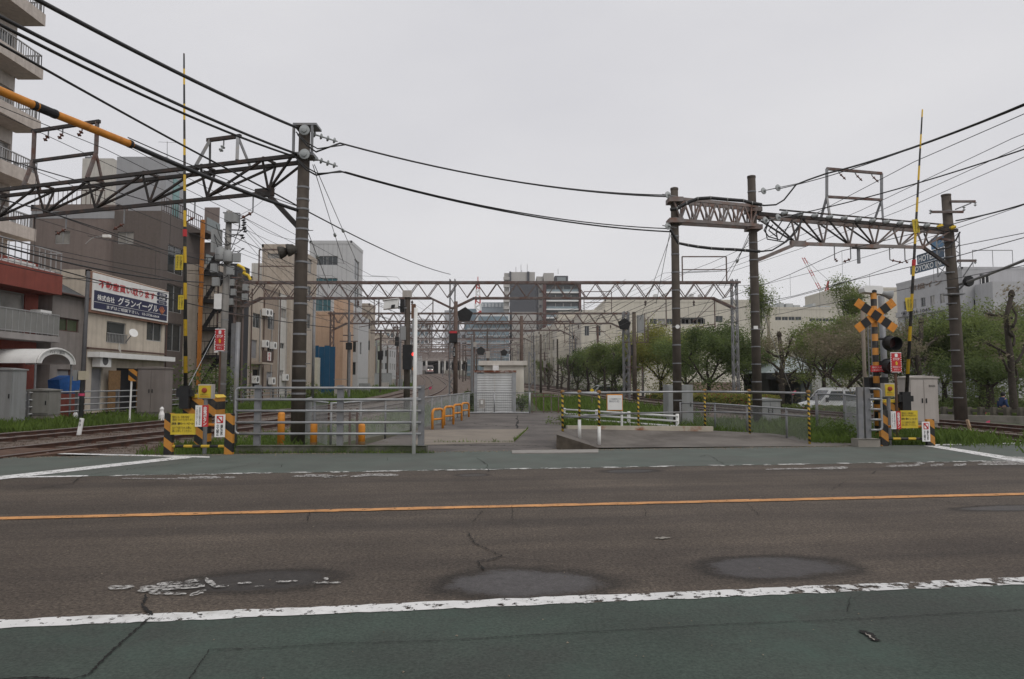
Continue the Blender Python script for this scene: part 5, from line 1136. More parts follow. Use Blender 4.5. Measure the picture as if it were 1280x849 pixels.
po = thing('cable_pole', 'cluttered cable pole with yellow insulated clamps at the left end of the portal', 'pole', (x, y, 0))
part('shaft', MB().tube([V(x, y, -.2), V(x, y, zat(342, y))], [.2, .17], 10), POLEC, po, smooth=True)
for px, dx in ((292, 0), (303, .0)): part('conduit', MB().tube([V(xat(px, y), y - .2, -.2), V(xat(px, y), y - .2, zat(352, y))], .07, 6), mat('brown_conduit', (.13, .10, .09), .8), po)
part('steel_guard', MB().box((x - .35, y - .42, 0), (x - .1, y - .3, zat(405, y))), STEEL, po)
for px, py in ((302, 335), (309, 345)): part('insulated_clamp', MB().tube([at(px - 5, py - 4, y - .4), at(px + 2, py, y - .4), at(px + 4, py + 5, y - .4)], .10, 8), YELLOW, po)
for k in range(6): part('cross_arm', MB().bar(at(286, 347 + k*9, y - .3), at(312, 347 + k*9 + (k % 2)*3, y - .3), .08), RUSTY, po)
for px, py in ((289, 352), (291, 364), (306, 358), (288, 376), (305, 370)): part('junction_box', MB().box(tuple(at(px - 3, py + 5, y - .5)), tuple(at(px + 3, py - 3, y - .5) + V(0, .3, 0))), GREYBOX, po)
y = 70; x = xat(435, y)
concrete_pole('thin dark pole in front of the white office building', x, y, zat(372, y), .13, .1, mat('dark_slim_pole', ()), [])
y = 58; x = xat(391, y); concrete_pole('grey conduit pole right of the tall concrete pole before the orange building', x, y, zat(372, y), .13, .11, STEEL, [])
y = 24.5; x = xat(292, y); 
solo('guy_pole', MB().tube([V(xat(295, 16.6), 16.6, -.05), V(xat(296, 16.6), 16.6, zat(403, 16.6))], .055, 10), STEEL, 'grey conduit post standing at the left end of the pipe barrier', 'post', smooth=True)
# slim poles along the far left line
for i, (px, pyt, Y, r) in enumerate(((452, 408, 110, .18), (470, 425, 135, .2), (484, 432, 160, .2), (498, 440, 190, .22), (500, 405, 90, .16), (519, 430, 210, .2), (592, 425, 150, .2), (612, 432, 130, .15), (697, 424, 100, .15))):
    x = xat(px, Y); g = gz(Y) * (1 if x > l1(Y) - 12 else .2)
    solo('line_pole', MB().tube([V(x, Y, g - 1), V(x, Y, zat(pyt, Y))], [r, r*.8], 8), (RUSTY, STEEL, POLEC)[i % 3], 'slim distant pole beside the railway before the station', 'pole', 'slim distant poles along the line')
rn = random.Random(77)
for i in range(34):      # line-side poles with cross-arms and boxes, dense towards the station
    Y = 62 + 5.6*i + rn.uniform(-2, 2); sd_ = i % 3
    x = (l1(Y) - 7.2 + rn.uniform(-1.2, .6), (l1(Y) + r1(Y))/2 + rn.uniform(-1, 1), r1(Y) + 6.6 + rn.uniform(-.5, 1))[sd_]
    if sd_ == 1 and Y < 85: x = l1(Y) + 3.4
    g = gz(Y); hp = rn.uniform(5.5, 10); t = thing('line_pole', 'distant line-side pole with cross-arms and signal boxes', 'pole', (x, Y, g), 'line-side poles with cross-arms')
    part('shaft', MB().tube([V(x, Y, g - .6), V(x, Y, g + hp)], [.15, .12], 7), (RUSTY, STEEL, POLEC)[rn.randrange(3)], t)
    for k in range(rn.randint(1, 4)):
        z = g + hp - .3 - k*.55; wa = rn.uniform(.5, 1.3); part('cross_arm', MB().bar(V(x - wa, Y, z), V(x + wa*rn.random(), Y, z), .1), RUSTY, t)
    if rn.random() < .75:
        z = g + rn.uniform(1.5, hp*.75); part('equipment_box', MB().box((x - .28, Y - .3, z), (x + .28, Y - .12, z + rn.uniform(.5, 1.3))), (BLACK, GREYBOX, BEIGEBOX)[rn.randrange(3)], t)
for i in range(9):       # low trackside cases
    Y = 66 + 12*i; x = l1(Y) - 7.6 - rn.uniform(0, 2); g = gz(Y); t = thing('trackside_case', 'pale trackside equipment case by the left line', 'case', (x, Y, g), 'equipment cases by the left line')
    part('case', MB().box((x - .6, Y, g - .3), (x + .6, Y + .6, g + rn.uniform(.9, 1.6))), (BEIGEBOX, GREYBOX)[i % 2], t); part('lid', MB().box((x - .65, Y - .05, g + 1.61), (x + .65, Y + .65, g + 1.66)), GREYBOX, t)

# ================================================================== WIRES
def wire(label, pts, r, m=CABLE, name='power_cable', group=None, n=6):
    return solo(name, MB().tube(pts, r, n, cap=False), m, label, 'cable', group, smooth=True)
def px_sag(a, b, s, n=14): return sag(a, b, s, n)
P0 = at(372, 160, YG - .2)
wire('thick twisted cable from the top left to the head of the tall pole', px_sag(at(-30, -42, 8.5), P0, .10), .036)
wire('upper of two black cables descending to the tall pole from the left', px_sag(at(-40, 0, 9), at(372, 193, YG - .2), .12), .030)
wire('lower of two black cables descending to the tall pole from the left', px_sag(at(-40, 10, 9.2), at(372, 197, YG - .2), .16), .026)
wire('single black cable passing the truss down to the middle mast', px_sag(at(-40, 32, 9.5), at(340, 240, 18.8), .05, 10) + px_sag(at(340, 240, 18.8), at(563, 343, 48.6), .3, 10)[1:], .022)
a, b = at(-60, 88, 9.2), at(165, 181, 12.2)
ys_ = wire('orange protective sleeve on the thick cable at the upper left', [a, a.lerp(b, .5) - Z*.02, b], .066, ORANGE, 'cable_sleeve', n=14)
wire('thick black cable running out of the orange sleeve to the tall pole', px_sag(b + (a - b)*.06, at(372, 263, YG - .1), .06), .046)
for k in (.39, .46, .50, .985): 
    c = a.lerp(b, k) - Z*.02*4*k*(1-k); d = (b - a).normalized()
    o = MB().tube([c - d*.03, c + d*.03], .075, 12) if k not in (.46,) else MB().tube([c - d*.16, c + d*.16], .071, 12)
    part('clamp_band', o, BLACK, ys_)
wire('thin messenger wire above the orange sleeve', px_sag(at(160, 172, 12.2), at(372, 258, YG), .05), .010)
# tall pole -> right gantry
for i, (st, en, q0, lb) in enumerate(((at(372, 168, YG - .35), at(840, 246, YB - .1), (395, 190, 425, 179), 'upper pair of black cables, front one, from the tall pole to the right gantry'), (at(370, 165, YG - .35), at(836, 244, YB - .1), (397, 186, 432, 181), 'upper pair of black cables, back one, from the tall pole to the right gantry'),
                                      (at(371, 200, YG - .35), at(842, 290, YB - .1), (395, 219, 425, 214), 'lower pair of black cables, front one, from the tall pole to the right gantry'), (at(369, 196, YG - .35), at(838, 286, YB - .1), (397, 217, 432, 215), 'lower pair of black cables, back one, from the tall pole to the right gantry'))):
    p1, p2 = at(q0[0], q0[1], YG - .3), at(q0[2], q0[3], YG + .3)
    wire(lb, [st, st.lerp(p1, .5) - Z*.06, p1, p2] + px_sag(p2, en, .32, 16)[1:], .024 if i % 2 == 0 else .018)
# bundled cables across the lattice
def bundle(lb, pts, r, Y): 
    o = wire(lb, [at(x, y_, Y) for x, y_ in pts], r, n=8)
    for x, y_ in pts[1:-1]: part('tape_band', MB().tube([at(x - .5, y_, Y), at(x + .5, y_, Y)], r*1.12, 8), mat('grey_tape', (.3, .3, .29), .6), o)
bundle('thick taped cable bundle over the right lattice', ((838, 262), (846, 261), (858, 254), (872, 248.5), (888, 247.5), (909, 249.5), (929, 251), (940, 254), (952, 256)), .06, YB - .35)
bundle('thick taped cable bundle under the right lattice', ((838, 287), (848, 304), (860, 306.5), (872, 308.5), (889, 310.5), (905, 311.5), (918, 312), (931, 313), (950, 314.5)), .05, YB - .35)
wire('black cable looping from the lattice up to the right overhead line', [at(x, y_, YA - .4) for x, y_ in ((940, 254), (955, 257), (970, 256), (980, 250), (988, 240), (995, 231), (1010, 225), (1033, 217))] + px_sag(at(1033, 217, YA), at(1340, 106, 13), .15, 12)[1:], .030)
wire('second strand of the right overhead line towards the road', px_sag(at(975, 236, YA - .2), at(1340, 104, 13.2), .2, 14), .014)
wire('black cable from the right gantry truss to the right edge of the picture', px_sag(at(985, 270, YA - .1), at(1340, 166, 15), .15, 14), .018)
for k, (x0, x1, yb) in enumerate(((962, 1003, 303), (960, 990, 300), (966, 978, 300))):
    c0 = at(x0, 275 + k*3, YA - .5); c1 = at(x1, 275, YA - .3)
    wire('drooping black jumper loop on the right gantry, ' + ('largest', 'middle', 'smallest')[k], [c0, at(x0 - 5, 288, YA - .5), at(x0 - 3 + 4*k, yb - 4, YA - .5), at((x0 + x1)/2, yb, YA - .5), at(x1 - 8, yb - 12, YA - .4), c1], .022)
wire('black cable from the bundle under the lattice up to the truss insulators', [at(950, 314.5, YA - .5), at(965, 313, YA - .5), at(980, 304, YA - .5), at(990, 294, YA - .4), at(1003, 276, YA - .3)], .03)
wire('dark cable looping down the right concrete pole', [at(1155, 292, YC - .3), at(1160, 303, YC - .4), at(1172, 312, YC - .4), at(1185, 310, YC - .35), at(1195, 300, YC - .3), at(1200, 290, YC - .3)], .03)
wire('black cable from the right pole head to the right edge', px_sag(at(1195, 276, YC - .2), at(1340, 235, 20), .1, 10), .028)
wire('thick pale cable from the lower right pole across to the right edge', px_sag(at(1199, 356, YC), at(1340, 300, 20), .05, 10), .05, mat('grey_cable', (.2, .2, .2), .6))
# lines across to the left utility pole and along the street
for i, (a, b, s, r) in enumerate((((-40, 296), (255, 353), .3, .03), ((-40, 303), (420, 410), .4, .02), ((-40, 320), (300, 372), .3, .015), ((-40, 286), (276, 345), .25, .012), ((110, 295), (300, 318), .2, .009), ((-40, 246), (296, 330), .3, .009))):
    wire(('thickest black street cable before the billboard house', 'long street cable running on past the tall pole', 'lowest street cable along the left houses', 'slim street cable just above the thickest one', 'short thin cable over the lamp arm', 'topmost thin street cable before the brown wall')[i], px_sag(at(a[0], a[1], 20), at(b[0], b[1], 36), s, 12), r, group='street cables along the left houses')
for i, (x0, y0, x1, y1) in enumerate(((304, 277, 440, 395), (304, 283, 430, 398), (305, 288, 420, 400), (302, 296, 410, 402), (300, 268, 372, 300), (282, 275, 345, 235), (283, 300, 372, 330))):
    wire('thin wire from the transformer pole, ' + ('first from the top of the fan', 'second from the top of the fan', 'third from the top of the fan', 'lowest of the fan', 'running right to the tall pole', 'rising left to the truss', 'from the transformers to the tall pole')[i], px_sag(at(x0, y0, 33), at(x1, y1, 60 if x1 > 400 else 40), .3, 10), .010, WIRE, 'distribution_wire', 'wires of the transformer pole')
# guy wires
for i, (x0, y0, x1, y1, Y1, beads) in enumerate(((393, 206, 447, 330, 30, (.55,)), (391, 206, 430, 330, 30, (.6,)), (379, 275, 412, 360, 26, (.45,)), (843, 262, 820, 380, 30, ()), (847, 270, 800, 400, 40, ()), (942, 285, 905, 360, 30, (.5,)), (945, 287, 870, 400, 40, ()), (937, 290, 920, 330, 30, ()))):
    pts = [at(x0, y0, YG if x0 < 500 else YA), at(x1, y1, Y1)]
    w_ = wire('thin stay wire, ' + ('right one of two from the tall pole head', 'left one of two from the tall pole head', 'low one from the middle of the tall pole', 'short one left of the lattice pole', 'long one left of the lattice pole', 'beaded one under the lattice', 'long one crossing under the lattice', 'short one beside the right lattice pole')[i], pts, .011, WIRE, 'stay_wire', 'stay wires of the gantry poles')
    for bd in beads: part('guy_insulator', MB().lathe(pts[0].lerp(pts[1], bd), pts[1] - pts[0], [(.03, -.12), (.06, -.08), (.045, 0), (.06, .08), (.03, .12)], 8), INSUL, w_)
g_ = wire('bright guy wire from the right pole down to the red marker', [at(952, 385, YA), at(990, 492, 27)], .011, STEELB, 'stay_wire')
g_ = wire('guy wire with a long rod slanting from the left utility pole', [at(273, 410, 32.5), at(236, 482, 24)], .014, STEELB, 'stay_wire')
# catenary: messenger, contact wire and droppers over each track, span by span
SUP = [-8, 19.5, 49, 74, 97, 122, 150, 180, 205, 230, 255, 280, 305]
for key, fx_ in TRACKS:
    side = 'left' if key[0] == 'l' else 'right'
    sup = list(SUP); sup[1] = 19.5 if side == 'left' else 26
    ps, pc, dr = [], [], MB()
    for a, b in zip(sup, sup[1:]):
        n = 6
        for i in range(n):
            t = i / n; yy = a + (b - a)*t; z = gz(yy)
            zm = z + 6.55 - 4*.55*t*(1-t); zc = z + 5.3
            ps.append(V(fx_(yy), yy, zm)); pc.append(V(fx_(yy) + (.2 if i % 2 else -.1), yy, zc))
            if yy < 130: dr.tube([V(fx_(yy), yy, zm), V(fx_(yy), yy, zc)], .007, 3, False)
    w_ = solo('catenary_wire', MB().tube(ps, .013, 4, False), WIRE, 'messenger and contact wire over the %s %s track' % (('inner', 'outer')[key[1] == '2'], side), 'wire', 'catenary wires')
    part('contact_wire', MB().tube(pc, .012, 4, False), WIRE, w_); part('dropper', dr, WIRE, w_)
rn = random.Random(12)
for i in range(14):
    off, z0, fx_ = rn.uniform(-6.5, 1.5), rn.uniform(6.0, 9.2), (l1 if i % 2 else (lambda y_: r1(y_) + 4.5)); pts = []
    for a, b in zip(SUP[2:], SUP[3:]):
        for k in range(4): t = k/4; yy = a + (b-a)*t; pts.append(V(fx_(yy) + off, yy, gz(yy) + z0 - 4*.4*t*(1-t)))
    solo('feeder_wire', MB().tube(pts, .02, 4, False), WIRE, 'thin feeder wire between the portal gantries towards the station', 'wire', 'feeder wires between the portal gantries')
for i, (fx_, off, z0, side, wh) in enumerate(((l1, -2.0, 8.3, 'left', 'second from the inside'), (l1, -1.2, 8.3, 'left', 'innermost'), (l1, -5.0, 9.3, 'left', 'highest'), (l1, -5.9, 8.4, 'left', 'outermost'), (r1, 1.3, 8.6, 'right', 'leftmost on the top frame'), (r1, 2.1, 8.6, 'right', 'middle one on the top frame'), (r1, 2.9, 8.6, 'right', 'rightmost on the top frame'), (r1, 4.6, 7.7, 'right', 'lowest and outermost'), (r1, -1.6, 7.9, 'right', 'innermost'))):
    pts = []
    for a, b in zip(SUP, SUP[1:]):
        for k in range(4):
            t = k/4; yy = a + (b-a)*t; pts.append(V(fx_(yy) + off, yy, gz(yy) + z0 + (.8 if yy > 45 else 0) - 4*.35*t*(1-t)))
    solo('feeder_wire', MB().tube(pts, .011, 4, False), WIRE, 'thin feeder wire along the %s tracks, %s' % (side, wh), 'wire', 'feeder wires along the %s tracks' % side)

# ================================================================== BUILDINGS
def facade(m, O, u, w, h, ops, depth):
    """wall face with real openings and reveals; u is the left-to-right direction seen from outside"""
    O, u = Vector(O), Vector(u); n = u.cross(Z)
    us = sorted({0, w} | {round(o[0], 4) for o in ops} | {round(o[2], 4) for o in ops})
    zs = sorted({0, h} | {round(o[1], 4) for o in ops} | {round(o[3], 4) for o in ops})
    for a, b in zip(us, us[1:]):
        for c, d in zip(zs, zs[1:]):
            mu, mz = (a + b)/2, (c + d)/2
            if any(o[0] < mu < o[2] and o[1] < mz < o[3] for o in ops): continue
            m.poly(O + u*a + Z*c, O + u*b + Z*c, O + u*b + Z*d, O + u*a + Z*d)
    for o in ops:
        a, c, b, d = o[:4]; k = -n * depth
        P = [O + u*a + Z*c, O + u*b + Z*c, O + u*b + Z*d, O + u*a + Z*d]
        for i in range(4): m.poly(P[i], P[(i+1) % 4], P[(i+1) % 4] + k, P[i] + k)
def windows(t, O, u, ops, depth, fm, gm):
    O, u = Vector(O), Vector(u); n = u.cross(Z); rn = random.Random(len(ops)*7 + int(O.x*3))
    for o in ops:
        a, c, b, d = o[:4]; kind = o[4] if len(o) > 4 else 'w'
        if kind == 'void':
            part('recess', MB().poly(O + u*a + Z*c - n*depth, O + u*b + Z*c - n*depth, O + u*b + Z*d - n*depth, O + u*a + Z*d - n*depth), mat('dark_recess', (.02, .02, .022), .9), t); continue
        fw = min(.05, (b - a)*.12); f = MB(); k = depth*.55
        def pt(uu, zz, dd): return O + u*uu + Z*zz - n*dd
        for (u0, z0, u1, z1) in ((a, c, b, c + fw), (a, d - fw, b, d), (a, c + fw, a + fw, d - fw), (b - fw, c + fw, b, d - fw)) + ((((a+b)/2 - fw/2, c + fw, (a+b)/2 + fw/2, d - fw),) if kind in 'w' and b - a > .5 else ()):
            f.obox(pt(u0, z0, k + .04), u*(u1 - u0), n*.05, Z*(z1 - z0))
        wn = part('door' if kind == 'd' else 'window', f, fm, t)
        g = gm if not isinstance(gm, (list, tuple)) else rn.choice(gm)
        part('door_leaf' if kind == 'd' else 'pane', MB().poly(pt(a, c, k + .03), pt(b, c, k + .03), pt(b, d, k + .03), pt(a, d, k + .03)), g if kind != 'd' else mat('door_grey', (.25, .25, .26), .5), wn)
        if kind == 'r':   # window with guard railing
            r = MB(); 
            for q in range(int((b - a)/.13) + 1): r.obox(pt(a + q*.13, c, -.06), u*.025, n*.025, Z*(d - c)*.42)
            r.obox(pt(a - .05, c + (d - c)*.42, -.06), u*(b - a + .1), n*.04, Z*.04); part('guard_railing', r, ALU, wn)
def building(name, label, O, u, w, dp, h, wm, front=(), right=(), left=(), depth=.14, fm=ALU, gm=(GLASS, GLASS, GLASSC), roof=None, par=.3, cat='building', group=None):
    O = Vector(O); u = Vector(u).normalized(); n = u.cross(Z); iv = -n
    t = thing(name, label, cat, O, group); m = MB()
    facade(m, O, u, w, h, front, depth); facade(m, O + u*w, iv, dp, h, right, depth); facade(m, O + iv*dp, -iv, dp, h, left, depth); facade(m, O + u*w + iv*dp, -u, w, h, (), depth)
    part('wall', m, wm, t)
    windows(t, O, u, front, depth, fm, gm); windows(t, O + u*w, iv, right, depth, fm, gm); windows(t, O + iv*dp, -iv, left, depth, fm, gm)
    r = MB(); r.obox(O + Z*(h + .003) - u*.04 + n*.04, u*(w + .08), iv*(dp + .08), Z*.12)
    if par:
        for o_, e in ((O - u*.04 + n*.04, (u*(w + .08), iv*.2)), (O - u*.04 + iv*(dp - .16), (u*(w + .08), iv*.2)), (O - u*.04 + n*.04, (u*.2, iv*(dp + .08))), (O + u*(w - .16) + n*.04, (u*.2, iv*(dp + .08)))): r.obox(o_ + Z*(h + .124), e[0], e[1], Z*par)
    part('roof', r, roof or wm, t)
    return t
def grid(u0, du, nu, w, z0, dz, nz, h, kind='w'): return [(u0 + i*du, z0 + j*dz, u0 + i*du + w, z0 + j*dz + h, kind) for i in range(nu) for j in range(nz)]
YP = V(0, 1, 0); XP = V(1, 0, 0)
def railing(t, a, b, h, gap, m, name='railing', r=.018, infill=None):
    a, b = Vector(a), Vector(b); q = MB(); n = max(1, int((b - a).length/gap))
    for k in range(n + 1): p = a.lerp(b, k/n); q.bar(p, p + Z*h, r*1.6)
    q.bar(a + Z*h, b + Z*h, r*3, r*2.4); q.bar(a + Z*.08, b + Z*.08, r*2)
    o = part(name, q, m, t)
    if infill: part('screen', MB().poly(a + Z*.1, b + Z*.1, b + Z*(h - .04), a + Z*(h - .04)), infill, o)
# ---- tall beige-tiled apartment tower at the left edge
TILE = mat('beige_tile', (.52, .47, .43), .75, 0, .08, 4, streak=.3); 
xt, yt = -25.7, 34.6
ta = thing('apartment_tower', 'tall beige-tiled apartment tower with railed balconies at the left edge', 'building', (xt, 27, 0))
m = MB(); z0s = [zat(y, 35) for y in (372, 304, 237, 170, 104, 38, -28, -94)]
ops = []
for z in z0s:
    for k in range(3): ops.append((1.0 + k*3.0, z + .35, 2.9 + k*3.0, z + 2.15))
facade(m, V(xt - .0, 25.4, 0), YP, 9.0, 24, ops, .3); facade(m, V(xt - 12, 25.4, 0), XP, 12, 24, (), .3); facade(m, V(xt, 34.4, 0), -XP, 12, 24, [(1.5, 6, 2.3, 7.0)], .2)
part('wall', m, TILE, ta); windows(ta, V(xt, 25.4, 0), YP, ops, .3, ALU, (GLASS, GLASSC))
part('roof', MB().box((xt - 12, 25.4, 24.003), (xt + .1, 34.4, 24.3)), TILE, ta)
BALC = mat('balcony_tile', (.52, .465, .42), .75, 0, .1, 5, streak=.35)
for i, z in enumerate(z0s):
    zb = z; bx = xt + 1.3
    s = part('balcony', MB().box((xt + .003, 25.3, zb), (bx, yt, zb + .22)).box((bx - .14, 25.3, zb + .221), (bx, yt, zb + .62)).box((xt + .003, yt - .14, zb + .221), (bx - .141, yt, zb + .62)), BALC, ta)
    q = MB()
    for (a, b) in ((V(bx - .07, 25.3, zb + .62), V(bx - .07, yt - .07, zb + .62)), (V(xt + .05, yt - .07, zb + .62), V(bx - .07, yt - .07, zb + .62))):
        n = int((b - a).length/.16)
        for k in range(n + 1): p = a.lerp(b, k/n); q.bar(p, p + Z*.62, .03 if k % 6 else .06)
        q.bar(a + Z*.62, b + Z*.62, .07, .05)
    part('railing', q, ALU, s)
    part('air_conditioner', MB().box((xt + .2, 33.0 - (i % 3)*2.2, zb + .23), (xt + .55, 33.8 - (i % 3)*2.2, zb + .85)), SIGNW, s)
# ---- red-brown low block in front of it
RED = mat('red_render', (.24, .062, .045), .8, 0, .12, 2, streak=.3)
xr0, yr0 = -21.0, 30.0
rb = building('low_block', 'dark red rendered low apartment block under the beige tower', V(xr0, 20, 0), YP, 10.1, 7, zat(342, yr0), RED,
              front=[(6.6, zat(408, 30) - .6, 9.3, zat(408, 30) + 1.35, 'w'), (3.2, zat(408, 30) - .6, 6.0, zat(408, 30) + 1.35, 'w'), (8.2, .1, 9.2, 2.0, 'd'), (5, .3, 7.4, 2.1, 'w')], gm=(GLASS, GLASSC))
for z, m_ in ((zat(420, 29.5), None), (zat(341, 29.5), None)):
    s = part('balcony', MB().box((xr0 + .003, 20, z - .9 if z > 5 else z - .25), (xr0 + 1.0, 30.15, z)), RED if z > 5 else mat('grey_slab', (.3, .28, .27), .8), rb)
    railing(s, V(xr0 + .95, 20.2, z), V(xr0 + .95, 30.1, z), .95, .35, ALU, infill=mat('frosted_screen', (.22, .22, .21), .5, 0, .1, 2) if z < 5 else None)
    railing(s, V(xr0 + .05, 30.1, z), V(xr0 + .93, 30.1, z), .95, .35, ALU)
part('laundry_pole', MB().tube([V(xr0 + .7, 24, zat(331, 28)), V(xr0 + .7, 30, zat(331, 28))], .03, 6), SIGNW, rb)
for k, yy in enumerate((27.2, 27.7, 28.2)): part('folded_blind', MB().box((xr0 + .55, yy, zat(331, 28) - .25), (xr0 + .85, yy + .42, zat(331, 28) + .12)), SIGNW, rb)
part('air_conditioner', MB().box((xr0 + .3, 29.2, zat(409, 29) + .3), (xr0 + .75, 29.9, zat(401, 29) + .5)), SIGNW, rb)
# arched white awning over the entrance
aw = thing('entrance_awning', 'white arched awning over the entrance between red block and grey house', 'awning', (-19.8, 28.4, 0))
ya_, yb_ = 27.2, 29.2; xw0, xw1 = xat(38, 28.2) , -18.9
zc = zat(455, 28.3); pts = [V(-20.9, 28.2 + math.cos(a)*1.15, zc + math.sin(a)*.62) for a in [math.pi*k/14 for k in range(15)]]
m = MB(); o = len(m.v)
for dx in (0, 2.1): m.v += [tuple(p + XP*dx) for p in pts]
m.f += [(i, i+1, 15+i+1, 15+i) for i in range(14)]
part('canopy', m, SIGNW, aw, smooth=True)
rim = [p + XP*2.1 for p in pts]; m = MB().tube(rim, .05, 6); part('rim', m, WHITE, aw)
m = MB(); inner = [V(-18.81, 28.2 + math.cos(a)*.88, zc + math.sin(a)*.40) for a in [math.pi*k/14 for k in range(15)]]; outer = [V(-18.81, 28.2 + math.cos(a)*1.14, zc + math.sin(a)*.61) for a in [math.pi*k/14 for k in range(15)]]
for i in range(14): m.poly(inner[i], inner[i+1], outer[i+1], outer[i])
fa_ = part('fascia', m, SIGNW, aw); text(fa_, 'ハイツ蒲田', V(-18.80, 27.75, zc + .42), YP, .9, .13, INK, off=.01)
for yy in (27.1, 29.3): part('support_post', MB().tube([V(-18.9, yy, -.1), V(-18.9, yy, zc)], .04, 8), STEEL, aw)
solo('blue_tarpaulin', MB().prism([V(-19.4, 29.4, 1.05), V(-19.2, 30.3, 1.0), V(-19.2, 30.5, 1.55), V(-19.3, 29.9, 1.8), V(-19.4, 29.3, 1.6)], (-.5, 0, 0)), mat('blue_tarp', (.015, .09, .30), .5, 0, .2, 6, bump=.6, bscale=8), 'bright blue tarpaulin bundle under the arched awning', 'tarpaulin')
solo('red_bin', MB().box((-19.9, 28.9, -.1), (-19.2, 30.2, 1.0)), RED, 'dark red bin below the blue tarpaulin', 'bin')
# ---- grey two-storey house
GRW = mat('grey_siding', (.25, .225, .21), .85, 0, .08, 3, streak=.35)
gh = building('house', 'grey two-storey house with slate roof left of the billboard house', V(-20.7, 30.6, 0), YP, 2.25, 7.5, zat(371, 31), GRW, front=[(.35, zat(413, 31), 1.95, zat(396, 31) + .0, 'w'), (.5, .1, 1.5, 2.1, 'd')], fm=BROWNF, gm=GLASSG, par=0)
z1 = zat(371, 31) + .13; z2 = zat(347, 31.5)
part('slate_roof', MB().add([(-20.45, 30.5, z1), (-20.45, 32.85, z1), (-28.4, 32.85, z1), (-28.4, 30.5, z1), (-22.0, 30.5, z2), (-22.0, 32.85, z2), (-28.4, 30.5, z2), (-28.4, 32.85, z2)], [(0, 1, 5, 4), (4, 5, 7, 6), (0, 4, 6, 3), (1, 2, 7, 5)]), mat('slate', (.085, .09, .095), .8, 0, .15, 6), gh)
part('gutter', MB().tube([V(-20.42, 30.5, z1 + .02), V(-20.42, 32.85, z1 + .02)], .05, 6), BROWNF, gh); part('downpipe', MB().tube([V(-20.5, 32.8, 0), V(-20.5, 32.8, z1)], .04, 6), BROWNF, gh)
# ---- cream house with the billboard
CRM = mat('cream_render', (.54, .48, .40), .85, 0, .07, 3, streak=.35)
yh0, yh1, xh = 32.9, 40.3, -20.55
W3 = yh1 - yh0; hz = zat(342, 33)
bh = building('billboard_house', 'cream two-storey house carrying a large billboard beside the left tracks', V(xh, yh0, 0), YP, W3, 7, hz - .25, CRM,
              front=[(1.6, zat(428, 34.5) , 3.35, zat(401, 34.5), 'r'), (5.4, zat(421, 39) - .25, 7.1, zat(403, 39) + .1, 'w'), (.5, .1, 1.4, 2.2, 'd'), (2.6, .0, 6.4, 2.25, 'void')], right=[(2, 3.4, 3, 4.6)], gm=(GLASS, GLASSC))
part('canopy_band', MB().box((xh + .004, yh0 + .1, 2.72), (xh + .62, yh1 + .1, 2.98)), SIGNW, bh); part('ledge', MB().box((xh + .004, yh0, 3.12), (xh + .12, yh1 + .05, 3.2)), BROWNF, bh)
for yy in (33.4, 36.0): part('bamboo_screen', MB().box((xh + .30, yy + .9, .1), (xh + .34, yy + 1.9, 2.1)), mat('bamboo', (.20, .115, .05), .85, 0, .25, 12), bh)
part('drain_pipe', MB().tube([V(xh + .05, yh1 + .1, 0), V(xh + .05, yh1 + .1, hz - .3)], .04, 6), BROWNF, bh)
ac = part('air_conditioner', MB().box((xh + .05, 33.35, zat(459, 34)), (xh + .45, 34.25, zat(443, 34))), SIGNW, bh); part('fan_grille', MB().lathe(V(xh + .451, 33.75, zat(451, 34)), (1, 0, 0), [(.23, 0), (.23, .012)], 16), mat('dark_grille', (.1, .1, .1), .6), ac)
q = V(xh + .5, 36.0, zat(417, 36)); dh = part('satellite_dish', MB().lathe(q, (.8, -.5, .35), [(.03, 0), (.15, .03), (.23, .08), (.235, .09)], 16), SIGNW, bh); part('dish_arm', MB().tube([q, V(xh, 36.2, q.z - .5)], .025, 6), STEEL, dh)
q = V(xh + .4, 34.9, zat(436, 35)); part('satellite_dish', MB().lathe(q, (.9, .5, .2), [(.05, 0), (.2, .05), (.3, .1)], 14), SIGNW, bh)
# billboard
xb_ = xh + .16; bz0, bz1 = zat(388, yh0 + .1), zat(341, yh0 + .1)
bb = thing('billboard', 'white and navy real-estate billboard on the cream house', 'billboard', (xb_, yh0, bz0))
part('frame', MB().box((xh + .004, yh0 - .1, bz0 - .1), (xb_, yh1, bz1 + .06)), mat('rusty_frame', (.24, .13, .09), .8, 0, .2, 4), bb)
pn = part('white_panel', MB().box((xb_ + .002, yh0 + .02, bz0 + .02), (xb_ + .05, yh1 - .1, bz1)), SIGNW, bb)
H = bz1 - bz0; Wb = yh1 - yh0 - .12
part('navy_panel', MB().box((xb_ + .052, yh0 + .12, bz0 + .06*H), (xb_ + .058, yh1 - .24, bz0 + .545*H)), NAVY, bb); part('divider', MB().box((xb_ + .0585, yh0 + .14, bz0 + .235*H), (xb_ + .061, yh1 - .26, bz0 + .245*H)), SIGNW, bb)
xx_ = xb_ + .062
def bt(body, u0, z0, u1, z1, m_, bold=.0): text(pn, body, V(xx_, yh0 + u0*Wb, bz0 + z0*H), YP, (u1-u0)*Wb, (z1-z0)*H, m_, bold=bold, off=.006)
bt('不動産買い取ります', .06, .63, .79, .86, SIGNR, .02); bt('株式会社', .05, .29, .25, .45, SIGNW, .02); bt('グランイーグル', .29, .27, .84, .50, SIGNW, .025); bt('まずはご相談下さい。 03-3736-6664', .16, .10, .86, .20, SIGNW, .015)
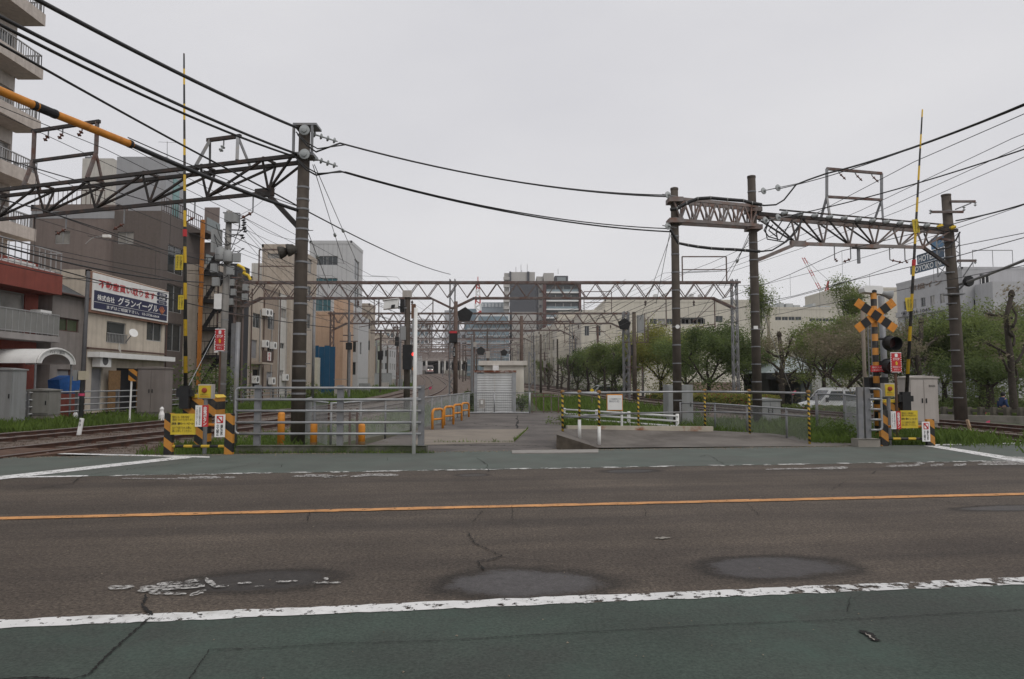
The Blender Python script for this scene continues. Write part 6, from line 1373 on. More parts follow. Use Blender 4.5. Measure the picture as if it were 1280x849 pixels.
for i, tx in enumerate(('土地', '戸建', 'マンション')):
    zz = bz0 + (.86 - i*.125)*H; y0, y1 = yh0 + .82*Wb, yh0 + .975*Wb
    part('pill', MB().prism([V(xx_ - .004, y0 + .1, zz - .05*H), V(xx_ - .004, y1 - .1, zz - .05*H), V(xx_ - .004, y1, zz - .02*H), V(xx_ - .004, y1, zz + .025*H), V(xx_ - .004, y1 - .1, zz + .052*H), V(xx_ - .004, y0 + .1, zz + .052*H), V(xx_ - .004, y0, zz + .025*H), V(xx_ - .004, y0, zz - .02*H)], (.006, 0, 0)), NAVY, pn)
    text(pn, tx, V(xx_ + .003, y0 + .2, zz - .033*H), YP, y1 - y0 - .4, .066*H, SIGNW, bold=.015, off=.004)
bq = V(xx_ + .004, yh0 + .90*Wb, bz0 + .24*H); m = MB()
for k in range(5): a = R(40 + 24*k); m.bar(bq, bq + V(0, math.cos(a)*.42, math.sin(a)*.42*1.1), .003, .07)
part('wing_emblem', m, mat('emblem_orange', (.5, .17, .08), .6), pn)
# ---- brown apartment building behind
BR1 = mat('brown_render', (.23, .19, .175), .85, 0, .06, 2, streak=.25); BR2 = mat('brown_tile', (.14, .118, .108), .8, 0, .08, 6, streak=.2); GPN = mat('grey_panel', (.38, .39, .41), .7, 0, .05, 2, streak=.15)
Yb = 45.0; xA, xB_, xC_ = xat(30, Yb), xat(141, Yb), xat(200, Yb); hb = zat(264, Yb)
b2 = building('apartment_building', 'brown stepped apartment building with grey upper storey behind the billboard house', V(xA, Yb, 0), XP, xB_ - xA, 14, hb, BR1, front=[(xat(61, Yb) - xA, zat(305, Yb), xat(80, Yb) - xA, zat(289, Yb))], gm=GLASSC)
m = MB(); ww = xC_ - xB_; ops = [(xat(146, Yb) - xB_, zat(307, Yb), xat(166, Yb) - xB_, zat(292, Yb))]
rops = [(1.0, hb - 9.3 + 2.65*k, 3.2, hb - 7.4 + 2.65*k) for k in range(3)]
facade(m, V(xB_, Yb - .5, 0), XP, ww, hb - .1, ops, .14); facade(m, V(xC_, Yb - .5, 0), YP, 6.2, hb - .1, rops, .14); m.poly(V(xB_, Yb - .5, hb - .1), V(xC_, Yb - .5, hb - .1), V(xC_, Yb + 5.7, hb - .1), V(xB_, Yb + 5.7, hb - .1)); facade(m, V(xC_, Yb + 5.7, 0), -XP, ww, hb - .1, (), .1); facade(m, V(xB_ + .0, Yb, 0), -YP, .5, hb - .1, (), .1)
part('tiled_wing', m, BR2, b2); windows(b2, V(xB_, Yb - .5, 0), XP, ops, .14, ALU, GLASSC); windows(b2, V(xC_, Yb - .5, 0), YP, rops, .14, ALU, GLASS)
for k in range(5):
    z = 1.6 + 2.65*k; s = part('balcony', MB().box((xC_ + .003, Yb + 3.3, z), (xC_ + 1.3, Yb + 5.7, z + .2)), BR2, b2)
    part('screen', MB().box((xC_ + 1.22, Yb + 3.4, z + .21), (xC_ + 1.26, Yb + 5.6, z + 1.15)), mat('balcony_glass', (.16, .19, .19), .3), s)
    part('partition', MB().box((xC_ + .1, Yb + 5.5, z + .21), (xC_ + 1.2, Yb + 5.6, z + 2.4)), BR1, s)
part('upper_storey', MB().box((xat(136, Yb + 1), Yb + 1, hb + .13), (xat(199, Yb + 1), Yb + 3.8, zat(196, Yb + 1))), GPN, b2)
part('roof_glazing', MB().box((xat(199, Yb + 1) + .002, Yb + 2.0, hb + .1), (xat(199, Yb + 1) + .03, Yb + 2.9, zat(222, Yb + 2))), mat('teal_pane', (.16, .30, .30), .2), b2)
part('parapet_band', MB().box((xA, Yb - .02, hb - .5), (xB_, Yb + .1, hb + .35)), GPN, b2)
for a, b in ((V(xA + .5, Yb, hb + .36), V(xB_ - 1, Yb, hb + .36)), (V(xC_ - .05, Yb - .4, hb - .1), V(xC_ - .05, Yb + 5.5, hb - .1))): railing(b2, a, b, 1.05, .3, BROWNF)
part('stair_tower', MB().box((xat(92, 58), 58, 0), (xat(131, 58), 64, zat(198, 58))), mat('pale_tower', (.52, .50, .46), .8, 0, .06, 2, streak=.2), b2)
part('water_tank', MB().box((xat(104, 60), 59, zat(198, 58) + .002), (xat(116, 60), 61, zat(191, 58))), STEEL, b2)
an = thing('tv_antenna', 'thin television antenna on the grey upper storey', 'antenna', at(209, 196, 50))
part('mast', MB().tube([at(209, 210, 50), at(209, 177, 50)], .02, 5), STEEL, an); part('boom', MB().tube([at(198, 177.5, 50), at(221, 178.5, 50)], .014, 5), STEEL, an)
for k in range(5): part('element', MB().tube([at(199 + k*5, 177.5, 49.6), at(199 + k*5, 177.5, 50.4)], .01, 4), STEEL, an)
# street lamp arm on the brown wall
st = wire('curved street lamp arm before the brown wall', [at(107, 305, 40), at(115, 298, 40), at(125, 295.5, 40), at(133, 296, 40)], .03, ALU, 'lamp_arm'); part('lamp_head', MB().box(tuple(at(129, 297, 40) - V(0, .1, 0)), tuple(at(138, 294, 40) + V(0, .1, .02))), SIGNW, st)
# ---- external stair with orange columns
se = thing('external_stair', 'dark external stair with orange columns next to the brown building', 'stair', (xat(255, 47), 47, 0))
for px, yt_ in ((248, 275),): part('column', MB().box((xat(px - 2.0, 47), 46.9, 0), (xat(px + 2.0, 47), 47.1, zat(yt_, 47))), mat('rust_orange', (.42, .16, .03), .7, 0, .2, 2, streak=.4), se)
xs0, xs1 = xat(246, 47.5), xat(272, 47.5)
for k in range(5):
    z = 1.2 + k*1.95; part('landing', MB().box((xs0, 47.3, z), (xs1, 49.5, z + .25)), BLACK, se); railing(se, V(xs0, 47.3, z + .25), V(xs1, 47.3, z + .25), .95, .28, BLACK)
    part('stair_flight', MB().bar(V(xs0 + .2, 48.2, z + .2), V(xs1 - .2, 48.2, z + 1.95), .9, .2), BLACK, se)
part('back_wall', MB().box((xs0 - .4, 49.6, 0), (xs1 + .3, 52, 10.2)), mat('charcoal_wall', (.045, .045, .05), .8), se)
# ---- beige terraces towards the station
def lb_(name, label, px0, px1, pyt, x, wm, front, left=(), **k):
    """building on the left street line, front facing the tracks"""
    y0 = abs(x)*FPX/(640 - px0); y1 = abs(x)*FPX/(640 - px1)
    f = [(a*(y1 - y0), zat(pb, y0 + (a + c)/2*(y1-y0)), c*(y1 - y0), zat(pt, y0 + (a + c)/2*(y1-y0)), *r) for (a, pb, c, pt, *r) in front]
    return building(name, label, V(x, y0, 0), YP, y1 - y0, k.pop('dp', 8), zat(pyt, y0), wm, front=f, left=left, **k), y0, y1
BEI = mat('beige_render', (.46, .40, .335), .85, 0, .08, 3, streak=.4); TAN = mat('tan_render', (.33, .27, .22), .85, 0, .08, 3, streak=.4); WHT = mat('offwhite_render', (.56, .55, .52), .85, 0, .06, 3, streak=.35)
lb_('town_house', 'beige three-storey house behind the cable pole', 268, 311, 338, -20.9, BEI, [(.15, 393, .45, 378), (.15, 440, .45, 424), (.2, 484, .7, 470, 'w'), (.75, 388, .93, 372)])
t_, y0, y1 = lb_('town_house', 'beige narrow house with a brown-railed balcony and red notice', 311.5, 327, 352, -20.9, BEI, [(.2, 410, .8, 392), (.15, 448, .6, 425, 'd'), (.3, 484, .8, 462, 'void')])
zb = zat(455, y0); s = part('balcony', MB().box((-20.89, y0 + .2, zb), (-19.9, y1 - .1, zb + .15)), BEI, t_); part('balcony_front', MB().box((-19.95, y0 + .2, zb + .151), (-19.9, y1 - .1, zb + 1.1)), BROWNF, s)
nt_ = part('red_notice', MB().box((-19.89, y0 + 1.2, zb + .3), (-19.87, y0 + 2.0, zb + 1.0)), SIGNW, s); text(nt_, '空\n室', V(-19.87, y0 + 1.35, zb + .35), YP, .45, .6, SIGNR, bold=.02)
lb_('town_house', 'tan brown house with two tall window bays', 327.5, 347, 361, -20.9, TAN, [(.3, 412, .75, 390), (.3, 450, .75, 427), (.3, 487, .7, 465, 'd')])
t_, y0, y1 = lb_('town_house', 'off-white house with small windows behind the tall pole', 347.5, 389, 372, -20.9, WHT, [(.05, 436, .16, 429), (.3, 436, .4, 431), (.5, 436, .6, 429), (.05, 470, .15, 463), (.4, 487, .6, 463, 'd'), (.05, 398, .2, 386), (.6, 400, .75, 388)])
building('apartment_house', 'tall cream house with a small top window left of the tall pole', V(xat(324, 63), 63, 0), XP, xat(362, 63) - xat(324, 63), 8, zat(311, 63), BEI, front=[(xat(331, 63) - xat(324, 63), zat(323, 63), xat(345, 63) - xat(324, 63), zat(317, 63))], right=[(1 + 2*k, 12.5 - 2.8*j, 2.2 + 2*k, 14 - 2.8*j) for k in range(3) for j in range(3)])
solo('roof_tank', MB().box((xat(311, 66), 66, 4), (xat(324, 66), 69, zat(329, 66))), WHT, 'plain pale block rising behind the cream houses', 'building')
# pipes, air conditioners and meters on the left street fronts
rn = random.Random(5)
for o_ in [o for o in list(COL.objects) if o.get('category') == 'building' and o.name.split('.')[0] == 'town_house']:
    y0 = o_.location.y; xw_ = o_.location.x
    for k in range(2): yy = y0 + .15 + k*1.9; part('downpipe', MB().tube([V(xw_ + .06, yy, 0), V(xw_ + .06, yy, 9 - 1.5*k)], .04, 6), (BROWNF, ALU)[k], o_)
    for k in range(3):
        yy, zz = y0 + rn.uniform(.4, 2.6), 1.2 + 2.9*k + rn.uniform(0, .5); a_ = part('air_conditioner', MB().box((xw_ + .05, yy, zz), (xw_ + .4, yy + .8, zz + .6)), SIGNW, o_); part('fan_grille', MB().lathe(V(xw_ + .401, yy + .35, zz + .3), (1, 0, 0), [(.2, 0), (.2, .01)], 12), mat('dark_grille', ()), a_)
# white-grey office
OFF = mat('office_panel', (.50, .505, .51), .6, 0, .03, 1.5, streak=.12)
Yo = 86; x0, x1 = xat(384, Yo), xat(437, Yo); ho = zat(305, Yo)
fr_ = [(xat(391.5, Yo) - x0, zat(331.5, Yo), xat(420, Yo) - x0, zat(320, Yo)), (xat(391.5, Yo) - x0, zat(355, Yo), xat(420, Yo) - x0, zat(347.5, Yo)), (xat(391.5, Yo) - x0, zat(389, Yo), xat(412, Yo) - x0, zat(374, Yo))]
of = building('office_building', 'light grey panelled office building right of the tall pole', V(x0, Yo, 0), XP, x1 - x0, 6.5, ho, OFF, front=fr_, right=[(1.6, ho - 4.2 - 3.6*k, 4.4, ho - 1.6 - 3.6*k) for k in range(4)], gm=(GLASS, mat('teal_glass', (.05, .13, .15), .1)))
for k in range(1, 9): part('panel_joint', MB().box((x0 + (x1 - x0)*k/9 - .02, Yo - .012, 0), (x0 + (x1 - x0)*k/9 + .02, Yo - .002, ho)), mat('panel_joint', (.33, .335, .34), .7), of)
ORB = mat('salmon_render', (.52, .36, .255), .85, 0, .06, 2, streak=.3)
t_ = building('corner_shop', 'salmon orange building with a stepped top below the grey office', V(xat(391, 76), 76, 0), XP, xat(412, 76) - xat(391, 76), 7, zat(394, 76), ORB, right=[(1, 4.5, 2.2, 6)])
part('tower', MB().box((xat(413, 77), 78, 0), (xat(425, 77), 83, zat(373, 78))), ORB, t_)
t_ = building('white_house', 'pale house with dark windows right of the salmon building', V(xat(426, 84), 84, 0), XP, xat(447, 84) - xat(426, 84), 6, zat(398, 84), OFF, front=[(.8, 5.2, 1.8, 6.6), (.8, 2.4, 1.8, 4)], right=[(1, 5, 2, 6.5)])
building('slim_block', 'slim cream block at the right end of the left street', V(xat(447.5, 96), 96, 0), XP, 1.5, 4, zat(383, 96), BEI, front=[(.5, 6, 1.6, 7.4), (.5, 9, 1.6, 10.4)])
bf = thing('blue_hoarding', 'deep blue sheet hoarding in front of the salmon building', 'hoarding', (xat(404, 72), 72, 0))
BLUE = mat('blue_sheet', (.008, .075, .16), .6, 0, .1, 2, streak=.2)
for k in range(4): part('panel', MB().box((xat(391, 72) + k*.58, 72 + (k % 2)*.02, -.2), (xat(391, 72) + k*.58 + .56, 72.05 + (k % 2)*.02, zat(432 + (k % 2)*1.5, 72))), BLUE, bf)
solo('white_box', MB().box((xat(386, 70), 70, .8), (xat(396.5, 70), 71, zat(447, 70))), mat('ivory', (.5, .48, .4), .7), 'ivory cabinet in front of the blue hoarding', 'cabinet')
cabinet('relay_cabinet', 'wide pale cabinet by the far left line below the slim block', xat(434, 92), xat(458, 92), 92, .2, zat(462, 92), BEIGEBOX, split=True)
cabinet('relay_cabinet', 'grey fenced cabinet further along the left line', xat(464, 110), xat(489, 110), 110, .8, zat(467, 110), GREYBOX, split=True)
for i, (a, b, py, Y, m_, lb) in enumerate(((450, 462, 425, 140, mat('sage', (.32, .36, .28), .8), 'sage green far house on the left of the line'), (462, 474, 418, 170, BEI, 'beige far block on the left of the line'), (474, 486, 432, 160, OFF, 'pale far house on the left of the line, near the station'), (486, 497, 426, 200, TAN, 'tan far block on the left of the line'), (497, 512, 436, 230, WHT, 'off-white far block left of the station'), (505, 523, 430, 280, OFF, 'grey far block behind the station left end'), (440, 452, 432, 125, mat('peach', (.45, .30, .22), .8), 'peach far house on the left of the line'))):
    w_ = xat(b, Y) - xat(a, Y); h_ = zat(py, Y)
    building('far_house', lb, V(xat(a, Y), Y, 0), XP, w_, 12, h_, m_, front=grid(w_*.15, w_*.4, 2, w_*.26, h_ - 2.6, -3, 3, 1.5), right=grid(1, 3, 3, 1.4, h_ - 2.6, -3, 2, 1.5), depth=.2)
# ---- station and train
YS = 312; STB = mat('station_brown', (.34, .30, .28), .8, 0, .1, .3)
sn = thing('station', 'low station with a dark train hall and brownish roof at the end of the tracks', 'building', (xat(548, YS), YS, gz(300)))
part('roof', MB().prism([at(517, 451, YS), at(580, 451, YS), at(577, 441, YS), at(522, 440, YS)], (0, 60, 0)), STB, sn)
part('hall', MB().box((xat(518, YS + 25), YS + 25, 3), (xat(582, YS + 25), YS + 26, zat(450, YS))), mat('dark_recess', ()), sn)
for px in (521, 527, 533, 549, 556, 563, 570, 577): part('column', MB().box((xat(px, YS) - .4, YS - .4, 4), (xat(px, YS) + .4, YS + .4, zat(451, YS))), WHT, sn)
for a, b in ((518, 531), (556, 578)): part('platform', MB().box((xat(a, YS - 8), YS - 8, 3), (xat(b, YS - 8), YS + 20, zat(463, YS - 8))), CONC, sn)
tx, ty = l1(296), 296; tz = gz(296) + .9
tr = thing('train', 'distant train front with two lit headlamps between the station columns', 'train', (tx, ty, tz - .9))
part('body', MB().prism([(tx - 1.4, ty, tz), (tx + 1.4, ty, tz), (tx + 1.4, ty, tz + 2.3), (tx + 1.0, ty, tz + 2.9), (tx - 1.0, ty, tz + 2.9), (tx - 1.4, ty, tz + 2.3)], (-8, 40, .6)), mat('train_silver', (.42, .38, .37), .4, .3), tr)
part('windscreen', MB().box((tx - 1.15, ty - .05, tz + 1.35), (tx + 1.15, ty - .005, tz + 2.3)), GLASS, tr); part('red_stripe', MB().box((tx - 1.38, ty - .04, tz + .35), (tx + 1.38, ty - .004, tz + .6)), SIGNR, tr); part('skirt', MB().box((tx - 1.3, ty + .05, tz - .8), (tx + 1.3, ty + 1, tz - .02)), BLACK, tr)
for s_ in (-.85, .85): part('headlamp', MB().lathe(V(tx + s_, ty - .01, tz + .95), (0, -1, 0), [(.22, 0), (.22, .06)], 10), mat('headlamp_light', (1, .95, .85), .3, emit=1.2), tr)
# ---- dark high-rise
YH = 360; DK = mat('charcoal_tile', (.062, .065, .075), .6, 0, .06, .3); LG = mat('tower_grey', (.40, .385, .365), .7, 0, .05, .2); MAR = mat('maroon_tile', (.10, .045, .04), .7, 0, .06, .3)
def hx(p): return xat(p, YH)
def hzz(p): return zat(p, YH)
hr = thing('high_rise', 'charcoal and pale grey high-rise apartment block in the far centre', 'building', (hx(668), YH, 0))
part('main_wall', MB().box((hx(637), YH, 0), (hx(671), YH + 22, hzz(353))), DK, hr)
part('top_storey', MB().box((hx(637), YH + .4, hzz(353) + .01), (hx(669), YH + 20, hzz(340))), LG, hr)
for a, b in ((636.5, 639), (659, 662)): part('dark_pilaster', MB().box((hx(a), YH - .3, hzz(354)), (hx(b), YH + .38, hzz(339.6))), DK, hr)
part('corner_stack', MB().box((hx(630), YH + 1, 0), (hx(636.4), YH + 18, hzz(341))), LG, hr)
for k in range(11): part('balcony', MB().box((hx(629.2), YH - .6, hzz(350 + k*9.2)), (hx(637), YH + .99, hzz(350 + k*9.2) + 1.6)), LG, hr)
part('pale_lower_block', MB().box((hx(640), YH - 8, 0), (hx(670), YH - .5, hzz(392))), LG, hr)
part('middle_wall', MB().box((hx(671) + .02, YH + 2, 0), (hx(679), YH + 20, hzz(345))), LG, hr); part('middle_strip', MB().box((hx(671.5), YH + 1.2, 0), (hx(673.5), YH + 1.98, hzz(352))), DK, hr)
for k in range(9): w_ = part('window', MB().box((hx(674.5), YH + 1.85, hzz(356 + k*9.5)), (hx(677.5), YH + 1.99, hzz(352 + k*9.5))), GLASS, hr)
part('rooftop_block', MB().box((hx(680), YH + 1, hzz(354)), (hx(693), YH + 18, hzz(341))), LG, hr); part('rooftop_block', MB().box((hx(694), YH + 1, hzz(354)), (hx(711), YH + 16, hzz(344.5))), DK, hr)
part('roof_lantern', MB().box((hx(697), YH + .5, hzz(351)), (hx(708), YH + .98, hzz(346.5))), mat('pale_glass', (.25, .28, .29), .3), hr)
part('maroon_pier', MB().box((hx(679), YH - 1, 0), (hx(683), YH + 16, hzz(355))), MAR, hr); part('maroon_pier', MB().box((hx(724), YH - 1, 0), (hx(727), YH + 16, hzz(354))), MAR, hr); part('maroon_band', MB().box((hx(679), YH - 1.2, hzz(355.4)), (hx(727), YH + 16, hzz(354))), MAR, hr)
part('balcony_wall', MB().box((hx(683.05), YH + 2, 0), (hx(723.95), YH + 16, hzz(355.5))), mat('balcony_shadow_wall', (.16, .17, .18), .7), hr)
BGL = mat('balcony_blue_glass', (.22, .28, .31), .25, 0, .1, .4)
for k in range(8):
    z = hzz(366.5 + k*10.6); s_ = part('balcony_slab', MB().box((hx(683.1), YH - .6, z), (hx(723.9), YH + 1.98, z + .7)), SIGNW, hr)
    part('balcony_glass', MB().box((hx(683.6), YH - .5, z + .71), (hx(723.4), YH - .4, z + 1.9)), BGL, s_)
    for q in (.28, .52, .76): part('partition', MB().box((hx(683 + 41*q), YH + .2, z + .71), (hx(683.8 + 41*q), YH + 1.9, z + 3.6)), LG, s_)
for k, (px, h_) in enumerate(((645, 332), (651.5, 329), (652.5, 336), (659.5, 328.5), (699, 334))): part('aerial', MB().tube([V(hx(px), YH + 5, hzz(341)), V(hx(px), YH + 5, hzz(h_))], .12, 5), STEEL, hr)
# ---- glass complex and mast left of it
YGl = 335; GB = mat('blue_grey_glass', (.17, .235, .275), .25, 0, .18, .12); 
def cx(p): return xat(p, YGl)
def cz(p): return zat(p, YGl)
gc = thing('glass_complex', 'blue-grey glass building with a curved white roof left of the high-rise', 'building', (cx(605), YGl, 0))
part('glass_body', MB().box((cx(584), YGl, 0), (cx(636), YGl + 30, cz(404))), GB, gc)
for k in range(7): part('floor_band', MB().box((cx(584), YGl - .3, cz(412 + k*9)), (cx(636), YGl - .01, cz(412 + k*9) + .7)), mat('pale_band', (.36, .385, .40), .5), gc)
for k in range(9): part('mullion', MB().box((cx(588 + k*5.4), YGl - .25, 0), (cx(588.5 + k*5.4), YGl - .02, cz(404))), MATS['pale_band'], gc)
m = MB(); P1 = [at(594, 405, YGl - 2), at(594, 399, YGl - 2), at(597, 394.5, YGl - 2), at(602, 393, YGl - 2), at(637, 393, YGl - 2), at(637, 405, YGl - 2)]; m.prism(P1, (0, 20, 0)); part('white_roof_shell', m, mat('roof_shell', (.62, .63, .63), .4), gc)
part('shell_glazing', MB().box((cx(598), YGl - 2.3, cz(403)), (cx(635), YGl - 2.01, cz(396))), GB, gc)
part('rear_office', MB().box((cx(597), YGl + 40, 0), (cx(633), YGl + 70, zat(378, YGl + 40))), mat('rear_office_grey', (.30, .34, .37), .4), gc)
for k in range(7): part('rear_window', MB().box((xat(601 + k*4.5, YGl + 39), YGl + 39.5, zat(384, YGl + 40)), (xat(604 + k*4.5, YGl + 39), YGl + 39.99, zat(379.5, YGl + 40))), mat('pale_panel', (.55, .57, .58), .5), gc)
part('side_office', MB().box((cx(571), YGl + 50, 0), (cx(588), YGl + 70, zat(386, YGl + 50))), GB, gc); part('side_office', MB().box((cx(545), YGl + 40, 0), (cx(562), YGl + 60, zat(388, YGl + 40))), GPN, gc)
for i, (a, b, py, m_) in enumerate(((519, 536, 400, OFF), (500, 519, 408, GPN), (562, 584, 414, GPN), (480, 500, 412, WHT))):
    w_ = xat(b, 345) - xat(a, 345); h_ = zat(py, 345)
    building('far_office', 'far office block behind the station roofs, ' + ('pale one left of the middle mast', 'grey one behind the surveillance camera', 'grey one under the glass side wing', 'off-white one at the left end')[i], V(xat(a, 345), 345, 0), XP, w_, 15, h_, m_, front=grid(w_*.1, w_*.3, 3, w_*.2, h_ - 4, -4, 5, 2.2), depth=.3, gm=(GLASS, GB))
tw = thing('lattice_tower', 'red and white lattice communications tower behind the glass building', 'tower', (xat(597, 430), 430, 0))
REDT = mat('tower_red', (.5, .06, .05), .6)
for k in range(7): part('tower_section', lattice(MB(), xat(597, 430), 430, zat(416 - k*9, 430), zat(407 - k*9, 430), 5 - k*.55, 4.5, .35), REDT if k % 2 == 0 else SIGNW, tw)
part('aerial', MB().tube([V(xat(597, 430), 430, zat(354, 430)), V(xat(597, 430), 430, zat(346, 430))], .3, 5), REDT, tw)
# ---- long cream building on the right
CR2 = mat('cream_plaster', (.60, .565, .49), .85, 0, .05, .8, streak=.2)
YM = 112; x0, x1 = xat(757, YM), xat(960, YM); hm = zat(378, YM)
cbm = building('cream_building', 'long cream plastered building with ribbon windows behind the park trees', V(x0, YM, -.8), XP, x1 - x0, 25, hm + .8, CR2,
    front=[(xat(813, YM) - x0 + k*1.32, zat(405.5, YM) + .8, xat(813, YM) - x0 + k*1.32 + 1.22, zat(398.5, YM) + .8) for k in range(7)] + [(xat(896, YM) - x0, zat(403, YM) + .8, xat(905, YM) - x0, zat(395, YM) + .8), (xat(846, YM) - x0 + .3, zat(405, YM) + .8, xat(881, YM) - x0, zat(397, YM) + .8)], depth=.25)
part('roof_block', MB().box((xat(812, YM), YM + 6, hm + .13), (xat(823, YM), YM + 10, zat(370, YM))), CR2, cbm)
for px in (820, 831, 866, 877): part('roof_vent', MB().box((xat(px, YM), YM + .2, hm + .13 + .3), (xat(px + 3.4, YM), YM + 1.5, hm + 1.4)), mat('vent_white', (.6, .6, .6), .6), cbm)
# left wings, stepping back towards the tracks
YW = 104; w0, w1 = xat(727, YW), xat(757, YW)
cw = building('cream_wing', 'cream stair wing with small dark windows left of the long building', V(w0, YW, -.8), XP, w1 - w0, 12, zat(391, YW) + .8, CR2, front=grid(.5, 1.75, 2, .7, 3.0, 3.2, 3, 1.5) , left=grid(1, 2.4, 4, 1.1, 2, 3.2, 3, 1.5), depth=.2, gm=(GLASSC, GLASS))
YV = 120; v0, v1 = xat(696, YV), xat(727, YV)
cv = building('cream_wing', 'cream wing with paired dark windows beside the third portal mast', V(v0, YV, -.8), XP, v1 - v0, 16, zat(400, YV) + .8, CR2, front=[(xat(716, YV) - v0, zat(p, YV) + .8, xat(722, YV) - v0, zat(p - 5, YV) + .8) for p in (424, 442, 405)], depth=.2, gm=GLASS)
part('stair_head', MB().box((xat(699, YV), YV + 1, zat(400, YV)), (xat(727, YV), YV + 10, zat(389, YV))), CR2, cv)
YU = 124; u0_ = V(xat(640, 175), 175, -.8); u1_ = V(xat(696, YU), YU, -.8); ud = (u1_ - u0_).normalized(); ul = (u1_ - u0_).length
cu = building('cream_wing', 'long cream wing of tall windows receding towards the station', u0_, ud, ul, 14, zat(407, YU) + .8, CR2, front=grid(1.5, 3.6, int(ul/3.6), 1.7, 1.6, 3.3, 3, 2.0), depth=.3, gm=(GLASSC, mat('grey_pane', (.22, .22, .2), .3)))
for k in range(int(ul/3.6)): part('pilaster', MB().obox(u0_ + ud*(.6 + 3.6*k) + ud.cross(Z)*.003, ud*.45, ud.cross(Z)*.35, Z*(zat(407, YU) + .5)), CR2, cu)
YR = 118; r0, r1_ = xat(964, YR), xat(1052, YR)
cr = building('cream_block', 'cream block with narrow ribbon windows right of the galvanised mast', V(r0, YR, -.8), XP, r1_ - r0, 20, zat(387, YR) + .8, CR2, front=[(xat(971, YR) - r0 + k*1.16, zat(400.5, YR) + .8, xat(971, YR) - r0 + k*1.16 + 1.05, zat(396, YR) + .8) for k in range(4)] + [(xat(1014, YR) - r0 + k*1.16, zat(402, YR) + .8, xat(1014, YR) - r0 + k*1.16 + 1.05, zat(398, YR) + .8) for k in range(4)], depth=.2, gm=GLASS)
RFM = mat('rooftop_machine', (.40, .42, .42), .7, 0, .08, .6)
for i, (a, b, t0, t1) in enumerate(((969, 983, 386, 379), (984, 991, 386, 376), (994, 1003, 386, 377), (1004, 1012, 386, 379), (1028, 1032, 386, 377), (1038, 1051, 386, 380))): part('rooftop_unit', MB().box((xat(a, YR), YR + 3, zat(387, YR) + .12), (xat(b, YR), YR + 7, zat(t1, YR))), RFM, cr)
building('cream_block', 'tall cream block partly hidden behind the crossing signal', V(xat(1050, 135), 135, -.8), XP, xat(1140, 135) - xat(1050, 135), 15, zat(362, 135) + .8, mat('cream_plaster', ()), front=[(14 + k*1.8, 16, 15.3 + k*1.8, 17.2) for k in range(3)], gm=GLASS)
# ---- red tower crane far away
cn = thing('tower_crane', 'red and white tower crane above the cream block', 'crane', (xat(1034, 260), 260, 0))
xc = xat(1034, 260)
part('mast', lattice(MB(), xc + .5, 260, 0, zat(374, 260), 1.8, 2, .12), SIGNW, cn)
part('cab', MB().prism([at(1024, 375, 260), at(1036, 374, 260), at(1036, 368, 260), at(1033, 365, 260), at(1030, 371, 260), at(1025, 372, 260)], (0, 3, 0)), REDT, cn)
for a, b in ((at(1033, 370, 260), at(1036, 351, 260)), (at(1036, 370, 260), at(1035, 351, 260)), (at(1029, 372, 260), at(1035, 352, 260))): part('a_frame', MB().bar(a, b, .35), REDT, cn)
for k in range(6):
    a = at(1029, 369, 260).lerp(at(1004, 322, 260), k/6); b = at(1029, 369, 260).lerp(at(1004, 322, 260), (k+1)/6); m = MB()
    for o in (-.5, .5): m.bar(a + XP*o, b + XP*o, .2)
    for q in range(3): m.bar(a.lerp(b, q/3) - XP*.5, a.lerp(b, (q+1)/3) + XP*.5, .13)
    part('jib_section', m, REDT if k % 2 else SIGNW, cn)
part('jib_cable', MB().tube([at(1036, 351, 260), at(1005, 323, 260)], .06, 4), WIRE, cn)
# ---- hotel
HG = mat('hotel_grey', (.43, .43, .445), .75, 0, .05, .8, streak=.15)
C0 = V(69.2, 104.1, -.8); F0 = V(69.2, 122, -.8); hd = (C0 - F0).normalized(); hl = (C0 - F0).length; hh = zat(337, 104) + .8
ops = grid(2.0, 2.55, 6, 1.25, hh - 4.6, -2.85, 5, 1.55)
ht = building('hotel', 'grey multi-storey hotel with a blue roof sign at the right', F0, hd, hl, 26, hh, HG, front=ops, gm=(GLASS, GLASSC), depth=.25)
hn = hd.cross(Z)
for k in range(5): part('spandrel', MB().obox(F0 + hd*.0 + hn*.003 + Z*(hh - 2.6 - 2.85*k + .0 - 3.15 + .0), hd*(hl + .2), hn*.35, Z*.9), HG, ht)
q0 = F0 + hn*.36 + Z*(hh - 5.9)
text(ht, '☎3734-1045', F0 + hd*1.8 + hn*.36 + Z*(hh - 5.72), hd, 8.4, .85, mat('sign_dark', (.05, .05, .06), .6), bold=.02, off=.03)
text(ht, '東横イン', F0 + hd*4.0 + hn*.05 + Z*(hh - 1.6), hd, 9, 1.0, mat('sign_bronze', (.18, .13, .10), .6), bold=.02, off=.05)
# right-hand part
e0 = C0 + V(.05, .0, 0)
part('rear_wing', MB().box((xat(1246, 100), 100, -.8), (xat(1330, 100), 103.9, zat(352, 100))), HG, ht)
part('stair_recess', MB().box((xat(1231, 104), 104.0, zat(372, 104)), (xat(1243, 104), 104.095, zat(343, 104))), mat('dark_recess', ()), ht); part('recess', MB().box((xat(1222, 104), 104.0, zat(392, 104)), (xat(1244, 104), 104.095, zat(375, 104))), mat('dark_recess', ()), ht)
part('fire_stair', MB().bar(at(1222, 362, 103.4), at(1243, 372, 103.4), 1.0, .5), mat('stair_steel', (.42, .43, .44), .6), ht); part('landing', MB().box((xat(1231, 104), 102.8, zat(374, 104)), (xat(1246, 104), 103.99, zat(371, 104))), MATS['stair_steel'], ht)
for px in (1232, 1237, 1242): part('stair_post', MB().box((xat(px, 103), 103, zat(372, 103)), (xat(px + .7, 103), 103.1, zat(345, 103))), WHITE, ht)
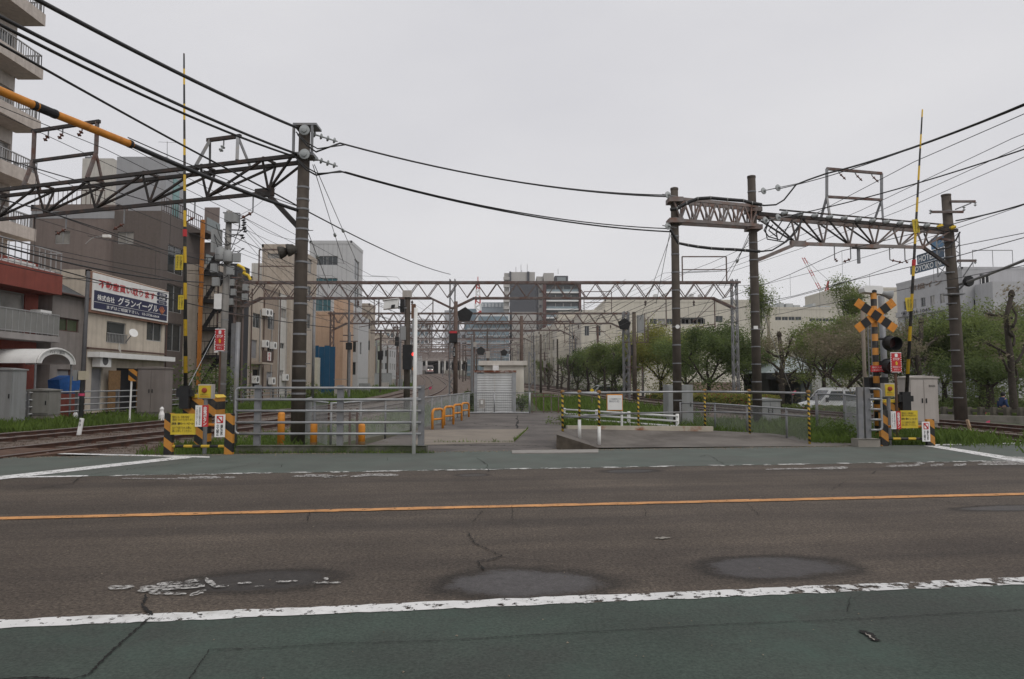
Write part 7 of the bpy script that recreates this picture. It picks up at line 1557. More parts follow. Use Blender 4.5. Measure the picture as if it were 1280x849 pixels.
for a, b, c, d in ((1225, 1237, 410, 404), (1262, 1276, 394, 384)): part('opening', MB().box((xat(a, 100), 99.9, zat(c, 100)), (xat(b, 100), 99.99, zat(d, 100))), mat('dark_recess', ()), ht)
railing(ht, V(C0.x + 2, 104.5, zat(338, 104)), V(xat(1276, 104), 104.5, zat(338, 104)), 3.2, 2.2, STEEL, r=.04)
part('roof_tank', MB().box((xat(1262, 106), 108, zat(338, 104)), (xat(1268, 106), 110, zat(335, 106))), RFM, ht)
# roof sign boards
sb = thing('roof_sign', 'dark blue rooftop sign boards of the hotel', 'sign', (F0 + hd*5 + Z*hh))
SBL = mat('sign_steel_blue', (.045, .085, .14), .5, 0, .06, 1)
oz = hh - .8
def sbrd(u0, u1, z0, z1, nm='board', m_=SBL): return part(nm, MB().obox(F0 + hd*u0 + hn*-.6 + Z*(z0 + .8), hd*(u1 - u0), hn*.25, Z*(z1 - z0)), m_, sb)
def uof(px, lo=0.0, hi=60.0):
    for _ in range(40):
        md = (lo + hi)/2; p = F0 + hd*md - hn*.35; x = 640 + FPX*p.x/p.y
        if x < px: lo = md
        else: hi = md
    return lo
def zof(u, py): p = F0 + hd*u; return zat(py, p.y) 
ua, ub = uof(1142), uof(1189); bd1 = sbrd(ua, ub, zof(ua, 343.5), zof(ua, 334)); uc = uof(1151); bd2 = sbrd(uc, ub - 1, zof(ua, 333.2), zof(ua, 322)); ud_, ue = uof(1169.5), uof(1189)
bd3 = sbrd(ud_, ue, zof(ua, 321), zof(ua, 308), m_=mat('sign_light_blue', (.07, .17, .30), .5))
text(bd1, 'TOYOKO INN', F0 + hd*(ua + .5) - hn*.35 + Z*(zof(ua, 342.3) + .8), hd, ub - ua - 1.0, zof(ua, 335.5) - zof(ua, 342.3), SIGNW, bold=.015, off=.03)
text(bd2, 'HOTEL', F0 + hd*(uc + .5) - hn*.35 + Z*(zof(ua, 331.6) + .8), hd, (ub - uc)*.55, zof(ua, 324) - zof(ua, 331.6), SIGNW, bold=.015, off=.03)
part('sign_scaffold', lattice(MB(), (F0 + hd*(ub + 1.5)).x, (F0 + hd*(ub + 1.5)).y + .6, oz - .5, zof(ua, 310), 2.2, 1.5, .07), STEEL, sb)
# ---- low park pavilion
pv = thing('pavilion', 'low park pavilion with glazed hip roof and black awning behind the right tracks', 'pavilion', (xat(1000, 62), 62, -.75))
part('wall', MB().box((xat(962, 63), 63, -.8), (xat(1014, 63), 70, zat(466, 63))), mat('dark_pavilion', (.05, .05, .05), .8), pv)
part('roof', MB().add([at(957, 466, 61.5), at(1062, 466, 61.5), at(1062, 466, 61.5) + V(0, 10, 0), at(957, 466, 61.5) + V(0, 10, 0), at(985, 446, 66), at(1052, 446, 66)], [(0, 1, 5, 4), (1, 2, 5), (2, 3, 4, 5), (3, 0, 4)]), mat('pavilion_roof', (.24, .28, .275), .45, 0, .1, 1), pv)
part('awning', MB().box((xat(953, 61.2), 60.2, zat(474, 61.2)), (xat(1013, 61.2), 62.9, zat(466.3, 61.2))), BLACK, pv)
tw_ = part('tiled_wall', MB().box((xat(1015, 61.2), 61.2, -.8), (xat(1052, 61.2), 66, zat(464.5, 61.2))), mat('white_tile', (.55, .55, .53), .5, 0, .06, 3), pv)
jt = mat('tile_joint', (.40, .40, .39), .7); m = MB()
for k in range(1, 12): m.box((xat(1015 + k*3.1, 61.2) - .012, 61.19, -.8), (xat(1015 + k*3.1, 61.2) + .012, 61.198, zat(466, 61.2)))
for k in range(1, 9): m.box((xat(1016, 61.2), 61.191, -.8 + k*.3), (xat(1051, 61.2), 61.197, -.8 + k*.3 + .024))
part('tile_joints', m, jt, tw_)
part('side_panel', MB().box((xat(1001, 61), 61, -.8), (xat(1014.5, 61), 62.5, zat(473, 61.2))), mat('slate_panel', (.12, .14, .15), .6), pv)
for px in (962, 975): part('column', MB().box((xat(px, 61) - .1, 61, -.8), (xat(px, 61) + .1, 61.2, zat(474, 61))), BLACK, pv)
solo('site_hoarding', MB().box((xat(719, 95), 95, -.8), (xat(775, 95), 95.2, zat(471, 95))), mat('hoarding_white', (.62, .60, .57), .7), 'long white site hoarding behind the small pollarded trees', 'hoarding')
solo('glazed_kiosk', MB().box((xat(868, 84), 84, -.8), (xat(925, 84), 88, zat(478, 84))), mat('kiosk', (.30, .22, .18), .6, 0, .4, 1.2), 'low brownish kiosk glimpsed under the park trees', 'kiosk')

# ================================================================== TREES, GRASS, VAN, PERSON
BARK = mat('bark', (.055, .045, .036), .95, 0, .3, 8, bump=.6, bscale=25)
def leafmat(name, c, c2, tr=.35):
    m = mat(name, c, .6, 0, .3, 1.1, col2=c2, mixsc=.9, mixlo=.4, mixhi=.62, spec=.25)
    N = m.node_tree.nodes; lk = m.node_tree.links.new; b = N['Principled BSDF']; out = [n for n in N if n.type == 'OUTPUT_MATERIAL'][0]
    t = N.new('ShaderNodeBsdfTranslucent'); lk(b.inputs['Base Color'].links[0].from_socket, t.inputs['Color'])
    x = N.new('ShaderNodeMixShader'); x.inputs['Fac'].default_value = tr; lk(b.outputs[0], x.inputs[1]); lk(t.outputs[0], x.inputs[2]); lk(x.outputs[0], out.inputs['Surface'])
    return m
LEAF = leafmat('fresh_leaf', (.225, .275, .085), (.13, .175, .058), .5); LEAFY = leafmat('yellow_green_leaf', (.34, .33, .085), (.23, .25, .07), .5); LEAFD = leafmat('dark_leaf', (.16, .21, .068), (.095, .135, .048), .5); LEAFB = leafmat('bronze_bud_leaf', (.27, .225, .165), (.18, .19, .09), .5); GRASS = leafmat('grass_blade', (.135, .20, .040), (.09, .14, .032), .35)
def branch(m, rn, p, d, ln, r, depth, tips, spread, up=.15, kids=3):
    pts = [p]; rr = [r]; q = p; dd = d.copy(); n = 4
    for i in range(n):
        dd = (dd + V(rn.uniform(-.22, .22), rn.uniform(-.22, .22), rn.uniform(-.08, .22)*up*4)).normalized()
        q = q + dd*ln/n; pts.append(q); rr.append(r*(1 - .5*(i+1)/n))
    m.tube(pts, rr, 6 if depth > 1 else 4, cap=False)
    if depth <= 1: tips += [pts[2], pts[3], pts[4]]
    if depth == 0: return
    for k in range(kids):
        s = pts[rn.choice((2, 3, 4))] if k else pts[-1]; a = rn.uniform(0, 6.28)
        nd = (dd*(1 - spread) + V(math.cos(a), math.sin(a), rn.uniform(-.1, .5))*spread).normalized()
        branch(m, rn, s, nd, ln*rn.uniform(.55, .8), rr[-1]*.85, depth - 1, tips, spread, up, kids)
def leaves(m, rn, tips, n, size, rad, flat=.6):
    for i in range(n):
        c = rn.choice(tips); o = V(rn.gauss(0, 1), rn.gauss(0, 1), rn.gauss(0, flat)); p = c + o*rad*.55
        s = size*rn.uniform(.6, 1.3); a = V(rn.uniform(-1, 1), rn.uniform(-1, 1), rn.uniform(-.7, .7)).normalized(); b = a.cross(V(rn.uniform(-1, 1), rn.uniform(-1, 1), rn.uniform(-.2, 1))).normalized()
        m.add([p - a*s, p - b*s*.45, p + a*s, p + b*s*.45], [(0, 1, 2, 3)])
def tree(label, px, Y, z0, h, trunk_r, crown_r, nleaf, lm, seed, size=.13, spread=.62, depth=3, lean=0, th=.3, kids=3, name='tree', rad=.9, group='park trees behind the right tracks'):
    rn = random.Random(seed); x = xat(px, Y); base = V(x, Y, z0)
    t = thing(name, label, 'tree', base, group); m = MB(); tips = []
    top = base + V(lean, 0, h*th)
    m.tube([base - Z*.2, base + V(lean*.3, 0, h*th*.4), top], [trunk_r*1.25, trunk_r, trunk_r*.8], 8, cap=False)
    for k in range(kids + 1):
        a = 6.28*k/(kids + 1) + rn.uniform(-.4, .4); d = V(math.cos(a)*spread, math.sin(a)*spread, 1 - spread*.45).normalized()
        branch(m, rn, top, d, crown_r*rn.uniform(.75, 1.05), trunk_r*.6, depth - 1, tips, spread, kids=kids)
    # keep the crown inside the height seen in the picture
    zmax = max(p.z for p in tips); sc_ = (h - h*th*.9)/max(.1, zmax - top.z)
    rx = max(abs(p.x - top.x) for p in tips); sx = crown_r/max(.1, rx)
    def fix(p): p = Vector(p); return V(top.x + (p.x - top.x)*sx, top.y + (p.y - top.y)*sx, top.z + (p.z - top.z)*sc_) if p.z > top.z else p
    m.v = [tuple(fix(p)) for p in m.v]; tips = [fix(p) for p in tips]
    part('trunk', m, BARK, t, smooth=True)
    if nleaf:
        c = MB(); cz_ = z0 + h*.57; ez = h*.43
        for k in range(int(22 + 5*crown_r)):
            a = rn.uniform(0, 6.28); b = rn.random()**.4; zz = rn.uniform(-1, 1); rr_ = crown_r*b*math.sqrt(max(0, 1 - zz*zz*.85))*rn.uniform(.8, 1.1)
            tips.append(V(top.x + math.cos(a)*rr_, top.y + math.sin(a)*rr_, cz_ + zz*ez*rn.uniform(.8, 1.05)))
        leaves(c, rn, tips, int(nleaf*3.1), size*.68, rad*.9); part('crown', c, lm, t)
    return t
ZR = -.75
tree('round dark green park tree right of the wide cabinet pole', 886, 58, ZR, zat(408, 58) - ZR, .2, 3.6, 6500, LEAFD, 11, .15)
tree('yellow-green rounded park tree behind the wooden signal post', 826, 72, ZR, zat(409, 72) - ZR, .22, 3.8, 7000, LEAFY, 12, .16, rad=1.2)
tree('light green park tree left of the galvanised mast', 765, 82, ZR, zat(427, 82) - ZR, .2, 3.2, 4200, LEAF, 13, .17)
tree('dark bushy tree beside the cream stair wing', 722, 92, ZR, zat(440, 92) - ZR, .2, 2.4, 3200, LEAFD, 14, .17)
tree('small dark green tree right of the white hoarding', 783, 76, ZR, zat(436, 76) - ZR, .16, 2.2, 3000, LEAFD, 15, .15)
tree('large sparse bronze-budded tree left of the crossing signal', 1060, 40, ZR, zat(398, 40) - ZR, .17, 4.0, 4200, LEAFB, 16, .11, depth=4, lean=-.2, rad=.6)
tree('green tree hanging over the white van', 1030, 46, ZR, zat(405, 46) - ZR, .16, 3.3, 4200, LEAF, 17, .12, th=.4, rad=.7)
tree('dense dark tree right behind the crossing signal', 1082, 50, ZR, zat(425, 50) - ZR, .2, 3.2, 5200, LEAFD, 18, .14)
tree('tall slim light green tree behind the right concrete pole', 948, 66, ZR, zat(348, 66) - ZR, .15, 1.4, 2200, LEAF, 19, .13, th=.3, spread=.3, depth=4, rad=.7)
tree('tall slim light green tree above the van', 1063, 56, ZR, zat(350, 56) - ZR, .16, 1.5, 2000, LEAF, 20, .12, th=.35, spread=.3, depth=4, rad=.6)
tree('green park tree between the cabinet and the right pole', 1180, 46, ZR, zat(402, 46) - ZR, .18, 2.6, 4800, LEAFD, 21, .13)
tree('bright green wide park tree right of the right pole', 1228, 44, ZR, zat(391, 44) - ZR, .26, 3.4, 7500, LEAF, 22, .125, th=.32)
tree('green tree at the right edge of the park', 1290, 46, ZR, zat(398, 46) - ZR, .2, 3.2, 6000, LEAFD, 23, .13)
tree('thick-trunked dark tree beside the walking person', 1237, 38.5, ZR, zat(455, 38.5) - ZR, .22, 2.3, 3200, LEAFD, 24, .12, th=.6)
tree('green tree in front of the dark pavilion roof', 1008, 52, ZR, zat(425, 52) - ZR, .14, 1.8, 1500, LEAFB, 25, .12, rad=.6)
tree('broad green tree filling the gap right of the galvanised portal mast', 934, 68, ZR, zat(426, 68) - ZR, .2, 3.4, 4200, LEAFD, 61, .15, rad=1.1)
tree('irregular green tree between the two lattice poles', 852, 66, ZR, zat(424, 66) - ZR, .18, 2.8, 3600, LEAF, 62, .14, rad=1.1, lean=.4)
tree('dark green tree behind the beige relay cabinet', 1128, 52, ZR, zat(420, 52) - ZR, .18, 2.8, 4200, LEAFD, 63, .13, rad=1.0)
tree('leafy tree behind the pollard at the right edge', 1268, 50, ZR, zat(385, 50) - ZR, .2, 3.4, 5200, LEAF, 64, .13, rad=1.1)
tree('bushy tree above the small white van', 745, 88, ZR, zat(443, 88) - ZR, .18, 2.6, 2600, LEAFD, 65, .16, rad=1.0)
tree('hazy far green tree right of the shed', 690, 130, .5, zat(452, 130) - .5, .2, 3.2, 2600, LEAF, 26, .22)
tree('far pale green tree above the shed roof', 655, 190, 1.5, zat(455, 190) - 1.5, .25, 3.4, 2200, LEAFY, 27, .28)
# pollarded trees: bare knuckled limbs
def pollard(label, px, Y, z0, h, r, seed, limbs, tufts=0, lm=LEAFB):
    rn = random.Random(seed); base = V(xat(px, Y), Y, z0); t = thing('pollarded_tree', label, 'tree', base, 'pollarded street trees'); m = MB(); tips = []
    pts = [base - Z*.2]; k = 6
    for i in range(1, k + 1): pts.append(base + V(rn.uniform(-.12, .12)*i*.4, rn.uniform(-.1, .1), h*i/k))
    m.tube(pts, [r*(1.2 - .55*i/k) for i in range(k + 1)], 8); m.lathe(pts[-1] - Z*.1, Z, [(r*.5, 0), (r*.95, .12), (r*.8, .3), (r*.3, .42)], 8); tips.append(pts[-1] + Z*.3)
    for i in range(limbs):
        s = pts[0].lerp(pts[-1], .35 + .55*i/limbs); a = (i % 2)*3.14 + rn.uniform(-.7, .7); d = V(math.cos(a), math.sin(a)*.6, .25)
        q = [s]; 
        for j in range(3): d = (d + V(rn.uniform(-.6, .6), rn.uniform(-.4, .4), rn.uniform(-.1, .75))).normalized(); q.append(q[-1] + d*h*.058*rn.uniform(.7, 1.4))
        m.tube(q, [r*.5, r*.42, r*.36, r*.34], 6); m.lathe(q[-1] - d*.05, d, [(r*.3, 0), (r*.55, .08), (r*.45, .2), (r*.1, .28)], 7); tips.append(q[-1])
        for j in range(9): e = (d + V(rn.uniform(-.8, .8), rn.uniform(-.8, .8), rn.uniform(0, .8))).normalized(); m.tube([q[-1], q[-1] + e*rn.uniform(.3, .7)], [.016, .008], 4, False)
    part('trunk', m, BARK, t, smooth=True)
    if tufts: c = MB(); leaves(c, rn, tips, tufts, .09, .5); part('shoots', c, lm, t)['kind'] = 'stuff'
pollard('tall dark pollarded tree nearest the right edge', 1266, 36, ZR, zat(370, 36) - ZR, .17, 31, 8, 700)
pollard('pollarded tree behind the right crossing boom', 1150, 43, ZR, zat(403, 43) - ZR, .19, 32, 6, 200)
pollard('knuckled pollarded tree right of the tall gantry pole', 976, 46, ZR, zat(420, 46) - ZR, .2, 33, 7, 220)
for i, (px, py, Y) in enumerate(((686, 458, 92), (697, 452, 96), (702, 455, 100), (711, 446, 88), (735, 444, 84), (757, 447, 80), (769, 444, 78))): pollard('small bare pollarded street tree, ' + ('leftmost of the row', 'second from the left of the row', 'third from the left of the row', 'tallest left of the third portal mast', 'fifth from the left, before the white hoarding', 'sixth from the left, before the white hoarding', 'rightmost of the row by the pentagonal signal')[i], px, Y, ZR + .3, zat(py, Y) - ZR - .3, .16, 40 + i, 5, 60)
# ---- hedges
def hedge(label, pts, w, h, n, lm, seed, flowers=0):
    rn = random.Random(seed); t = thing('hedge', label, 'hedge', pts[0]); m = MB(); core = MB(); f = MB()
    for a, b in zip(pts, pts[1:]): core.bar(a + Z*h*.42, b + Z*h*.42, w*.72, h*.8)
    for i in range(n):
        k = rn.randrange(len(pts) - 1); u = rn.random(); p = pts[k].lerp(pts[k+1], u); d = (pts[k+1] - pts[k]).normalized(); q = d.cross(Z)
        hh_ = h*(.92 + .12*math.sin(u*40 + seed))
        if rn.random() < .5: p = p + q*rn.uniform(-w/2, w/2) + Z*(hh_ - rn.random()*.12)
        else: p = p + q*(w/2)*rn.choice((-1, 1))*rn.uniform(.85, 1.05) + Z*rn.uniform(.05, hh_)
        s = rn.uniform(.05, .11); a_ = V(rn.uniform(-1, 1), rn.uniform(-1, 1), rn.uniform(-.3, 1)).normalized(); b_ = a_.cross(V(rn.uniform(-1, 1), rn.uniform(-1, 1), 0)).normalized()
        (f if rn.random() < flowers else m).add([p - a_*s, p - b_*s*.5, p + a_*s, p + b_*s*.5], [(0, 1, 2, 3)])
    part('leaf_core', core, LEAFD, t); part('foliage', m, lm, t)
    if flowers: part('blossoms', f, mat('azalea', (.45, .09, .10), .6), t)
hedge('clipped hedge with red azaleas behind the right tracks', [V(xat(812, 62), 62, ZR), V(xat(905, 50), 50, ZR), V(xat(965, 44), 44, ZR)], 1.2, 1.4, 8000, LEAFY, 1, .05)
hedge('clipped hedge along the street at the right under the trees', [V(xat(985, 42), 42, ZR), V(xat(1100, 34), 34.5, ZR), V(22.5, 33.5, ZR), V(30, 31.5, ZR)], 1.0, .95, 8000, LEAF, 2, .03)
hedge('low hedge strip beyond the right rails near the hoarding', [V(xat(700, 100), 100, -.3), V(xat(790, 72), 72, ZR)], 1.2, .8, 2500, LEAF, 3, .04)
hedge('shrub mass behind the person at the right edge', [V(19, 44, ZR), V(26, 45, ZR), V(37, 44, ZR)], 1.5, 1.15, 7000, LEAFD, 4, .03)
# ---- concrete post fence along the street at the right
pf = thing('post_fence', 'row of short weathered posts with rails beyond the right rails', 'fence', (22, 31.5, ZR))
PFM = mat('mossy_post', (.11, .10, .08), .9, 0, .25, 4)
pa_, pb2 = V(xat(1150, 33), 33, ZR + .2), V(xat(1310, 29), 29, ZR + .3)
for k in range(11): p = pa_.lerp(pb2, k/10); part('post', MB().box((p.x - .11, p.y - .11, p.z - .4), (p.x + .11, p.y + .11, p.z + .88)), PFM, pf)
for z in (.72, .35): part('rail', MB().bar(pa_ + Z*z, pb2 + Z*z, .10, .14), PFM, pf)
solo('retaining_kerb', MB().bar(V(xat(1130, 31.5), 31.5, -.12), V(xat(1310, 27.6), 27.6, -.06), .25, .35), CONC, 'low concrete retaining kerb beyond the right rails', 'kerb')
PARK = mat('street_paving', (.22, .20, .18), .9, 0, .12, 1.5, bump=.2)
m = MB(); m.poly(V(14, 56, -.70), V(19, 36, -.70), V(60, 36, -.70), V(60, 56, -.70)); struct('street', m, PARK)
# ---- far railing on the left of the tracks
lf = thing('pipe_railing', 'long grey pipe railing in front of the left houses', 'railing', (-18.9, 26, 0))
fpts = [V(-18.6, 26.3 + k*3.0, 0) for k in range(14)]
for p in fpts: part('post', MB().box((p.x - .06, p.y - .06, -.2), (p.x + .06, p.y + .06, 1.17)), STEEL, lf)
for z in (1.1, .82, .55, .28): part('rail', MB().tube([fpts[0] + Z*z + XP*.05, fpts[-1] + Z*z + XP*.05], .03, 8), STEELB, lf, smooth=True)
lf2 = thing('pipe_railing', 'short grey pipe railing across the left street end near the red block', 'railing', (-18.7, 26.2, 0))
for k in range(3): part('post', MB().box((-20.4 + k*.9 - .05, 26.1, -.2), (-20.4 + k*.9 + .05, 26.2, 1.15)), STEEL, lf2)
for z in (1.1, .8, .5, .25): part('rail', MB().tube([V(-20.6, 26.08, z), V(-18.5, 26.08, z)], .03, 8), STEELB, lf2, smooth=True)
m = MB(); m.poly(V(-19.0, 20, -.06), V(-19.0, 70, -.06), V(-21.2, 70, -.06), V(-21.2, 20, -.06)); struct('lane', m, YARD)
# ---- white van
def van(label, px, Y, z0, ang, L_=4.7, nm='van'):
    P = V(xat(px, Y), Y, z0); t = thing(nm, label, 'van', P); c, s_ = math.cos(ang), math.sin(ang); U = V(c, s_, 0); Q = V(-s_, c, 0)
    VW = mat('van_white', (.84, .85, .86), .3, 0, .03, 1, spec=.5)
    def w(u, v, z): return P + U*u + Q*v + Z*z
    prof = [(-2.3, .35), (-2.33, .75), (-2.2, 1.0), (-1.55, 1.18), (-1.0, 1.82), (-.7, 1.94), (2.0, 1.96), (2.25, 1.85), (2.35, 1.2), (2.36, .38)]
    body = MB(); n = len(prof)
    rings = [(-.84, .0), (-.80, .0)]
    for v_, inset in ((-.84, 0), (.84, 0)):
        for (u, z) in prof: body.v.append(tuple(w(u, v_*(1 - .10*max(0, (z - 1.15))/.8), z)))
    body.f += [tuple(range(n))[::-1], tuple(range(n, 2*n))] + [(i, (i+1) % n, n + (i+1) % n, n + i) for i in range(n)]
    part('body', body, VW, t)
    for sd in (-1, 1):
        for (a, b, nm2) in ((-1.05, -.25, 'front'), (-.12, .95, 'middle'), (1.05, 2.15, 'rear')):
            k = lambda z: sd*(.845 + .004)*(1 - .10*max(0, (z - 1.15))/.8)
            pts = [w(a - (.0 if nm2 != 'front' else .18), k(1.2), 1.2), w(b, k(1.2), 1.2), w(b, k(1.74), 1.74), w(a + (.1 if nm2 == 'front' else 0), k(1.74), 1.74)]
            part('side_window', MB().poly(*(pts if sd < 0 else pts[::-1])), GLASS, t)
        part('mirror', MB().obox(w(-1.35, sd*.9, 1.12), U*.08, Q*sd*.2, Z*.26), BLACK, t); part('headlight', MB().obox(w(-2.335, sd*.5 - .14, .72), U*.03, Q*.28, Z*.22), mat('lamp_glass', (.5, .5, .5), .1), t); part('tail_lamp', MB().obox(w(2.345, sd*.74 - .06, .85), U*.03, Q*.12, Z*.5), SIGNR, t)
    part('windscreen', MB().poly(w(-1.56, -.74, 1.20), w(-1.56, .74, 1.20), w(-1.03, .68, 1.79), w(-1.03, -.68, 1.79)), GLASS, t)
    part('bumper', MB().obox(w(-2.42, -.83, .28), U*.12, Q*1.66, Z*.3), BLACK, t); part('bumper', MB().obox(w(2.34, -.83, .3), U*.1, Q*1.66, Z*.25), VW, t)
    for u in (-1.55, 1.35):
        for sd in (-1, 1):
            wh = part('wheel', MB().lathe(w(u, sd*.70, .33), Q*sd, [(.2, 0), (.33, .02), (.33, .17), (.22, .19)], 18), BLACK, t); part('rim', MB().lathe(w(u, sd*.70, .33) + Q*sd*.191, Q*sd, [(.2, 0), (.06, .02)], 14), ALU, wh)
    return t
van('white van parked behind the right chain-link fence', 1050, 40.5, ZR, R(2))
van('small white van beside the white hoarding', 756, 84, ZR, R(10))
# ---- person in blue
def skin(name, pts, edges, rad, m, parent, sub=1):
    org = ORG[parent.name]; me = bpy.data.meshes.new(name); me.from_pydata([tuple(Vector(p) - org) for p in pts], edges, []); me.update()
    o = bpy.data.objects.new(name, me); COL.objects.link(o); o.parent = parent; ORG[o.name] = org; me.materials.append(m)
    o.modifiers.new('skin', 'SKIN'); ly = me.skin_vertices[0].data if me.skin_vertices else None
    if ly is None:
        bpy.context.view_layer.objects.active = o; o.select_set(True)
        ly = me.skin_vertices.new().data if hasattr(me.skin_vertices, 'new') else me.skin_vertices[0].data
    for i, r in enumerate(rad): ly[i].radius = (r, r) if not isinstance(r, tuple) else r; ly[i].use_root = (i == 0)
    sb_ = o.modifiers.new('sub', 'SUBSURF'); sb_.levels = sub; sb_.render_levels = sub + 1
    return o
def person(label, px, Y, z0):
    P = V(xat(px, Y), Y, z0); t = thing('person', label, 'person', P)
    def w(x, y, z): return P + V(x, y, z)
    SK = mat('skin', (.42, .25, .18), .6, 0, .05, 4); JK = mat('blue_jacket', (.018, .04, .115), .8, 0, .15, 6); TR = mat('dark_trousers', (.02, .02, .024), .85, 0, .2, 6)
    body = [w(0, 0, .92), w(.01, 0, 1.15), w(.03, 0, 1.36), w(.04, 0, 1.46), w(.06, 0, 1.54), w(.07, 0, 1.64), w(.03, -.19, 1.36), w(.0, -.24, 1.12), w(.16, -.24, .92), w(.22, -.24, .86), w(.03, .19, 1.36), w(-.04, .24, 1.12), w(-.02, .25, .9), w(.0, .25, .82), w(.02, -.09, .86), w(.14, -.1, .47), w(.12, -.1, .08), w(.24, -.1, .04), w(-.02, .09, .86), w(-.06, .1, .48), w(-.26, .1, .12), w(-.15, .1, .05)]
    ed = [(0, 1), (1, 2), (2, 3), (3, 4), (4, 5), (2, 6), (6, 7), (7, 8), (8, 9), (2, 10), (10, 11), (11, 12), (12, 13), (0, 14), (14, 15), (15, 16), (16, 17), (0, 18), (18, 19), (19, 20), (20, 21)]
    rad = [.13, .125, .14, .06, .075, .095, .065, .05, .037, .035, .065, .05, .037, .035, .085, .06, .042, .04, .085, .06, .042, .04]
    bo = skin('body', body, ed, rad, SK, t)
    j = [w(0, 0, .92), w(.01, 0, 1.15), w(.03, 0, 1.36), w(.04, 0, 1.47), w(.03, -.20, 1.36), w(.0, -.25, 1.12), w(.14, -.245, .94), w(.03, .20, 1.36), w(-.04, .25, 1.12), w(-.02, .255, .92)]
    skin('jacket', j, [(0, 1), (1, 2), (2, 3), (2, 4), (4, 5), (5, 6), (2, 7), (7, 8), (8, 9)], [.17, .16, .17, .075, .085, .07, .055, .085, .07, .055], JK, t)
    tr_ = [w(0, 0, .93), w(.02, -.09, .86), w(.14, -.1, .47), w(.12, -.1, .12), w(-.02, .09, .86), w(-.06, .1, .48), w(-.25, .1, .15)]
    skin('trousers', tr_, [(0, 1), (1, 2), (2, 3), (0, 4), (4, 5), (5, 6)], [.16, .115, .085, .065, .115, .085, .065], TR, t)
    part('hair', MB().lathe(w(.05, 0, 1.60), V(-.25, 0, 1), [(.09, -.06), (.115, 0), (.11, .07), (.07, .12), (.02, .135)], 12), BLACK, t, smooth=True)
    part('face_mask', MB().lathe(w(.13, 0, 1.57), V(1, 0, -.1), [(.06, 0), (.055, .03), (.02, .045)], 10), SIGNW, t, smooth=True)
    for yy in (-.045, .045): part('eye', MB().lathe(w(.155, yy, 1.645), V(1, 0, 0), [(.014, 0), (.008, .008)], 6), BLACK, t)
    for dx, yy in ((.20, -.1), (-.20, .1)): part('shoe', MB().box(tuple(w(dx - .12, yy - .05, 0)), tuple(w(dx + .14, yy + .05, .08))), BLACK, t)
person('person in a dark blue jacket and face mask walking right under the trees', 1252, 35.2, -.72)
# ---- grass
def tuft_field(name, label, gen, n, hmin, hmax, seed, w=.012):
    rn = random.Random(seed); m = MB()
    for i in range(n):
        p = gen(rn)
        if p is None: continue
        h = rn.uniform(hmin, hmax)*(.6 + .8*rn.random()**2); a = rn.uniform(0, 6.28); ww = w*rn.uniform(.7, 1.6); d = V(math.cos(a), math.sin(a), 0); l = V(rn.uniform(-.5, .5), rn.uniform(-.5, .5), 0)*h
        m.add([p - d*ww, p + d*ww, p + l*.35 + Z*h*.6 + d*ww*.7, p + l + Z*h], [(0, 1, 2, 3)])
    return struct(name, m, GRASS, label, kind='stuff')
tuft_field('grass', 'long grass along the far side of the left tracks', lambda r: (lambda y: V(r.uniform(-18.9, l1(y) - 6.2 + r.uniform(-.8, .5)), y, -.12))(22 + 40*r.random()**1.4), 22000, .12, .34, 1, .018)
tuft_field('grass', 'grass patch at the guard frame of the left crossing', lambda r: V(r.uniform(-8.3, -5.2), r.uniform(15.1, 17.5), -.1) if True else None, 2600, .06, .22, 2, .009)
def lg(r):
    y = 16.6 + 24*r.random()**1.3; a = l1(y) + 1.7; b = -6.0 if y < 22 else (-4.5 if y < 24 else -3.1); return V(r.uniform(a, max(a + .1, b)), y, -.12)
tuft_field('grass', 'thin grass between the left tracks and the yard fence', lg, 5000, .05, .2, 3, .012)
tuft_field('grass', 'grass between the yard fence and the left line further on', lambda r: (lambda y: V(r.uniform(l1(y) + 2, -2.4 if y < 34 else -1.4), y, gz(y) - .12))(r.uniform(32, 60)), 5000, .12, .4, 4, .02)
tuft_field('grass', 'grass strip behind the apron beam and guard rail', lambda r: V(r.uniform(1.9, 7.2), r.uniform(19.2, 27.5), -.13), 14000, .12, .34, 5, .014)
def rg(r):
    y = 16.7 + 9*r.random()**1.3; return V(r.uniform(7.3, r1(y) - 1.6), y, -.13)
tuft_field('grass', 'lush grass round the right chain-link fences', rg, 13000, .12, .42, 6, .012)
tuft_field('grass', 'grass mound beside the right rails at the guard frame', lambda r: V(r.gauss(11.3, .8), r.gauss(17.9, .8), -.1), 5000, .1, .34, 7, .011)
tuft_field('grass', 'grass behind the rusty fence right of the shed', lambda r: (lambda y: V(r.uniform(1.6, r1(y) - 2.0), y, gz(y) - .13))(r.uniform(33.6, 62)), 9000, .15, .5, 8, .022)
tuft_field('grass', 'weeds along the left line towards the station', lambda r: (lambda y: V(l1(y) - 6.5 - 7*r.random(), y, gz(y)*.8 - .15))(r.uniform(60, 150)), 9000, .25, .75, 9, .045)
tuft_field('grass', 'weeds sprouting along the mossy kerb', lambda r: V(r.uniform(fx(302), fx(545)), Yf - .17 + r.gauss(0, .02), 0), 900, .03, .09, 10, .005)
tuft_field('grass', 'weeds along the edge of the yard slab', lambda r: (lambda t: gp(642 + 18*t - (100*r.random() if t < .05 else 0), 553.5 - 17*t, .0))(r.random()**2), 700, .03, .1, 11, .006)
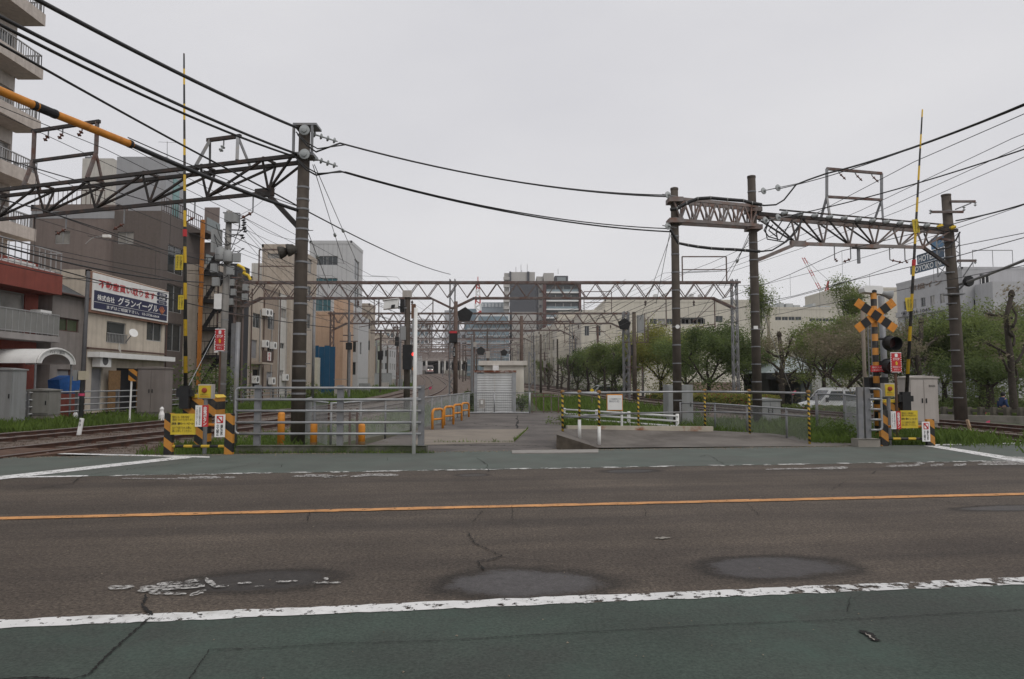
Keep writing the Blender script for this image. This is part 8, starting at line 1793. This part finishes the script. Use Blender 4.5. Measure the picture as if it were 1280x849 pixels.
# small shrub clumps
def shrub(label, c, rx, rz, n, lm, seed, size=.07):
    rn = random.Random(seed); t = thing('shrub', label, 'shrub', c); m = MB(); st_ = MB(); tips = []
    for k in range(14):
        a, b = rn.uniform(0, 6.28), rn.random(); p = c + V(math.cos(a)*rx*b, math.sin(a)*rx*b, rz*rn.uniform(.35, 1)); tips.append(p); st_.tube([c, c.lerp(p, .5) + Z*.05, p], [.02, .015, .008], 4, False)
    leaves(m, rn, tips, n, size, min(rx, rz)*.7, .8); part('stem', st_, BARK, t); part('foliage', m, lm, t)
shrub('dark shrub under the external stair beside the left fence', V(xat(256, 36), 36, 0), 1.5, 2.0, 1600, LEAFD, 5, .1)
shrub('grassy shrub at the right chain-link gate post', V(xat(1047, 18.3), 18.3, -.1), .9, .42, 1800, GRASS, 6, .035)
shrub('low weeds behind the low guard rail', V(xat(722, 24.5), 24.5, -.1), 1.3, .35, 1500, GRASS, 7, .04)
shrub('green weeds beside the shed corner', V(xat(652, 35.2), 35.2, 0), .45, .8, 500, GRASS, 8, .07)
shrub('green weeds left of the shutter housing', V(xat(587, 34.5), 34.5, 0), .35, 1.0, 500, GRASS, 9, .07)
shrub('small bush by the blue hoarding', V(xat(389, 62), 62, 0), .8, 1.0, 500, LEAF, 10, .1)
# small coloured things
for px, py, Y, lb in ((990, 492, 27, 'pink flag marker at the foot of the bright guy wire'), (536, 486, 37, 'pink flag marker by the signal post'), (1232, 529.5, 26, 'pink flag marker beside the right rails')):
    q = at(px, py, Y); t = thing('marker_flag', lb, 'flag', q - Z*.3); part('stick', MB().tube([q - Z*.4, q + Z*.1], .01, 4), STEEL, t); part('ribbon', MB().obox(q + V(0, -.01, -.06), (.14, 0, .05), (0, .02, 0), (.03, 0, .13)), mat('pink_tape', ()), t)
q = at(740, 488, 40); t = thing('track_sign', 'small orange diamond sign beside the right rails', 'sign', V(q.x, 40, gz(40))); part('post', MB().tube([V(q.x, 40.03, -.1), V(q.x, 40.03, q.z)], .03, 6), RUSTY, t); part('plate', MB().prism([q + V(-.13, 0, 0), q + V(0, 0, -.13), q + V(.13, 0, 0), q + V(0, 0, .13)], (0, .02, 0)), YELLOW, t)
# ================================================================== HAZE (thin damp air of an overcast day)
hz_m = bpy.data.materials.new('haze'); hz_m.use_nodes = True; hz_m.node_tree.nodes.clear()
pv_ = hz_m.node_tree.nodes.new('ShaderNodeVolumePrincipled'); ho_ = hz_m.node_tree.nodes.new('ShaderNodeOutputMaterial')
pv_.inputs['Color'].default_value = (.93, .94, .97, 1); pv_.inputs['Density'].default_value = .00022; pv_.inputs['Anisotropy'].default_value = .2
hz_m.node_tree.links.new(pv_.outputs['Volume'], ho_.inputs['Volume'])
hb_ = struct('haze', MB().box((-905, -85, -2.2), (905, 1505, 75)), hz_m, kind='stuff')
SC.cycles.volume_bounces = 1
